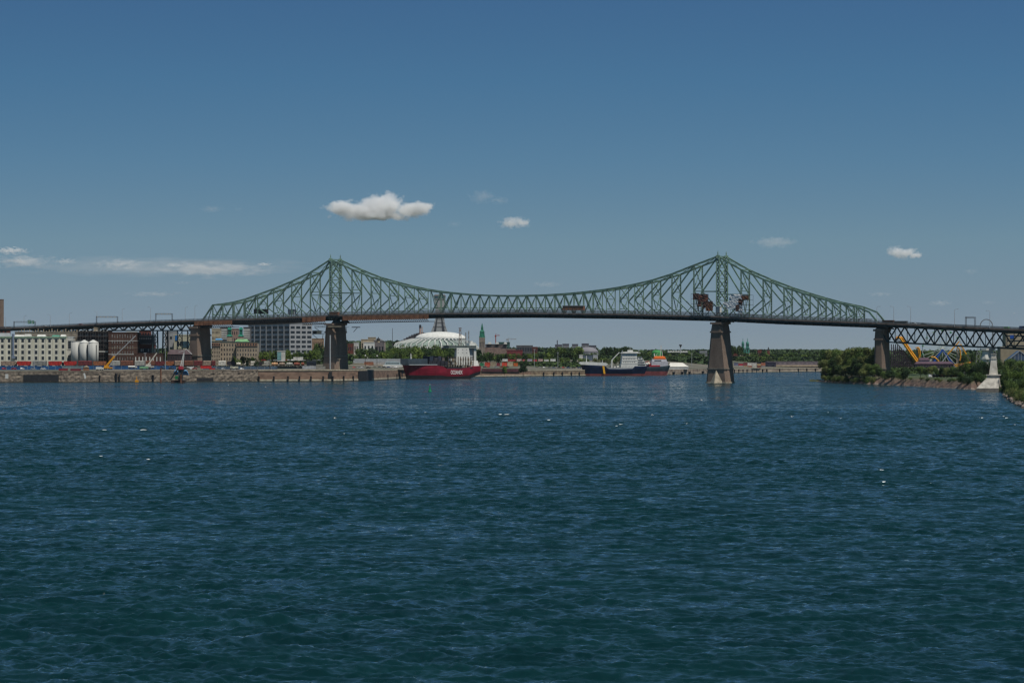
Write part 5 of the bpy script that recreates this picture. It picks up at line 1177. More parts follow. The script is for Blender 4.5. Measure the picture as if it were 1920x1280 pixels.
carrow(300, 372, 13, 692.3, 2395, 'at the quay edge around the barge crane')
carrow(405, 455, 11, 693.0, 2420, 'at the quay edge over the rough stone wall')
carrow(5, 90, 16, 692.5, 2380, 'at the quay edge below the cream warehouse')
# trucks and machines on the left quay
def truck(a, b, yt, yb, Y, bodym, cabm, lab, kind='tank'):
    F = Frame(a, Y, Z(yb, Y)); L = F.x(b); H = F.z(yt); r = thing('truck', lab, 'truck', F.loc())
    mb = MB()
    if kind == 'tank': mb.tube((.3, 0, H*.62), (L*.78, 0, H*.62), H*.34, H*.34, 12)
    else: mb.box(0, L*.76, -1.2, 1.2, H*.3, H)
    mb.build('load', bodym, r)
    mb = MB(); mb.slab([(L*.8, .5), (L, .5), (L, H*.5), (L*.96, H*.8), (L*.8, H*.8)], -1.15, 1.15); mb.build('cab', cabm, r)
    mb = MB(); mb.box(0, L*.98, -.9, .9, .45, .75); mb.build('chassis', M_black, r)
    for x in (L*.12, L*.24, L*.62, L*.9):
        mb = MB(); mb.tube((x, -1.2, .5), (x, 1.2, .5), .5, .5, 12); mb.build('wheel', M_tire, r)
truck(240, 257, 685.3, 690.8, 2400, M_white, M_offwhite, 'white tank truck near the middle of the left quay')
truck(262, 283, 686.6, 692.5, 2392, mat('mint_green', (.18, .36, .20), .6, .1, .4), M_dgrey, 'pale green lorry right of the white tank truck', 'box')
truck(180, 194, 687.6, 694, 2385, M_white, M_white, 'white van truck left of the yellow crane', 'box')
def boomcrane(px, ybase, Y, tipx, tipy, m, lab, ext=None, body=(8, 3)):
    F = Frame(px, Y, Z(ybase, Y)); r = thing('mobile_crane', lab, 'crane', F.loc())
    mb = MB(); mb.box(-4, 4, -1.3, 1.3, .9, 1.9); mb.frus((-3, 1, -1.3, 1.3), (-2.6, .6, -1.1, 1.1), 1.901, 3.6); mb.build('body', m, r)
    for x in (-3, -1.2, 1.2, 3):
        mb = MB(); mb.tube((x, -1.3, .55), (x, 1.3, .55), .55, .55, 12); mb.build('wheel', M_tire, r)
    tip = Vector((F.x(tipx), 0, F.z(tipy))); b0 = Vector((-1.5, 0, 2.6))
    if ext:
        e = Vector((F.x(ext[0]), 0, F.z(ext[1]))); mb = MB(); mb.bar(b0, e, 1.6, 1.5); mb.build('boom', m, r)
        mb = MB(); mb.bar(e, tip, .7, .6); mb.build('boom_extension', M_lgrey, r)
    else: mb = MB(); mb.bar(b0, tip, 1.0, .9); mb.build('boom', m, r)
    mb = MB(); mb.bar((1.4, 0, 2.5), b0+(tip-b0)*.22, .5); mb.build('ram', M_lgrey, r)
boomcrane(202, 692.5, 2400, 254.5, 629, M_yellow, 'yellow mobile crane with long grey boom raised to the right', (215, 667.5))
boomcrane(280, 690.5, 2410, 294, 661.5, mat('cream_steel', (.5, .47, .40), .6, .1, .5), 'cream boom crane behind the pale green lorry')
F = Frame(156, 2390, Z(694.5, 2390)); r = thing('kiosk', 'small orange hut with pitched roof at the quay edge', 'hut', F.loc()); L = F.x(166)
mb = MB(); mb.box(0, L, 0, 3, 0, 2.6); mb.build('walls', M_wood, r); mb = MB(); mb.slab([(-.3, 2.603), (L+.3, 2.603), (L/2, 4.2)], -.3, 3.3); mb.build('roof', M_tan, r)
# utility poles and quay lamps
def pole(px, yt, yb, Y, lab, globe=False, m=None):
    F = Frame(px, Y, Z(yb, Y)-.5); r = thing('light_pole' if not globe else 'street_lamp', lab, 'lamp post', F.loc()); H = F.z(yt)
    mb = MB(); mb.tube((0, 0, 0), (0, 0, H), .28, .18, 6); mb.build('pole', m or M_bark, r); mb = MB()
    if globe: mb.lathe([(.2, H), (.7, H+.5), (.7, H+.9), (.2, H+1.4)], n=10); mb.build('globe', M_white, r)
    else: mb.box(-1.4, 1.4, -.12, .12, H-.7, H-.4); mb.build('crossarm', m or M_bark, r)
pole(310, 650, 692, 2420, 'tall thin pole left of the barge crane', m=M_lgrey); pole(272, 661, 690, 2450, 'thin pole between the two cranes of the left quay', m=M_lgrey); pole(505, 656, 690, 2480, 'wooden pole left of the small kiosk'); pole(557, 652, 680, 2600, 'wooden pole before the white lorry box')
pole(64, 655, 690, 2425, 'thin pole before the cream warehouse', m=M_lgrey); pole(685, 668, 686, 2690, 'left globe lamp between the left pier and the red ship', True); pole(707, 668.5, 685, 2700, 'right globe lamp between the left pier and the red ship', True)
pole(1002, 654, 688, 3120, 'tall thin floodlight pole right of the tree on the quay', m=M_lgrey); pole(1046, 660, 688, 3120, 'thin pole left of the navy ship', m=M_lgrey)
pole(212, 664, 692, 2400, 'short pole just right of the yellow crane', m=M_lgrey); pole(636, 672, 692, 2470, 'pale wooden pole before the shadow of the left pier', m=M_tan); pole(1297, 662, 686, 3400, 'floodlight pole left of the right main pier', m=M_lgrey)
# retaining edge + excursion boat
fence(655, 760, 672.4, 675, 2790, M_lgrey, 'grey balustrade of the raised road above the quay', 'balustrade', 'balustrade', 3)
mb = MB(); Y = 2795; mb.box(X(650, Y), X(765, Y), Y, Y+6, gnd(700, Y)-2, Z(675.2, Y)); tag(mb.build('retaining_wall', M_tan), 'pale retaining wall of the raised road behind the quay', 'wall')
F = Frame(718, 2740, Z(688, 2740)); r = thing('excursion_boat', 'long low pale blue excursion boat with black lettering behind the quay', 'boat', F.loc()); L = F.x(755)
mb = MB(); mb.slab([(0, .4), (1.5, 0), (L-1, 0), (L, 1.2), (L, 2.2), (0, 2.2)], 0, 4); mb.build('hull', M_white, r)
mb = MB(); mb.slab([(1.0, 2.203), (L-.6, 2.203), (L-1.6, 4.4), (L*.55, 5.6), (3, 5.2)], .3, 3.7); cab = mb.build('cabin', mat('pale_blue', (.36, .46, .50), .5, .1, .4), r)
mb = MB()
for i in range(9): x = 3+i*(L-6)/9; mb.box(x, x+(L-6)/9*.7, .22, .29, 3.1, 4.0+.15*(i % 2))
mb.build('letter_blocks', M_black, cab)

# ================================================================== SHIPS
def hull(stations, levels, beamf, z0, z1):
    """stations: (x, halfbeam, zdeck, xrake) ; levels as fractions; returns MB between z0..z1 heights (z1 None = deck)"""
    n = len(stations); mb = MB(); rows = []
    for (x, hb, zd, rk) in stations:
        top = zd if z1 is None else min(z1, zd); row = []
        for k in range(levels+1):
            z = z0+(top-z0)*k/levels; t = max(0, min(1, (z+2)/(zd+2))); b = hb*(beamf+(1-beamf)*t**.6)
            row.append((x+rk*t, b, z))
        rows.append(row)
    m = levels+1; vs = [(x, -b, z) for r_ in rows for (x, b, z) in r_]+[(x, b, z) for r_ in rows for (x, b, z) in r_]
    o = n*m; fs = []
    for i in range(n-1):
        for k in range(levels):
            fs.append((i*m+k, (i+1)*m+k, (i+1)*m+k+1, i*m+k+1)); fs.append((o+i*m+k, o+i*m+k+1, o+(i+1)*m+k+1, o+(i+1)*m+k))
        fs.append((i*m+levels, (i+1)*m+levels, o+(i+1)*m+levels, o+i*m+levels)); fs.append((i*m, o+i*m, o+(i+1)*m, (i+1)*m))
    for i in (0, n-1):
        f = [i*m+k for k in range(m)]+[o+i*m+k for k in range(m-1, -1, -1)]; fs.append(tuple(f) if i else tuple(f[::-1]))
    mb.add(vs, fs); return mb
# --- red container ship
SYs = 2640.0; F = Frame(757, SYs, 0, math.atan2(.6, .8)); r = thing('container_ship', 'dark red container ship with white lettering on its side, moored below the stadium', 'ship', F.loc(), F.rz)
fx = F.x; W2 = 7.5
def zz(py, px): return F.z(py, px)
red = mat('ship_red', (.20, .010, .026), .45, .12, .15, dark=(.13, .006, .016))
st = [(fx(772), .4, zz(683, 765), fx(764)-fx(772)), (fx(777), 3.0, zz(683.5, 772), fx(768)-fx(777)), (fx(786), 5.6, zz(684.3, 785), -2.2), (fx(800), 7.2, zz(685, 800), -1.0), (fx(818), W2, zz(685.5, 818), 0), (fx(830), W2, zz(686.2, 830), 0), (fx(838), W2, zz(690.8, 838), 0),
      (fx(860), W2, zz(691, 860), 0), (fx(879), W2, zz(689, 880), 0), (fx(888), W2*.95, zz(686.3, 888), 0), (fx(896), W2*.9, zz(685.8, 896), 0), (fx(903), W2*.86, zz(685.5, 903), 0)]
# underside rises at the stern: build levels with own keel
def hull2(st, keel, levels, frac0, frac1):
    mb = MB(); rows = []
    for (x, hb, zd, rk), zk in zip(st, keel):
        row = []
        for k in range(levels+1):
            t = frac0+(frac1-frac0)*k/levels; z = zk+(zd-zk)*t; b = hb*(.55+.45*min(1, t*1.25)**.8) if rk < -.5 else hb*(.86+.14*min(1, t*2)); row.append((x+rk*t, b, z))
        rows.append(row)
    n = len(st); m = levels+1; vs = [(x, W2+.2-b, z) for q in rows for (x, b, z) in q]+[(x, W2+.2+b, z) for q in rows for (x, b, z) in q]; o = n*m; fs = []
    for i in range(n-1):
        for k in range(levels):
            fs.append((i*m+k, (i+1)*m+k, (i+1)*m+k+1, i*m+k+1)); fs.append((o+i*m+k, o+i*m+k+1, o+(i+1)*m+k+1, o+(i+1)*m+k))
        fs.append((i*m+levels, (i+1)*m+levels, o+(i+1)*m+levels, o+i*m+levels)); fs.append((i*m, o+i*m, o+(i+1)*m, (i+1)*m))
    for i in (0, n-1):
        f = [i*m+k for k in range(m)]+[o+i*m+k for k in range(m-1, -1, -1)]; fs.append(tuple(f) if i else tuple(f[::-1]))
    return mb.add(vs, fs)
keel = [-1.5]*8+[-1.0, 1.2, 2.8, 4.4]
hu = hull2(st, keel, 6, .34, 1.0).build('hull', red, r)
hull2(st, keel, 3, 0, .339).build('boot_top', M_black, r)
# lettering on the side
def text(s, size, parent, loc, m, rot=(math.pi/2, 0, 0), sx=1, name='lettering', ext=.03):
    cu = bpy.data.curves.new(name, 'FONT'); cu.body = s; cu.size = size; cu.extrude = ext; cu.offset = .012; cu.materials.append(m)
    o = bpy.data.objects.new(name, cu); sc.collection.objects.link(o); o.parent = parent; o.location = loc; o.rotation_euler = rot; o.scale = (sx, 1, 1)
    dg = bpy.context.evaluated_depsgraph_get(); me = bpy.data.meshes.new_from_object(o.evaluated_get(dg)); o2 = bpy.data.objects.new(name, me); sc.collection.objects.link(o2); o2.parent = parent; o2.location = loc; o2.rotation_euler = rot; o2.scale = (sx, 1, 1); bpy.data.objects.remove(o); return o2
mlet = mat('white_letters', (.78, .78, .76), .5, .03)
o = text('OCEANEX', 5.2, hu, (fx(845), -.05, zz(701.2, 856)), mlet, sx=.56)
# bulwark, hatch area, lashing frames
mb = MB(); z0, z1 = zz(682.9, 780), zz(672.5, 780); mb.prism([(fx(759.5), W2+.2), (fx(768), 2.2), (fx(782), .6), (fx(801), .4), (fx(803), 1.2), (fx(803), 14.2), (fx(801), 15), (fx(782), 14.8), (fx(768), 13.2)], z0+.02, z1); mb.build('forecastle_bulwark', mat('slate_blue', (.045, .065, .085), .6, .15, .3), r)
mb = MB(); mb.prism([(fx(762), W2+.2), (fx(770), 1.8), (fx(783), .1), (fx(820), -.02), (fx(820), 15.4), (fx(783), 15.3), (fx(770), 13.6)], zz(684.4, 790), zz(682.95, 790)); mb.build('bulwark_rail', M_lgrey, r)
mb = MB(); z = zz(672.5, 780); mb.tube((fx(779), 7.5, z), (fx(779), 7.5, z+5.2), .5, .25, 8); mb.box(fx(779)-1.2, fx(779)+1.2, 7.2, 7.8, z+3, z+3.3); mb.box(fx(779)-.6, fx(779)+.6, 7, 8, z, z+1.6); mb.build('foremast', M_white, r)
mb = MB()
for i in range(5): a = 806+i*7.4; mb.box(fx(a), fx(a+6.6), 1.2, 14, zz(686, a), zz(677-(i % 2), a))
mb.build('hatch_coamings', mat('ship_dark', (.022, .024, .034), .8, .3, .5), r)
for i, (a, b, c) in enumerate(((808, 815, (.02, .03, .05)), (816, 823, (.04, .04, .05)), (824, 829.5, (.03, .035, .06)), (831, 836, (.12, .10, .09)))):
    mb = MB(); mb.box(fx(a), fx(b), 2, 13, zz(677, a)+.05, zz(667.5+(i % 2)*3, a)); mb.build('deck_cargo', mat('cargo%d' % i, c, .8, .3, .4), r)
for i in range(11):
    a = 841+i*4.7; mb = MB()
    top = zz(668.5, a); lo = zz(690.5, a)
    mb.box(fx(a), fx(a)+.5, .6, 1.2, lo, top); mb.box(fx(a), fx(a)+.5, 14, 14.6, lo, top)
    for k in range(5): z = lo+(top-lo)*(k+.5)/5; mb.box(fx(a)+.05, fx(a)+.45, .9, 14.3, z, z+.5)
    mb.build('lashing_frame', mat('lash_brown', (.12, .09, .065), .7, .3, .8), r)
for i in range(9):
    a = 844+i*4.7
    for k in range(3):
        if (i < 5 and k == 0) or (i*3+k) % 5 == 1: continue
        lo = zz(690.5, a); mb = MB(); z = lo+k*3.4+(.2); mb.box(fx(a)+.65, fx(a+4.7)-.15, 1.3, 3.7, z, z+2.4); mb.build('container', M_offwhite if (i+k) % 3 else M_tan, r)
mb = MB(); mb.box(fx(839), fx(887), .3, 14.8, zz(690.8, 860), zz(688.6, 860)); mb.build('deck_edge', mat('ship_dark', (0, 0, 0)), r)
mb = MB(); mb.frus((fx(857), fx(885.5), 1.3, 4.5), (fx(858), fx(880.5), 1.3, 4.5), zz(684, 870), zz(652.3, 870)); hs = mb.build('superstructure', M_white, r)
for px in (860.5, 869, 876.5):
    for py in (655.3, 661):
        mb = MB(); mb.box(fx(px)-.4, fx(px)+.4, 1.15, 1.25, zz(py+.6, px), zz(py-.6, px)); mb.build('window', M_black, hs)
mb = MB(); mb.box(fx(843.5), fx(897.5), 1.5, 14, zz(652.2, 870), zz(650.8, 870)); mb.box(fx(846), fx(896), 2.5, 13, zz(650.79, 870), zz(648.4, 870)); mb.box(fx(843), fx(897.8), 1.2, 14.4, zz(648.39, 870), zz(647.7, 870)); br_ = mb.build('bridge_wing', mat('wheelhouse', (.25, .29, .27), .5, .15, .5), r)
for i in range(16): mb = MB(); x = fx(847+i*3.05); mb.box(x, x+.95, 2.38, 2.49, zz(650.4, 870), zz(649, 870)); mb.build('window', M_glass, br_)
mb = MB(); mb.frus((fx(884), fx(891.8), 5, 11), (fx(881.5), fx(891.8), 5, 11), zz(676, 888), zz(652.3, 888)); mb.build('grey_casing', M_lgrey, r)  # casing under the bridge wing, in one even pale grey
mb = MB(); mb.box(fx(892.5), fx(896.5), 3, 12, zz(686, 894), zz(652.3, 894)); mb.frus((fx(887), fx(900.5), 2, 13), (fx(889), fx(899), 3, 12), zz(686, 894), zz(676, 894)); mb.build('stern_house', M_white, r)
mb = MB(); mb.box(fx(885), fx(896), 4, 9, zz(647.6, 890), zz(643.5, 890)); mb.box(fx(888), fx(892), 5, 8, zz(643.4, 890), zz(639, 890)); mb.build('funnel', M_white, r)
mb = MB(); mb.tube((fx(849), 7, zz(647.6, 850)), (fx(849), 7, zz(643, 850)), .2, .15, 6); mb.tube((fx(872), 7, zz(647.6, 870)), (fx(872), 7, zz(642.5, 870)), .2, .12, 6); mb.build('radar_mast', M_lgrey, r)
# --- navy and white ship
F = Frame(1089, 3010, 0, R(6)); fx = F.x; W2 = 6.5
def zz(py, px): return F.z(py, px)
r = thing('tanker_ship', 'navy blue ship with white bridge house and red waterline at the far quay', 'ship', F.loc(), F.rz)
st = [(fx(1097.5), .4, zz(683.5, 1092), fx(1091)-fx(1097.5)), (fx(1100.5), 3.2, zz(683.8, 1096), fx(1094)-fx(1100)), (fx(1108), 5.6, zz(684.2, 1108), -1.2), (fx(1120), W2, zz(685, 1120), 0), (fx(1135), W2, zz(685.8, 1135), 0), (fx(1140), W2, zz(691.2, 1140), 0), (fx(1160), W2, zz(691.7, 1160), 0), (fx(1186), W2, zz(691, 1186), 0),
      (fx(1190.5), W2, zz(686.4, 1190), 0), (fx(1204), W2, zz(686, 1204), 3.0), (fx(1207), W2*.9, zz(685.8, 1210), 4.5)]
keel = [-2]*len(st)
def cut(st, keel, z):   # split height fraction so that the paint line is level
    return [(z-k)/(s[2]-k) for s, k in zip(st, keel)]
def hull3(st, keel, za, zb_, levels):
    mb = MB(); rows = []
    for (x, hb, zd, rk), zk in zip(st, keel):
        row = []; t0 = (za-zk)/(zd-zk) if za is not None else 0; t1 = (zb_-zk)/(zd-zk) if zb_ is not None else 1
        for k in range(levels+1):
            t = t0+(t1-t0)*k/levels; z = zk+(zd-zk)*t; b = hb*(.6+.4*min(1, t*1.2)); row.append((x+rk*t, b, z))
        rows.append(row)
    n = len(st); m = levels+1; vs = [(x, W2+.2-b, z) for q in rows for (x, b, z) in q]+[(x, W2+.2+b, z) for q in rows for (x, b, z) in q]; o = n*m; fs = []
    for i in range(n-1):
        for k in range(levels):
            fs.append((i*m+k, (i+1)*m+k, (i+1)*m+k+1, i*m+k+1)); fs.append((o+i*m+k, o+i*m+k+1, o+(i+1)*m+k+1, o+(i+1)*m+k))
        fs.append((i*m+levels, (i+1)*m+levels, o+(i+1)*m+levels, o+i*m+levels)); fs.append((i*m, o+i*m, o+(i+1)*m, (i+1)*m))
    for i in (0, n-1):
        f = [i*m+k for k in range(m)]+[o+i*m+k for k in range(m-1, -1, -1)]; fs.append(tuple(f) if i else tuple(f[::-1]))
    return mb.add(vs, fs)
hull3(st, keel, 2.0, None, 5).build('hull', mat('ship_navy', (.010, .020, .055), .4, .15, .2), r)
hull3(st, keel, -2, 1.995, 2).build('boot_top', mat('ship_pink', (.36, .09, .08), .6, .15, .3), r)
mb = MB(); mb.slab([(fx(1089.5), zz(683.4, 1090)), (fx(1136), zz(685.6, 1136)), (fx(1140.5), zz(682.5, 1140)), (fx(1136), zz(679.6, 1136)), (fx(1118), zz(679, 1118)), (fx(1104), zz(678.2, 1104)), (fx(1090), zz(678.4, 1090)), (fx(1087.5), zz(680.8, 1088))], 1.5, 11.5); mb.build('white_forecastle', M_white, r)
mb = MB(); x0, x1 = fx(1131.2), fx(1133.8); mb.add([(x0+.3, .12, 2.1), (x1+.8, .12, 2.1), (x1-.4, -.12, zz(686, 1132)), (x0-.9, -.12, zz(686, 1132)), (x0+.3, .4, 2.1), (x1+.8, .4, 2.1), (x1-.4, .3, zz(686, 1132)), (x0-.9, .3, zz(686, 1132))], [(0, 1, 2, 3), (4, 7, 6, 5), (0, 4, 5, 1), (1, 5, 6, 2), (2, 6, 7, 3), (3, 7, 4, 0)]); mb.build('yellow_stripe', mat('stripe_yellow', (.75, .38, .02), .5, .05), r)
mb = MB(); z = zz(678.3, 1101); mb.tube((fx(1101), 6.5, z), (fx(1101), 6.5, z+6.8), .5, .25, 8); mb.tube((fx(1131), 6.5, z-.8), (fx(1131), 6.5, z+2.2), .35, .2, 6); mb.build('foremast', M_white, r)
mb = MB(); b0 = Vector((fx(1148), 5, zz(691, 1148))); k1 = Vector((fx(1148.3), 5, zz(675, 1148))); tp_ = Vector((fx(1162.5), 5, zz(660.5, 1162))); mb.tube(b0, k1, .9, .7, 8); mb.bar(k1, tp_, .9, .8); mb.bar(k1-Vector((0, 0, 2)), k1+(tp_-k1)*.3, .4); mb.build('deck_crane', M_white, r)
mb = MB(); zd = zz(691.4, 1160)
for i in range(5): mb.tube((fx(1141), 2+i*2, zd+.9+.2*(i % 2)), (fx(1188), 2+i*2, zd+.9+.2*(i % 2)), .28, .28, 6)
for i in range(24):
    px = 1142+i*1.9; mb.box(fx(px), fx(px)+.3, 1, 11, zd, zd+1.5+.8*((i*7) % 3))
mb.build('deck_pipes', mat('deck_pipe', (.42, .42, .40), .7, .3, 1), r)
for px, w, h in ((1150, 4, 2.6), (1158, 5, 3.2), (1176, 8, 2.4), (1184, 4, 3)):
    mb = MB(); mb.tube((fx(px), 6, zd+h*.6), (fx(px)+w, 6, zd+h*.6), h*.4, h*.4, 10); mb.build('deck_tank', M_white, r)
mb = MB(); mb.box(0, 0.1, 0, .1, 0, .1)
mb = MB(); mb.box(fx(1141), fx(1187), .25, .35, zd-.2, zd+1.1); mb.build('side_rail', M_lgrey, r)
zs_ = [691, 681.5, 675.8, 670.3, 662.4]
mb = MB()
for k, (xa, xb) in enumerate(((1164.5, 1196), (1166, 1196), (1166.5, 1195.5), (1167, 1195))):
    mb.box(fx(xa), fx(xb), 1.2+k*.15, 12-k*.15, zz(zs_[k], 1180)+.01*(k > 0), zz(zs_[k+1], 1180))
    mb.box(fx(xa)-.3, fx(xb)+.3, 1.0+k*.15, 12.3, zz(zs_[k+1], 1180)-.15, zz(zs_[k+1], 1180)+.008)
hs = mb.build('bridge_house', M_white, r)
for k, n_ in ((1, 7), (2, 8), (3, 8)):
    for i in range(n_):
        x = fx(1168.5+i*(24.5/n_)); z = (zz(zs_[k], 1180)+zz(zs_[k+1], 1180))/2; mb = MB(); mb.box(x, x+.75, 1.1+k*.15, 1.195+k*.15, z-.35, z+.45); mb.build('window', M_black, hs)
mb = MB(); mb.box(fx(1164), fx(1201), .4, 12.8, zz(662.3, 1180), zz(660.8, 1180)); mb.box(fx(1168), fx(1197), 1.4, 12, zz(660.79, 1180), zz(659.4, 1180)); mb.box(fx(1178), fx(1188), 4, 8, zz(659.3, 1180), zz(656, 1180)); mb.build('bridge_deck', M_white, r)
mb = MB(); z = zz(656, 1183); mb.tube((fx(1183), 6, z), (fx(1183), 6, z+3.2), .25, .12, 6); mb.box(fx(1181), fx(1185), 5.8, 6.2, z+1.4, z+1.7); mb.box(fx(1167), fx(1168), 2, 3, zz(659.4, 1167), zz(656.5, 1167)); mb.box(fx(1198), fx(1199), 2, 3, zz(659.4, 1199), zz(656.5, 1199)); mb.build('radar_mast', M_lgrey, r)
for (a, b, t, l) in ((1191, 1212, 682, 686.2), (1193.5, 1210.5, 678, 681.95), (1195.6, 1207, 674, 677.95), (1197, 1204, 669.5, 673.95)):
    mb = MB(); mb.box(fx(a), fx(b), 2, 11, zz(l, a), zz(t, a)); mb.box(fx(a)-.3, fx(b)+.4, 1.6, 11.4, zz(t, a)-.001+.01, zz(t, a)+.15); s_ = mb.build('stern_deckhouse', M_white, r)
    mb = MB(); mb.box(fx(a)+1, fx(b)-1, 1.9, 1.995, zz((t+l)/2+.8, a), zz((t+l)/2-.8, a)); mb.build('window_strip', M_dgrey, s_)
mb = MB(); mb.bar((fx(1205), 3, zz(671, 1205)), (fx(1212), 3, zz(683, 1212)), .4); mb.lathe([(1.2, 0), (1.6, 1.2), (.4, 2.4)], (fx(1214), 5, zz(684, 1214)), 8); mb.build('stern_davit', M_white, r)
# --- red decked supply ship behind
F = Frame(1190, 3075, 0, R(6)); fx = F.x; W2 = 6
r = thing('supply_ship', 'ship with pink-red lower hull, red deck and orange topped grey house behind the navy ship', 'ship', F.loc(), F.rz)
st = [(fx(1192), 3, zz(687, 1195), 0), (fx(1200), W2, zz(687.5, 1200), 0), (fx(1240), W2, zz(687, 1240), 0), (fx(1245), 5.6, zz(685, 1248), fx(1254)-fx(1245)), (fx(1249.5), 3.2, zz(684.6, 1252), fx(1257)-fx(1250)), (fx(1251), .4, zz(684.5, 1256), fx(1258.5)-fx(1251))]
def zz(py, px): return F.z(py, px)
keel = [-2]*len(st)
def zfix(s): return s
hull3(st, keel, 4.3, None, 4).build('hull', mat('ship_teal', (.035, .06, .075), .5, .15, .2), r)
hull3(st, keel, -2, 4.295, 3).build('lower_hull', mat('ship_pinkred', (.36, .10, .10), .6, .2, .3), r)
mb = MB(); zd = zz(687.4, 1220); mb.box(fx(1204), fx(1238), 1, 11, zd+.01, zd+1.6); mb.box(fx(1206), fx(1212), 3, 8, zd+1.61, zd+4.2); mb.tube((fx(1214), 4, zd+2.6), (fx(1224), 4, zd+2.6), 1.0, 1.0, 10); mb.box(fx(1228), fx(1236), 2, 9, zd+1.61, zd+3.4); mb.bar((fx(1208), 5, zd+4), (fx(1218), 5, zd+6.5), .5); mb.build('red_deck_gear', mat('deck_red', (.38, .02, .03), .6, .2, .5), r)
mb = MB(); mb.box(fx(1222), fx(1253), 1.4, 10.6, zz(686.5, 1235), zz(677.5, 1235)); mb.frus((fx(1222.5), fx(1251), 2, 10), (fx(1223.5), fx(1250), 2.4, 9.6), zz(677.49, 1235), zz(673, 1235)); hs = mb.build('house', mat('house_grey', (.42, .42, .46), .6, .1, .5), r)
mb = MB(); mb.box(fx(1227.5), fx(1240), 1.9, 1.995+.2, zz(677, 1233), zz(675, 1233)); mb.build('window_strip', M_dgrey, hs)
mb = MB(); mb.box(fx(1226.5), fx(1249), 2.2, 9.8, zz(672.99, 1235), zz(670, 1235)); mb.frus((fx(1228), fx(1248), 2.6, 9.4), (fx(1229.5), fx(1246), 3, 9), zz(669.99, 1235), zz(667.6, 1235)); mb.build('orange_wheelhouse', mat('ship_orange', (.75, .16, .02), .5, .08, .3), r)
mb = MB(); mb.bar((fx(1239), 5, zz(669, 1239)), (fx(1240.2), 5, zz(648, 1239)), .5); mb.bar((fx(1244), 5, zz(669, 1243)), (fx(1241.2), 5, zz(648, 1243)), .5); mb.box(fx(1238.6), fx(1242), 4.6, 5.4, zz(648.4, 1240), zz(647.6, 1240)); mb.bar((fx(1228.6), 5, zz(668, 1229)), (fx(1228), 5, zz(662.5, 1229)), .9); mb.bar((fx(1231), 5, zz(668, 1229)), (fx(1234), 5, zz(662, 1229)), .3); mb.build('masts', M_white, r)
mb = MB(); mb.lathe([(.3, 0), (1.6, .8), (1.7, 1.8), (.8, 2.8), (.1, 3)], (fx(1216.5), 1, zz(684, 1216)), 10); mb.build('lifeboat', mat('peach_white', (.7, .55, .45), .5, .05), r)

# --- crane barge at the left quay
F = Frame(318, 2318, 0); fx = F.x
def zz(py, px=0): return F.z(py)
r = thing('crane_barge', 'low dark work barge with white lattice crane and red cab below the left anchor pier', 'barge', F.loc())
mb = MB(); mb.box(fx(320), fx(345), 2, 12, -.5, zz(713)); mb.build('deck', mat('rusty_black', (.05, .03, .025), .9, .4, .4), r)
mb = MB(); mb.box(fx(333), fx(341), 4, 8, zz(712.9), zz(692.5)); mb.build('crane_pedestal', M_dgrey, r)
mb = MB(); mb.box(fx(334), fx(342), 3, 8, zz(692.49), zz(686.5)); mb.build('red_cab', mat('cab_red', (.40, .03, .05), .5, .1, .5), r)
mb = MB(); a = Vector((fx(337), 4, zz(688))); b = Vector((fx(344.5), 4, zz(657.5))); a2 = a+Vector((2.2, 0, .2)); 
mb.bar(a, b, .5); mb.bar(a2, b, .5); n = 9
for i in range(n):
    p = a+(b-a)*i/n; q = a2+(b-a2)*(i+1)/n; mb.bar(p, q, .3); 
mb.bar(b, (fx(348), 4, zz(654)), .35); mb.bar((fx(348), 4, zz(654)), (fx(359), 4, zz(664)), .4); mb.bar(b, (fx(334), 4, zz(659.5)), .3); mb.build('lattice_boom', M_white, r)
for (a0, b0) in (((319, 712), (334, 690)), ((333, 712), (346, 690))):
    mb = MB(); mb.bar((fx(a0[0]), 1.5, zz(a0[1])), (fx(b0[0]), 1.5, zz(b0[1])), 1.1); mb.build('spud_leg', M_black, r)
for px in (301.5, 339):
    mb = MB(); mb.tube((fx(px), 0, -2), (fx(px), 0, zz(690 if px < 320 else 702)), .6, .6, 8); mb.build('mooring_pile', M_rust, r)
mb = MB(); mb.box(fx(328), fx(333.5), 1, 3, zz(710.5), zz(704.5)); mb.build('green_winch', mat('winch_green', (.01, .16, .05), .6, .1), r)
F2 = Frame(325, 2335, Z(702, 2335)); 
for (a, b, lab) in ((325, 336, 'left blue tarpaulin mound behind the barge crane'), (341, 354, 'right blue tarpaulin mound behind the barge crane')):
    F = Frame(a, 2334, Z(703, 2334)); L = F.x(b); mb = MB(); g = 8; vs = []
    for i in range(g):
        for j in range(g):
            u, v = i/(g-1), j/(g-1); vs.append((L*u, 3*v-1.5, 4.4*math.sin(math.pi*u)**.5*math.sin(math.pi*min(v+.25, 1))**.6+.3*mnoise.noise(Vector((i*.9, j*.9, a)))))
    mb.add(vs, [(i*g+j, i*g+j+1, (i+1)*g+j+1, (i+1)*g+j) for i in range(g-1) for j in range(g-1)])
    o = mb.build('tarpaulin', mat('sky_blue_tarp', (.10, .28, .50))); o.location = F.loc(); tag(o, lab, 'tarpaulin')
mb = MB(); x0 = X(13, 2332); mb.box(x0-1.2, x0+1.2, 2331.5, 2332, Z(709.5, 2332), Z(701, 2332)); o = mb.build('white_board', M_white); tag(o, 'upright white board leaning on the quay wall at far left', 'board')
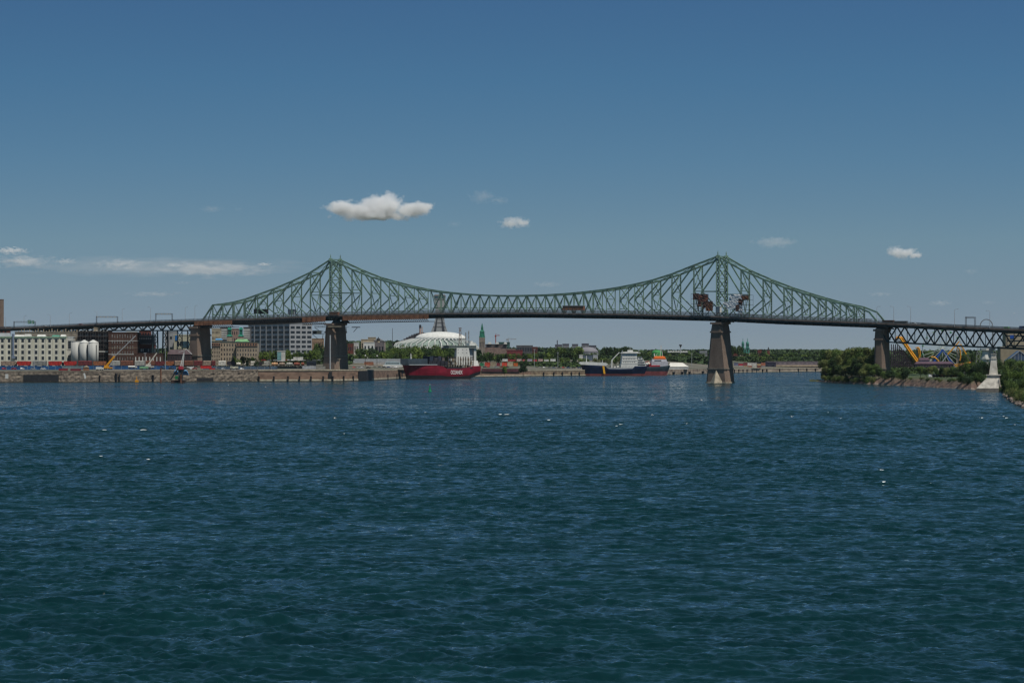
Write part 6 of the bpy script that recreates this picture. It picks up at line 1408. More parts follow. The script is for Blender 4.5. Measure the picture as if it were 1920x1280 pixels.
mb = MB(); x0 = X(159, 2332); z0 = Z(705.5, 2332); mb.add([(x0-1.1, 2331, z0+2.6), (x0+.1, 2331, z0-2.4), (x0+1.3, 2331, z0-1), (x0+.2, 2331, z0+2.8), (x0-1.1, 2331.3, z0+2.6), (x0+.1, 2331.3, z0-2.4), (x0+1.3, 2331.3, z0-1), (x0+.2, 2331.3, z0+2.8)], [(0, 1, 2, 3), (4, 7, 6, 5), (0, 4, 5, 1), (1, 5, 6, 2), (2, 6, 7, 3), (3, 7, 4, 0)]); tag(mb.build('white_board', M_white), 'tilted white board hanging on the quay wall left of the yellow crane', 'board')
mb = MB(); x0 = X(256.5, 2331); mb.box(x0-1.4, x0+1.4, 2330, 2332, .3, 2.2); mb.tube((x0, 2331, 2.2), (x0-.3, 2331, 5), .4, .3, 6); tag(mb.build('yellow_float', M_yellow), 'small yellow float at the foot of the quay wall', 'float')
# --- buoy
F = Frame(806, 1800, -.2); r = thing('buoy', 'green channel buoy floating in mid river', 'buoy', F.loc())
gb = mat('buoy_green', (.004, .20, .085), .5, .1, .5)
mb = MB(); mb.lathe([(.6, -.4), (1.15, 0), (1.15, .8), (.9, 1.1)], n=14); mb.build('float', gb, r)
mb = MB()
for k in range(4):
    a = math.pi/4+math.pi/2*k; mb.bar((.75*math.cos(a), .75*math.sin(a), 1.1), (.22*math.cos(a), .22*math.sin(a), 3.8), .16)
mb.lathe([(.72, 1.1), (.45, 2.4), (.3, 3.4)], n=8); mb.lathe([(.35, 3.8), (.35, 4.2), (.15, 4.5)], n=8); mb.build('tower', gb, r)
mb = MB(); mb.lathe([(.14, 4.503), (.18, 4.8), (.05, 5.0)], n=8); mb.build('lantern', M_white, r)
# --- gulls
def gull(px, py, Y, lab, rz=0, wing=.6):
    F = Frame(px, Y, Z(py, Y)); mb = MB()
    prof = [(.01, -.32), (.09, -.2), (.13, 0), (.1, .18), (.06, .28), (.02, .36)]
    vs = []; n = 8
    for (rr, x) in prof:
        for k in range(n): a = 2*math.pi*k/n; vs.append((x, rr*math.cos(a), rr*math.sin(a)))
    fs = [(i*n+k, i*n+(k+1) % n, (i+1)*n+(k+1) % n, (i+1)*n+k) for i in range(len(prof)-1) for k in range(n)]
    mb.add(vs, fs)
    for s in (-1, 1): mb.add([(.12, s*.08, .04), (-.12, s*.08, .04), (-.1, s*.38, .04+wing*.35), (.08, s*.38, .04+wing*.35), (-.16, s*.75, .04+wing*.2)], [(0, 1, 2, 3), (3, 2, 4)])
    mb.add([(-.3, -.03, 0), (-.3, .03, 0), (-.48, .09, 0), (-.48, -.09, 0)], [(0, 1, 2, 3)])
    o = mb.build('gull', mat('gull_white', (.6, .6, .6), .7, .03)); o.location = F.loc(); o.rotation_euler = (0, 0, rz); o.scale = (.95,)*3; tag(o, lab, 'gull', 'gulls over the water')
for i, (px, py, lab) in enumerate(((1223, 778, 'white gull low over the water under the supply ship'), (1485, 781, 'gull gliding over the water right of the right main pier, left of another'), (1576, 784, 'gull gliding over the water below the wooded island tip'), (1315, 750.5, 'small gull just left below the right main pier'), (628, 784, 'lone gull over the water below the left main pier'), (1903, 796, 'gull near the right edge over the water'), (428, 721.5, 'tiny gull near the rough stone quay wall'), (498, 725.5, 'tiny gull off the brown quay wall, left part'), (1902, 587, 'gull high in the sky at the right edge'), (1287, 794, 'gull low over the water left of the right pier foot'))):
    gull(px, py, 700 if py > 740 else 1300, lab, i*.9)
# ================================================================== TREES
def leafmat(name, a, b):
    if name in MATS: return MATS[name]
    m = bpy.data.materials.new(name); m.use_nodes = True; MATS[name] = m; t = m.node_tree; bs_ = t.nodes['Principled BSDF']; L = t.links.new
    co = t.nodes.new('ShaderNodeTexCoord'); no = t.nodes.new('ShaderNodeTexNoise'); no.inputs['Scale'].default_value = 3.2; no.inputs['Detail'].default_value = 4
    oi = t.nodes.new('ShaderNodeObjectInfo'); L(co.outputs['Object'], no.inputs['Vector'])
    ad = t.nodes.new('ShaderNodeMath'); ad.operation = 'MULTIPLY_ADD'; L(oi.outputs['Random'], ad.inputs[0]); ad.inputs[1].default_value = .34; L(no.outputs['Fac'], ad.inputs[2])
    cr = t.nodes.new('ShaderNodeValToRGB'); L(ad.outputs[0], cr.inputs[0]); cr.color_ramp.elements[0].position = .45; cr.color_ramp.elements[0].color = (*a, 1); cr.color_ramp.elements[1].position = .85; cr.color_ramp.elements[1].color = (*b, 1)
    L(cr.outputs[0], bs_.inputs['Base Color']); bs_.inputs['Roughness'].default_value = .75; bs_.inputs['Specular IOR Level'].default_value = .2
    return m
LF = {'green': leafmat('leaf_green', (.032, .066, .015), (.105, .155, .035)), 'dark': leafmat('leaf_dark', (.014, .036, .013), (.045, .078, .022)), 'olive': leafmat('leaf_olive', (.05, .075, .025), (.135, .16, .05)),
      'bright': leafmat('leaf_bright', (.04, .075, .012), (.12, .17, .03))}
def crown(seed, n, shape='round', leaf=.05):
    """leaf-sized triangles scattered over uneven clumps; unit height 1, base at 0"""
    rg = np.random.RandomState(seed); cl = []
    k = {'round': 15, 'wide': 18, 'tall': 14, 'bush': 12, 'oval': 14}[shape]
    for i in range(k):
        if shape == 'tall': c = (rg.normal(0, .07), rg.normal(0, .07), rg.uniform(.22, .93)); r_ = .15*(1.15-.7*abs(c[2]-.45)*1.6)
        elif shape == 'bush': c = (rg.uniform(-.42, .42), rg.uniform(-.35, .35), rg.uniform(.2, .62)); r_ = rg.uniform(.2, .34)
        elif shape == 'wide': c = (rg.uniform(-.40, .40), rg.uniform(-.34, .34), rg.uniform(.34, .80)); r_ = rg.uniform(.13, .24)
        elif shape == 'oval': a = rg.uniform(0, 6.28); c = (.2*math.cos(a), .2*math.sin(a), rg.uniform(.3, .85)); r_ = rg.uniform(.12, .2)
        else: a = rg.uniform(0, 6.28); q = rg.uniform(.05, .27); c = (q*math.cos(a), q*math.sin(a), rg.uniform(.36, .82)); r_ = rg.uniform(.12, .22)
        cl.append((c, r_))
    w = np.array([r_**2 for _, r_ in cl]); w /= w.sum(); ids = rg.choice(len(cl), n, p=w)
    C = np.array([c for c, _ in cl])[ids]; RR = np.array([r_ for _, r_ in cl])[ids]
    d = rg.normal(size=(n, 3)); d /= np.linalg.norm(d, axis=1)[:, None]; rad = RR*(1-.45*rg.rand(n)**2.2)*(1+.22*rg.normal(size=n)*.5)
    P = C+d*rad[:, None]*np.array([1, 1, .85]); P[:, 2] = np.maximum(P[:, 2], .04)
    nrm = d+rg.normal(size=(n, 3))*.55; nrm /= np.linalg.norm(nrm, axis=1)[:, None]
    u = np.cross(nrm, rg.normal(size=(n, 3))); u /= np.linalg.norm(u, axis=1)[:, None]; v = np.cross(nrm, u); s = leaf*rg.uniform(.55, 1.3, n)[:, None]
    V = np.stack([P-u*s-v*s*.5, P+u*s*.9-v*s*.45, P+u*s*.5+v*s*.7, P-u*s*.5+v*s*.75], 1).reshape(-1, 3).astype(np.float32)
    me = bpy.data.meshes.new('crown'); me.vertices.add(4*n); me.vertices.foreach_set('co', V.ravel()); me.loops.add(4*n); me.loops.foreach_set('vertex_index', np.arange(4*n, dtype=np.int32))
    me.polygons.add(n); me.polygons.foreach_set('loop_start', np.arange(0, 4*n, 4, dtype=np.int32)); me.update(calc_edges=True); return me
def trunk(seed, shape):
    rg = random.Random(seed); mb = MB(); h = .45 if shape not in ('tall', 'bush') else (.8 if shape == 'tall' else .3)
    mb.tube((0, 0, -.03), (.01, 0, h), .024, .014, 7)
    for i in range(7):
        a = rg.uniform(0, 6.28); z = h*rg.uniform(.5, .98); l = rg.uniform(.14, .28); mb.tube((0, 0, z), (l*math.cos(a), l*math.sin(a), z+l*rg.uniform(.6, 1.1)), .010, .004, 5)
    me = bpy.data.meshes.new('trunk'); me.from_pydata(mb.v, [], mb.f); me.materials.append(M_bark); me.update(); return me
TV = {}
def tree(px, yt, w, Y, lab, kind='green', shape='round', dense=0, zb=None, grp=None, name='tree', cat='tree', rz=None):
    """w: crown width in photo pixels"""
    sd = rnd2.randrange(4); key = (kind, shape, dense, sd)
    if key not in TV:
        n, lf = ((700, .05), (2600, .030), (6500, .019))[dense]
        c = crown(hash_(key), n, shape, lf); c.materials.append(LF[kind]); TV[key] = (c, trunk(hash_(key)+5, shape))
    zb = gnd(px, Y) if zb is None else zb; H = max(2, Z(yt, Y)-zb)*1.03
    base_w = {'round': .78, 'wide': 1.1, 'tall': .42, 'bush': 1.2, 'oval': .62}[shape]; W = w*Y/FP
    sx = W/base_w
    r = thing(name, lab, cat, (X(px, Y), Y, zb), rnd2.uniform(0, 6.28) if rz is None else rz, grp); r.scale = (sx, sx, H)
    mesh_obj('crown', TV[key][0], r); mesh_obj('trunk', TV[key][1], r); return r
def hash_(k): return sum(ord(ch)*(i+7) for i, ch in enumerate(str(k))) % 99991
rnd2 = random.Random(11)
def row(p0, p1, n, yt0, yt1, w, Y, where, kinds=('green',), shapes=('round',), dense=0, zb=None, jy=2.0, cat='tree', name='tree', jY=25, adj=None):
    for i in range(n):
        px = p0+(p1-p0)*(i+.5)/n+rnd2.uniform(-.25, .25)*(p1-p0)/n; t = (i+.5)/n
        yt = yt0+(yt1-yt0)*t+rnd2.uniform(-jy, jy); YY = (Y(px) if callable(Y) else Y)+rnd2.uniform(-jY, jY); k = kinds[i % len(kinds)]; s = shapes[(i*3+1) % len(shapes)]
        a = {'green': 'mid green', 'dark': 'dark green', 'olive': 'olive green', 'bright': 'yellow green'}[k]
        b = {'round': 'round', 'wide': 'spreading', 'tall': 'slim', 'bush': 'low', 'oval': 'upright'}[s]
        z = (zb(px, YY) if callable(zb) else zb)
        tree(px, yt, w*rnd2.uniform(.85, 1.25), YY, '%s %s %s, %s from left %s' % (a, b, cat, ORD[i], where), k, s, dense, z, grp='%ss %s' % (cat, where), name=name, cat=cat)
row(306, 350, 5, 652, 657, 13, 2650, 'between grey block and dark shed', ('green', 'bright'))
row(436, 486, 6, 667, 668, 11, 2600, 'at the foot of the stone building', ('bright', 'green', 'dark'), ('bush', 'round'), name='bush', cat='bush')
row(484, 612, 12, 656, 655, 15, 2680, 'before the grey office block', ('green', 'bright', 'green', 'dark'), ('round', 'wide'))
row(587, 610, 3, 640, 646, 15, 2930, 'between office block and left pier', ('green', 'dark'))
row(655, 760, 9, 662, 661, 15, 2870, 'along the raised road right of the left pier', ('green', 'dark', 'bright'), ('round', 'wide'))
row(668, 700, 4, 650, 652, 14, 2930, 'around the white house by the pier', ('green', 'dark'))
row(700, 852, 14, 652, 650, 18, 2990, 'in the belt below the stadium, front line', ('green', 'dark', 'green', 'bright'), ('round', 'wide', 'oval'))
row(736, 850, 8, 645, 642.5, 20, 3060, 'in the belt below the stadium, back line', ('dark', 'green'), ('round', 'wide'))
row(752, 806, 5, 663, 664, 13, 2900, 'low behind the bow of the red ship', ('bright', 'green'), ('bush', 'round'), name='bush', cat='bush')
row(836, 860, 3, 645, 650, 14, 2950, 'dark clump behind the white ship tower', ('dark',))
row(896, 942, 5, 659, 662, 15, 3120, 'right of the red ship below the spire', ('dark', 'green'), ('wide', 'round'))
row(936, 1040, 10, 662, 658, 14, 3250, 'below the cranes and the flat block', ('green', 'dark', 'bright'), ('wide', 'round'))
row(1028, 1090, 7, 652, 650, 15, 3400, 'tall group left of the arena dome', ('green', 'dark', 'green'), ('round', 'oval'))
row(945, 1108, 14, 674, 669, 13, 3210, 'on the green slope above the quay', ('bright', 'green', 'dark'), ('bush', 'round', 'wide'))
row(1086, 1130, 4, 661, 663, 14, 3500, 'below the arena dome', ('green', 'dark'), ('wide', 'round'))
row(1126, 1186, 9, 651, 648.5, 11, 3700, 'in the tall dark group behind the navy ship', ('dark',), ('oval', 'round'))
row(1110, 1170, 5, 671, 668, 14, 3260, 'behind the deck of the navy ship', ('olive', 'green'), ('round', 'wide'))
row(1184, 1330, 15, 659, 660, 14, 4000, 'on the skyline between ships and right main pier', ('dark', 'green'), ('round', 'wide'))
row(1196, 1345, 12, 668, 667, 16, 3750, 'lower line right of the ships', ('dark', 'green', 'olive'), ('round', 'wide'))
row(1370, 1394, 4, 648, 645, 9, 3900, 'left of the twin bell towers', ('dark',), ('round',))
row(1378, 1545, 15, 661, 661, 15, 3950, 'far line right of the bell towers', ('green', 'dark', 'green'), ('round', 'wide'))
row(1372, 1550, 14, 668, 669, 16, 3780, 'above the far containers and shed', ('dark', 'green', 'olive'), ('wide', 'round'))
# trees growing on the quay face
tree(945.5, 685, 11, 2850, 'small bright tree growing on the quay ledge, left of a larger one', 'green', 'round', 1, 1.5)
tree(981, 675, 14, 2880, 'taller dark tree on the quay ledge right of the small one', 'dark', 'oval', 1, 1.0)
# island
isz = lambda p, Y: max(isl(p, Y), .4)
sh = lambda k: (lambda p: shore(p)+k)
row(1548, 1650, 9, 655, 650, 28, sh(90), 'back line of the wooded island tip', ('green', 'olive'), ('round', 'oval', 'wide'), 2, isz, 3, jY=8)
row(1545, 1646, 9, 668, 662, 28, sh(45), 'middle line of the wooded island tip', ('olive', 'green', 'dark'), ('round', 'wide', 'oval'), 2, isz, 4, jY=8)
row(1543, 1642, 8, 684, 680, 26, sh(18), 'front line of the wooded island tip', ('olive', 'green', 'dark'), ('wide', 'round', 'bush'), 2, lambda p, Y: max(isl(p, Y), .3)-.6, 4, jY=4)
row(1542, 1642, 11, 702, 704, 15, sh(5), 'at the waterline of the island tip', ('olive', 'green'), ('bush',), 1, .3, 2, name='bush', cat='bush', jY=1.5)
row(1640, 1706, 5, 690, 692, 20, sh(16), 'around the foot of the right anchor pier', ('dark', 'green'), ('bush', 'round'), 2, lambda p, Y: isl(p, Y)-.3, 3, name='bush', cat='bush', jY=4)
row(1672, 1728, 6, 662, 668, 17, 2600, 'dark line behind the yellow coaster', ('dark',), ('round', 'oval'), 1, 7, 4)
row(1725, 1842, 10, 658, 662, 18, 2750, 'behind the fairground rides', ('dark', 'green'), ('round', 'wide'), 1, 7, 3)
row(1722, 1806, 9, 686, 686, 16, sh(75), 'in front of the fairground rides', ('green', 'dark', 'olive'), ('wide', 'round'), 2, isz, 2, jY=10)
row(1690, 1815, 9, 706, 709, 11, sh(20), 'along the top of the brown bank', ('dark', 'green', 'olive'), ('bush',), 1, lambda p, Y: isl(p, Y)-.2, 1.5, name='bush', cat='bush', jY=4)
row(1804, 1858, 5, 677, 676, 24, sh(80), 'dense clump left of the white monument', ('dark', 'green'), ('round', 'wide'), 2, isz, 3, jY=12)
row(1800, 1846, 4, 695, 698, 20, sh(14), 'overhanging the water left of the white monument', ('green', 'dark'), ('bush', 'round'), 2, lambda p, Y: isl(p, Y)-1, 2, name='bush', cat='bush', jY=3)
row(1874, 1950, 6, 671, 669, 28, 1960, 'back line right of the white monument', ('dark', 'green'), ('round', 'wide'), 2, isz, 3, jY=15)
row(1880, 1960, 6, 681, 677, 30, 1780, 'middle line right of the white monument', ('green', 'olive', 'dark'), ('round', 'wide'), 2, lambda p, Y: isl(p, Y)-1, 4, jY=12)
row(1890, 1962, 5, 696, 690, 32, 1600, 'front line at the right edge', ('green', 'bright', 'green'), ('round', 'wide', 'bush'), 2, lambda p, Y: isl(p, Y)-1.5, 5, jY=10)
row(1893, 1965, 6, 708, 704, 26, 1510, 'second line at the right edge', ('green', 'dark'), ('wide', 'bush'), 2, lambda p, Y: isl(p, Y)-1.5, 4, jY=6)
row(1884, 1960, 8, 721, 722, 26, sh(10), 'hanging over the rocks at the right edge', ('green', 'olive'), ('bush',), 2, lambda p, Y: isl(p, Y)-.6, 4, name='bush', cat='bush', jY=3)
# far woods as one mass
def woods(name, strips, m, label):
    Vs = []; rg = np.random.RandomState(21); n = 0
    for (p0, p1, yt, Y, cnt, leaf, zb) in strips:
        c = rg.uniform(p0, p1, cnt); top = np.array([Z(yt+1.6*mnoise.noise(Vector((q*.09, Y*.01, 0)))-.6*mnoise.noise(Vector((q*.4, 1, 0))), Y) for q in c])
        z = zb+(top-zb)*rg.rand(cnt)**.6; yy = Y+rg.uniform(-30, 30, cnt)*(1-(z-zb)/(top-zb+.1)*.5); P = np.stack([(c-960)/FP*Y, yy, z], 1)
        nr = rg.normal(size=(cnt, 3))+np.array([0, -.5, .6]); nr /= np.linalg.norm(nr, axis=1)[:, None]; u = np.cross(nr, rg.normal(size=(cnt, 3))); u /= np.linalg.norm(u, axis=1)[:, None]; v = np.cross(nr, u)
        s = leaf*rg.uniform(.5, 1.4, cnt)[:, None]; Vs.append(np.stack([P-u*s-v*s, P+u*s-v*s, P+u*s+v*s, P-u*s+v*s], 1).reshape(-1, 3)); n += cnt
    V = np.concatenate(Vs).astype(np.float32); me = bpy.data.meshes.new(name); me.vertices.add(4*n); me.vertices.foreach_set('co', V.ravel()); me.loops.add(4*n); me.loops.foreach_set('vertex_index', np.arange(4*n, dtype=np.int32))
    me.polygons.add(n); me.polygons.foreach_set('loop_start', np.arange(0, 4*n, 4, dtype=np.int32)); me.update(calc_edges=True); me.materials.append(m)
    tag(mesh_obj(name, me), label, 'woods', kind='stuff')
wm_ = mat('wood_leaves', (.045, .075, .028), .9, .3, .06, dark=(.018, .036, .016))
woods('distant_woods', [(-100, 700, 656, 5200, 9000, 3.0, 14), (640, 780, 641.5, 5600, 3000, 3, 14), (880, 1120, 655, 5200, 6000, 3, 14), (1030, 1560, 658.5, 5600, 12000, 2.8, 14), (1300, 1560, 657.5, 7200, 7000, 3.2, 14), (1180, 1560, 664, 4500, 9000, 2.6, 13), (900, 1110, 668, 3600, 7000, 2.2, 12), (640, 900, 658, 3400, 8000, 2.2, 13), (1090, 1340, 671, 3550, 8000, 2.0, 10), (1370, 1600, 672, 3800, 8000, 2.0, 9),
      (470, 660, 666, 2760, 6000, 1.3, 12), (1540, 2100, 660, 4300, 8000, 3, 5)], wm_, 'distant city woodland as one green mass under the skyline')
woods('undergrowth', [(1545, 1650, 692, 2420, 9000, .7, 1.5), (1668, 1740, 690, 2300, 6000, .6, 6), (1800, 1862, 690, 2090, 7000, .6, 3), (1868, 1960, 695, 1860, 9000, .6, 3), (1893, 1960, 712, 1600, 8000, .6, 3), (960, 1100, 680, 3180, 6000, 1.0, 7), (1985, 2300, 700, 1420, 9000, .7, 3), (1975, 2400, 715, 1180, 9000, .7, 2), (1950, 2300, 680, 1750, 9000, .8, 4)], mat('undergrowth_leaves', (.05, .085, .025), .9, .3, .15, dark=(.02, .04, .015)), 'dense undergrowth filling the gaps beneath the trees')
# rocks on the right shore
for i, p in enumerate(sorted(1885+rnd2.uniform(0, 1)*40 for _ in range(30))):
    Y = shore(p)+rnd2.uniform(-3, 2.5); s = rnd2.uniform(.7, 1.9); mb = MB(); g = 7; vs = []; nn = 9
    for a in range(g):
        th = math.pi*a/(g-1)
        for b in range(nn): ph = 2*math.pi*b/nn; rr = 1+.35*mnoise.noise(Vector((a*.8+i, b*.8, i*3.1))); vs.append((rr*math.sin(th)*math.cos(ph)*s*1.4, rr*math.sin(th)*math.sin(ph)*s, -rr*math.cos(th)*s*.8))
    mb.add(vs, [(a*nn+b, a*nn+(b+1) % nn, (a+1)*nn+(b+1) % nn, (a+1)*nn+b) for a in range(g-1) for b in range(nn)])
    o = mb.build('rock', M_rock); o.location = (X(p, Y), Y, .2+rnd2.uniform(0, .9)); tag(o, ORD[i]+' pale boulder from the left along the waterline at the right edge', 'rock', 'boulders along the right shore')
# small reed patch at the island tip
mb = MB()
for i in range(240):
    p = rnd2.uniform(1518, 1543); Y = 2440+rnd2.uniform(-8, 8); h = rnd2.uniform(.8, 2.4); x = X(p, Y); mb.add([(x-.12, Y, 0), (x+.12, Y, 0), (x+rnd2.uniform(-.4, .4), Y, h)], [(0, 1, 2)])
tag(mb.build('reeds', mat('reed', (.16, .17, .07), .9, .2, .4)), 'low reed patch at the very tip of the island', 'reeds', kind='stuff')

# ================================================================== FAIRGROUND, MONUMENT
def isf(px, Y): return Frame(px, Y, isl(px, Y)-.2)
F = isf(1700, 2480); r = thing('roller_coaster', 'yellow roller coaster slope on a dark lattice structure behind the bridge', 'roller coaster', F.loc()); x, z = F.x, F.z
trk = [(1681, 634), (1684, 631.5), (1688, 634), (1696, 646), (1706, 661), (1716, 675), (1724, 684)]
for dy, ox in ((0, 0), (4, 5.5)):
    mb = MB()
    for a, b in zip(trk[:-1], trk[1:]): mb.tube((x(a[0]+ox), dy, z(a[1])), (x(b[0]+ox), dy, z(b[1])), 1.0, 1.0, 6)
    mb.build('track_rail', M_yellow, r)
mb = MB()
for i in range(16):
    t = i/15*(len(trk)-1.001); k = int(t); f = t-k; px = trk[k][0]+(trk[k+1][0]-trk[k][0])*f; py = trk[k][1]+(trk[k+1][1]-trk[k][1])*f
    mb.bar((x(px), -.5, z(py)-.3), (x(px+5.5), 4.5, z(py)-.3), .5); mb.bar((x(px-3.5), 0, z(py+2)), (x(px), 0, z(py)), .35)
mb.build('ties', M_yellow, r)
mb = MB(); tr2 = [(1678, 640), (1688, 650), (1698, 664), (1709, 678), (1718, 692)]
for a, b in zip(tr2[:-1], tr2[1:]): mb.bar((x(a[0]), 2, z(a[1])), (x(b[0]), 2, z(b[1])), .9, .7)
mb.build('lower_track', mat('tan_track', (.40, .24, .08), .7, .2, .5), r)
mb = MB()
for i in range(14):
    px = 1672+i*3.9; top = 645+max(0, (px-1684))*.95
    if top > 688: continue
    mb.bar((x(px), 1, 0), (x(px), 1, z(top)), .4); mb.bar((x(px), 4, 0), (x(px), 4, z(top)), .4)
    for k in range(8):
        y0 = 690-k*6
        if y0-6 < top: break
        mb.bar((x(px), 1, z(y0)), (x(px+3.9), 1, z(y0-6)), .25); mb.bar((x(px), 1, z(y0)), (x(px+3.9), 1, z(y0)), .3)
mb.build('support_lattice', mat('coaster_dark', (.05, .035, .05), .8, .3, .4), r)
mb = MB()
for (a, b) in (((1679, 640), (1683, 630)), ((1683, 630), (1688, 632)), ((1680, 636), (1690, 640))): mb.bar((x(a[0]), 5, z(a[1])), (x(b[0]), 5, z(b[1])), .8)
mb.build('crest_frame', mat('lilac_white', (.45, .38, .42), .6, .2, .6), r)
F = isf(1722, 2500); r = thing('loop_track', 'tall narrow yellow hooked track right of the coaster slope', 'ride track', F.loc()); x, z = F.x, F.z; mb = MB()
pts = [(1719, 652.5), (1721, 651), (1723.3, 653), (1724.6, 658), (1724.8, 664), (1723.6, 672), (1722.5, 684)]
for a, b in zip(pts[:-1], pts[1:]): mb.tube((x(a[0]), 0, z(a[1])), (x(b[0]), 0, z(b[1])), .8, .8, 6); mb.tube((x(a[0])-1, 2, z(a[1])), (x(b[0])-1, 2, z(b[1])), .35, .35, 5)
mb.build('rail', M_yellow, r); mb = MB(); mb.tube((x(1719.5), 1, 0), (x(1719.5), 1, z(653)), .4, .4, 6); mb.build('post', M_dgrey, r)
F = isf(1755, 2520); r = thing('loop_track', 'low yellow arched track before the blue ride frame', 'ride track', F.loc()); x, z = F.x, F.z; mb = MB()
pts = [(1746, 669.5), (1750, 669), (1754, 671), (1758, 675), (1761.5, 680.5), (1763, 686)]
for a, b in zip(pts[:-1], pts[1:]): mb.tube((x(a[0]), 0, z(a[1])), (x(b[0]), 0, z(b[1])), .8, .8, 6)
mb.build('rail', M_yellow, r); mb = MB(); mb.tube((x(1748), 0, 0), (x(1748), 0, z(669.5)), .4, .4, 6); mb.build('post', M_dgrey, r)
# big wheel with blue legs
F = isf(1767, 2620); r = thing('ferris_wheel', 'big wheel with pale radiating spokes on blue splayed legs', 'ferris wheel', F.loc()); x, z = F.x, F.z; hz = z(655); RR = 37*2620/FP
mb = MB(); n = 44
for k in range(n):
    a, b = 2*math.pi*k/n, 2*math.pi*(k+1)/n
    for q in (0, 3): mb.bar((RR*math.cos(a), q, hz+RR*math.sin(a)), (RR*math.cos(b), q, hz+RR*math.sin(b)), .3)
mb.build('rim', M_lgrey, r)
for k in range(28):
    a = 2*math.pi*(k+.3)/28; mb = MB(); mb.bar((0, 1.5, hz), (RR*math.cos(a), 0 if k % 2 else 3, hz+RR*math.sin(a)), .32); mb.build('spoke', mat('spoke_white', (.55, .58, .52), .5, .1, 1), r)
for k in range(14):
    a = 2*math.pi*(k+.5)/14; c_ = (RR*math.cos(a), 1.5, hz+RR*math.sin(a)-1.6); mb = MB(); mb.lathe([(.5, 0), (1.0, .4), (1.0, 1.3), (.4, 1.8)], c_, 8); mb.build('gondola', mat('gondola_green', (.05, .25, .12), .5, .1, .5), r)
mb = MB(); mb.tube((0, -1, hz), (0, 4, hz), 1.1, 1.1, 10); mb.build('hub', M_white, r)
for sx in (-1, 1):
    for dy in (-1.5, 4.5):
        mb = MB(); mb.bar((0, dy, hz), (sx*(x(1789)), dy+(-2 if dy < 0 else 2), z(683)-1.5), 1.5, 1.1); mb.build('leg', M_blue, r)
# swing ride
F = isf(1797, 2470); r = thing('swing_ride', 'yellow armed swing ride with a pale central mast right of the big wheel', 'fairground ride', F.loc()); x, z = F.x, F.z
mb = MB(); mb.bar((x(1798.5), 0, z(640)), (x(1777), 0, z(664)), 1.2, 1.0); mb.build('arm', M_yellow, r)
mb = MB(); mb.bar((x(1777), 0, z(664)), (x(1766), 0, z(679)), .7); mb.build('arm_tail', M_lgrey, r)
mb = MB(); mb.bar((x(1801), 0, z(645)), (x(1812), 0, z(664)), .9); mb.build('arm', M_yellow, r)
mb = MB(); mb.bar((x(1812), 0, z(664)), (x(1821), 0, z(678)), .6); mb.build('arm_tail', mat('purple_arm', (.07, .05, .08), .6, .1, .4), r)
mb = MB(); mb.frus((x(1794), x(1798.5), 2, 4), (x(1795.2), x(1797.6), 2, 4), 0, z(648)); mb.build('mast', mat('mast_tan', (.42, .34, .26), .7, .1, .4), r)
mb = MB(); pts = [(1796, 651), (1799.5, 655), (1801, 662), (1801, 670), (1799.5, 676)]
for a, b in zip(pts[:-1], pts[1:]): mb.tube((x(a[0]), 0, z(a[1])), (x(b[0]), 0, z(b[1])), .6, .6, 6)
mb.build('curved_rail', M_yellow, r)
mb = MB(); mb.bar((x(1788), -1, z(684)), (x(1820), -1, z(679)), .9); mb.bar((x(1790), -1, z(686.5)), (x(1812), -1, z(684.5)), .8); mb.build('low_beam', M_yellow, r)
for (a, b, yt, yb, m, lab, roof, Y) in ((1716, 1788, 682, 686, mat('mauve_wall', (.06, .04, .055), .8, .2, .3), 'long low mauve roofed ride station under the big wheel', 'ridge', 2440), (1724, 1743, 675, 682, mat('silver_wall', (.22, .20, .24), .6, .1, .3), 'silver grey arched ride house above the mauve station', 'ridge', 2450), (1800, 1812, 685, 690, mat('salmon', (.33, .14, .10), .8, .1, .3), 'small salmon roofed booth right of the rides', 'gable', 2400)):
    building('ride_station', lab, 'building', a, b, yt, Y, m, depth=7, zb=Z(yb+3, Y), cols=max(3, int((b-a)/5)), rows=1, win=(.5, .4), roof=roof, roofm=mat('mauve_roof', (.085, .05, .07), .7, .15, .3) if a != 1800 else m)
building('hut', 'white box hut at the bank right of the parked vans', 'hut', 1800, 1810, 698.5, 2060, M_offwhite, depth=4, zb=Z(709, 2060), cols=2, rows=1, win=(.3, .4))
vn = {}
for i, px in enumerate(np.arange(1741, 1798, 6.4)):
    c = [('white', (.7, .7, .7)), ('orange', (.6, .22, .04)), ('white', (.7, .7, .7)), ('silver', (.35, .36, .38))][(i*3) % 4]; vn[c[0]] = vn.get(c[0], 0)+1
    car(px, 2075, Z(707, 2075)-.1, c[0], c[1], '%s %s van from left parked on top of the brown bank' % (ORD[vn[c[0]]-1], c[0]), 0, van=True, L=5, H=2.1, cat='van', name='van', group='vans on the bank')
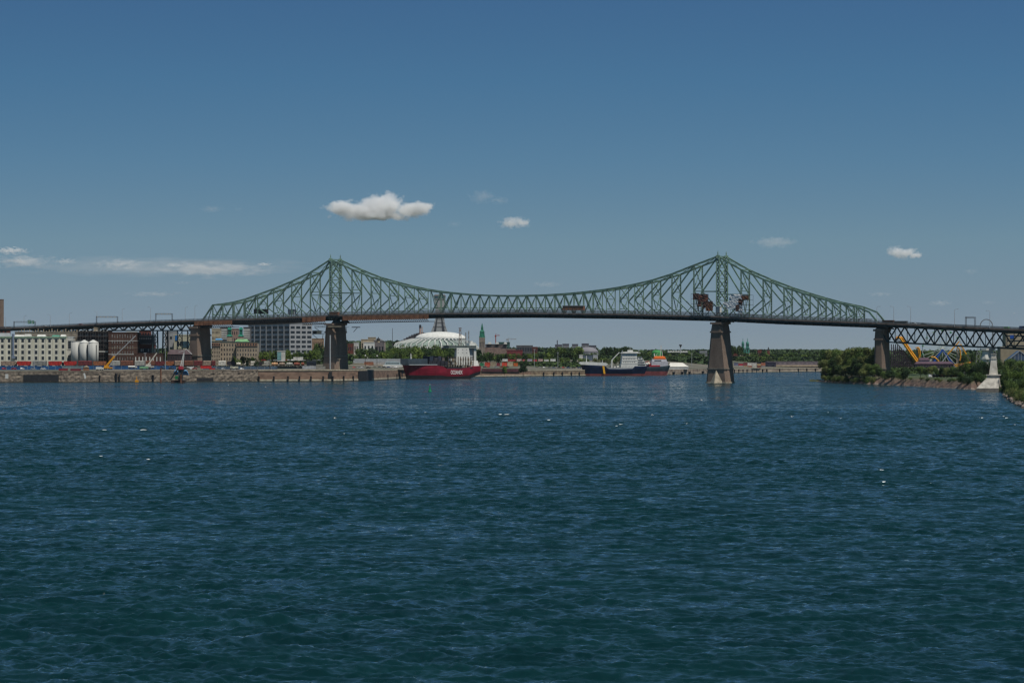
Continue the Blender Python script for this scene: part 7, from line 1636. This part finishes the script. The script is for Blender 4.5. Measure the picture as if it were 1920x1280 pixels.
# white monument pier
F = Frame(1852, 1795, 0, R(-14)); r = thing('monument', 'white tapering masonry monument with a sloping base at the water on the right', 'monument', F.loc(), F.rz); x, z = F.x, F.z
mw = mat('white_masonry', (.56, .53, .47), .85, .15, .25, dark=(.36, .33, .28)); mg = mat('old_white', (.40, .38, .34), .9, .25, .35)
xa, xb = x(1854), x(1869.5); d = 5.6
mb = MB(); mb.frus((xa, xb-.0, 2, 2+d), (x(1857.5), x(1866.5), 3.2, 2+d-1.2), z(702), z(673)); mb.build('shaft', mw, r)
mb = MB(); mb.box(x(1856.8), x(1867.2), 2.9, 2+d-.9, z(672.99), z(670.6)); mb.box(x(1858), x(1866), 3.3, 2+d-1.3, z(670.59), z(664.5)); mb.box(x(1857.2), x(1866.8), 3.0, 2+d-1.0, z(664.49), z(663.4)); mb.build('cap', mw, r)
mb = MB(); mb.box(x(1848.5), x(1874.5), .2, 4+d, z(703.8), z(702)-.003); mb.box(x(1850.5), x(1872.5), 1, 3.4+d, z(707.5), z(703.81)); mb.build('ledge', mw, r)
mb = MB(); mb.add([(x(1832), -5, z(727.5)), (x(1873.5), -5, z(727.5)), (x(1874.5), 10, z(727.5)), (x(1834), 10, z(727.5)), (x(1850.5), 1, z(707.51)), (x(1872.5), 1, z(707.51)), (x(1872.5), 9, z(707.51)), (x(1850.5), 9, z(707.51))], [(0,3,2,1),(4,5,6,7),(0,1,5,4),(1,2,6,5),(2,3,7,6),(3,0,4,7)]); mb.build('sloping_base', mg, r)
mb = MB(); mb.box(x(1831.5), x(1873.8), -5.3, 10, -2, z(727.51)); mb.build('foot', mat('grey_foot', (.20, .185, .165), .95, .25, .4), r)
# buildings at the right edge
r, F, L, H = building('building', 'tan windowless block under the bridge at the right edge', 'building', 1876, 1930, 651, 2420, mat('khaki_wall', (.26, .22, .155), .9, .1, .2), depth=16, zb=7)
r, F, L, H = building('building', 'beige block with ribbon windows and blue panel behind the bridge, right edge', 'building', 1886, 1932, 624, 2560, mat('beige_wall', (.33, .28, .20), .9, .1, .2), depth=18, zb=7, cols=1, rows=8, win=(.9, .28))
mb = MB(); mb.box(F.x(1894), F.x(1901), -.4, -.1, F.z(634.5), F.z(628)); mb.build('blue_panel', M_blue, r)
F = Frame(1888, 2350, 7); r = thing('glass_hall', 'hall with a pointed blue glass gable at the right edge', 'hall', F.loc()); L = F.x(1936); H = F.z(676)
mb = MB(); mb.slab([(0, 0), (L, 0), (L, H), (L/2, F.z(657.5)), (0, H)], 0, 14); mb.build('body', mat('blue_gable', (.05, .08, .14), .3, .2, .4), r)
for i in range(8):
    t = (i+.5)/8; mb = MB(); top = H+(F.z(657.5)-H)*(1-abs(2*t-1)); mb.box(L*t-.15, L*t+.15, -.2, -.003, 0, top-.3); mb.build('mullion', M_lgrey, r)
mb = MB(); mb.box(0, L, -.25, -.201, H*.5, H*.5+.35); mb.bar((0, -.3, H), (L/2, -.3, F.z(657.5)), .5); mb.bar((L, -.3, H), (L/2, -.3, F.z(657.5)), .5); mb.build('frame', M_lgrey, r)
# ring arch
F = isf(1849.5, 2560); r = thing('ring_arch', 'grey arched ring on lattice legs rising above the right approach', 'arch', F.loc()); x, z = F.x, F.z; RR = 11.3*2560/FP
mb = MB(); n = 22; cz = z(610)
for k in range(n):
    a, b = math.pi*k/n-.05, math.pi*(k+1)/n+.0; mb.bar((RR*math.cos(a), 0, cz+RR*math.sin(a)), (RR*math.cos(b), 0, cz+RR*math.sin(b)), .75)
mb.build('ring', M_grey, r)
for s_ in (-1, 1):
    mb = MB(); t = Vector((s_*RR, 0, cz)); bt = Vector((s_*RR*1.5, 0, 0)); w_ = Vector((1.6, 0, 0)); mb.bar(bt-w_*1.4, t-w_*.3, .3); mb.bar(bt+w_*1.4, t+w_*.3, .3)
    for i in range(9):
        f, g_ = i/9, (i+1)/9; p = bt+(t-bt)*f; q = bt+(t-bt)*g_; mb.bar(p-w_*(1.4-1.1*f), q+w_*(1.4-1.1*g_), .2); mb.bar(p+w_*(1.4-1.1*f), q-w_*(1.4-1.1*g_), .2)
    mb.build('lattice_leg', M_grey, r)
# ================================================================== CLOUDS
def cloud(px, py, w, h, Y, lab, dens=.25, scale=1.6, thr=.35, seed=0, lobes=((0, 0, 1, 1),), amp=2.2, detail=8, rough=.58):
    """a body of air whose noisy density makes the billows; lobes (cx, cz, rx, rz) shape it"""
    m = bpy.data.materials.new('cloud_vapour'); m.use_nodes = True; t = m.node_tree; t.nodes.clear(); n = t.nodes.new; L = t.links.new
    o = n('ShaderNodeOutputMaterial'); v = n('ShaderNodeVolumePrincipled'); v.inputs['Color'].default_value = (1, 1, 1, 1)
    asp = w/h
    co = n('ShaderNodeTexCoord'); no = n('ShaderNodeTexNoise'); no.inputs['Scale'].default_value = scale; no.inputs['Detail'].default_value = detail; no.inputs['Roughness'].default_value = rough
    mp = n('ShaderNodeMapping'); mp.inputs['Location'].default_value = (seed*7.3, seed*3.1, seed*1.7); mp.inputs['Scale'].default_value = (min(asp, 3)*.75, 1, 1); L(co.outputs['Object'], mp.inputs[0]); L(mp.outputs[0], no.inputs['Vector'])
    dist = None
    for (cx, cz, rx, rz) in lobes:
        q = n('ShaderNodeMapping'); q.inputs['Location'].default_value = (-cx/rx, 0, -cz/rz); q.inputs['Scale'].default_value = (1/rx, 1, 1/rz); L(co.outputs['Object'], q.inputs[0])
        sp = n('ShaderNodeVectorMath'); sp.operation = 'LENGTH'; L(q.outputs[0], sp.inputs[0])
        if dist is None: dist = sp.outputs['Value']
        else:
            mn = n('ShaderNodeMath'); mn.operation = 'SMOOTH_MIN'; L(dist, mn.inputs[0]); L(sp.outputs['Value'], mn.inputs[1]); mn.inputs[2].default_value = .25; dist = mn.outputs[0]
    a = n('ShaderNodeMath'); a.operation = 'MULTIPLY_ADD'; L(no.outputs['Fac'], a.inputs[0]); a.inputs[1].default_value = amp; a.inputs[2].default_value = -thr
    b = n('ShaderNodeMath'); b.operation = 'SUBTRACT'; L(a.outputs[0], b.inputs[0]); L(dist, b.inputs[1])
    c = n('ShaderNodeMath'); c.operation = 'MULTIPLY'; L(b.outputs[0], c.inputs[0]); c.inputs[1].default_value = dens
    d = n('ShaderNodeMath'); d.operation = 'MAXIMUM'; L(c.outputs[0], d.inputs[0]); d.inputs[1].default_value = 0
    L(d.outputs[0], v.inputs['Density']); L(v.outputs[0], o.inputs['Volume'])
    mb = MB(); prof = [(math.sin(math.pi*k/10), -math.cos(math.pi*k/10)) for k in range(1, 10)]
    mb.lathe(prof, n=20); o = mb.build('cloud', m)
    s = Y/FP; o.location = (X(px, Y), Y, Z(py, Y)); o.scale = (w*s/2, w*.3*s, h*s/2); tag(o, lab, 'cloud', kind='stuff'); return o
CD = 16000
cloud(706, 393, 240, 92, CD, 'largest white cumulus cloud, above the left half of the bridge', .09, 2.3, .40, 1,
      ((-.52, .06, .42, .36), (-.12, .02, .5, .50), (.12, .12, .42, .66), (.50, -.02, .36, .42), (.70, .06, .24, .36), (-.02, -.24, .74, .30)), 2.2, 9, .6)
cloud(903, 369, 60, 34, CD, 'faint ragged cloud right of the largest one', .006, 1.8, .3, 2); cloud(936, 376, 48, 18, CD, 'thin tail of cloud beside the faint ragged one', .006, 1.8, .3, 3)
cloud(966, 418, 76, 36, CD, 'small flat white cloud above the middle of the bridge', .04, 2.0, .62, 4, ((-.2, 0, .7, .7), (.25, .05, .6, .7)), 2.8)
cloud(852, 420, 34, 16, CD, 'tiny faint cloud between the large cumulus and the small flat cloud', .004, 1.7, .3, 5)
cloud(396, 392, 54, 18, CD, 'small faint cloud in the left sky', .005, 1.9, .3, 6); cloud(447, 392, 26, 10, CD, 'tiny wisp right of the small faint cloud in the left sky', .003, 1.7, .3, 7)
cloud(1452, 454, 98, 26, CD, 'soft grey white cloud above the right arm of the bridge', .007, 1.8, .25, 8)
cloud(1694, 475, 84, 38, CD, 'bright small cumulus at the right above the end of the truss', .05, 2.0, .6, 9, ((-.3, .15, .5, .7), (.1, 0, .6, .6), (.5, -.2, .45, .35)), 2.8)
cloud(1820, 509, 34, 13, CD, 'tiny pale cloud low at the far right', .007, 1.7, .3, 10)
cloud(1651, 551, 60, 11, CD, 'thin low cloud above the right truss end', .006, 1.8, .3, 11); cloud(1762, 568, 58, 13, CD, 'low pale cloud above the right approach', .008, 1.8, .28, 12)
cloud(1853, 567, 34, 11, CD, 'small pale cloud beside the low one above the right approach', .006, 1.8, .3, 13); cloud(1025, 533, 66, 13, CD, 'low pale lens shaped cloud over the bridge middle', .006, 1.7, .28, 14)
CB = 24000
cloud(22, 470, 84, 20, CB, 'bright streak of cloud at the left edge', 0.0300, 2.3, .78, 20, amp=2.8); cloud(40, 490, 200, 30, CB, 'grey layered cloud bank under the bright streak at the left edge', 0.0080, 2.3, .78, 21, amp=2.8)
cloud(125, 490, 60, 17, CB, 'pale puff in the left cloud bank', 0.0180, 2.3, .78, 22, amp=2.8); cloud(225, 495, 150, 26, CB, 'flat grey cloud in the middle of the left bank', 0.0086, 2.3, .78, 23, amp=2.8)
cloud(400, 504, 300, 40, CB, 'long flat grey cloud left of the left tower', 0.0046, 2.3, .78, 24, amp=2.8); cloud(325, 497, 60, 13, CB, 'bright left rim of the long flat grey cloud', 0.0240, 2.3, .78, 25, amp=2.8)
cloud(495, 495, 44, 9, CB, 'bright small streak at the right end of the long flat cloud', 0.0360, 2.3, .78, 26, amp=2.8)
cloud(290, 551, 140, 13, CB, 'thin low grey streak above the left approach', 0.0046, 2.3, .78, 27, amp=2.8); cloud(345, 530, 60, 9, CB, 'second thin low streak above the left approach', 0.0039, 2.3, .78, 28, amp=2.8)
cloud(290, 500, 640, 46, CB, 'very thin grey veil of cloud behind the left cloud bank', .0006, 1.9, .15, 31, amp=2.0)
# ================================================================== HAZE
mb = MB(); mb.box(-3200, 3200, -60, 9500, -12, 135)
m = bpy.data.materials.new('haze_air'); m.use_nodes = True; t = m.node_tree; t.nodes.clear(); o_ = t.nodes.new('ShaderNodeOutputMaterial'); v = t.nodes.new('ShaderNodeVolumePrincipled')
v.inputs['Color'].default_value = (.80, .90, 1, 1); v.inputs['Density'].default_value = HAZE; t.links.new(v.outputs[0], o_.inputs['Volume'])
if HAZE > 0: tag(mb.build('haze', m), 'thin even haze over the river and city', 'haze', kind='stuff')
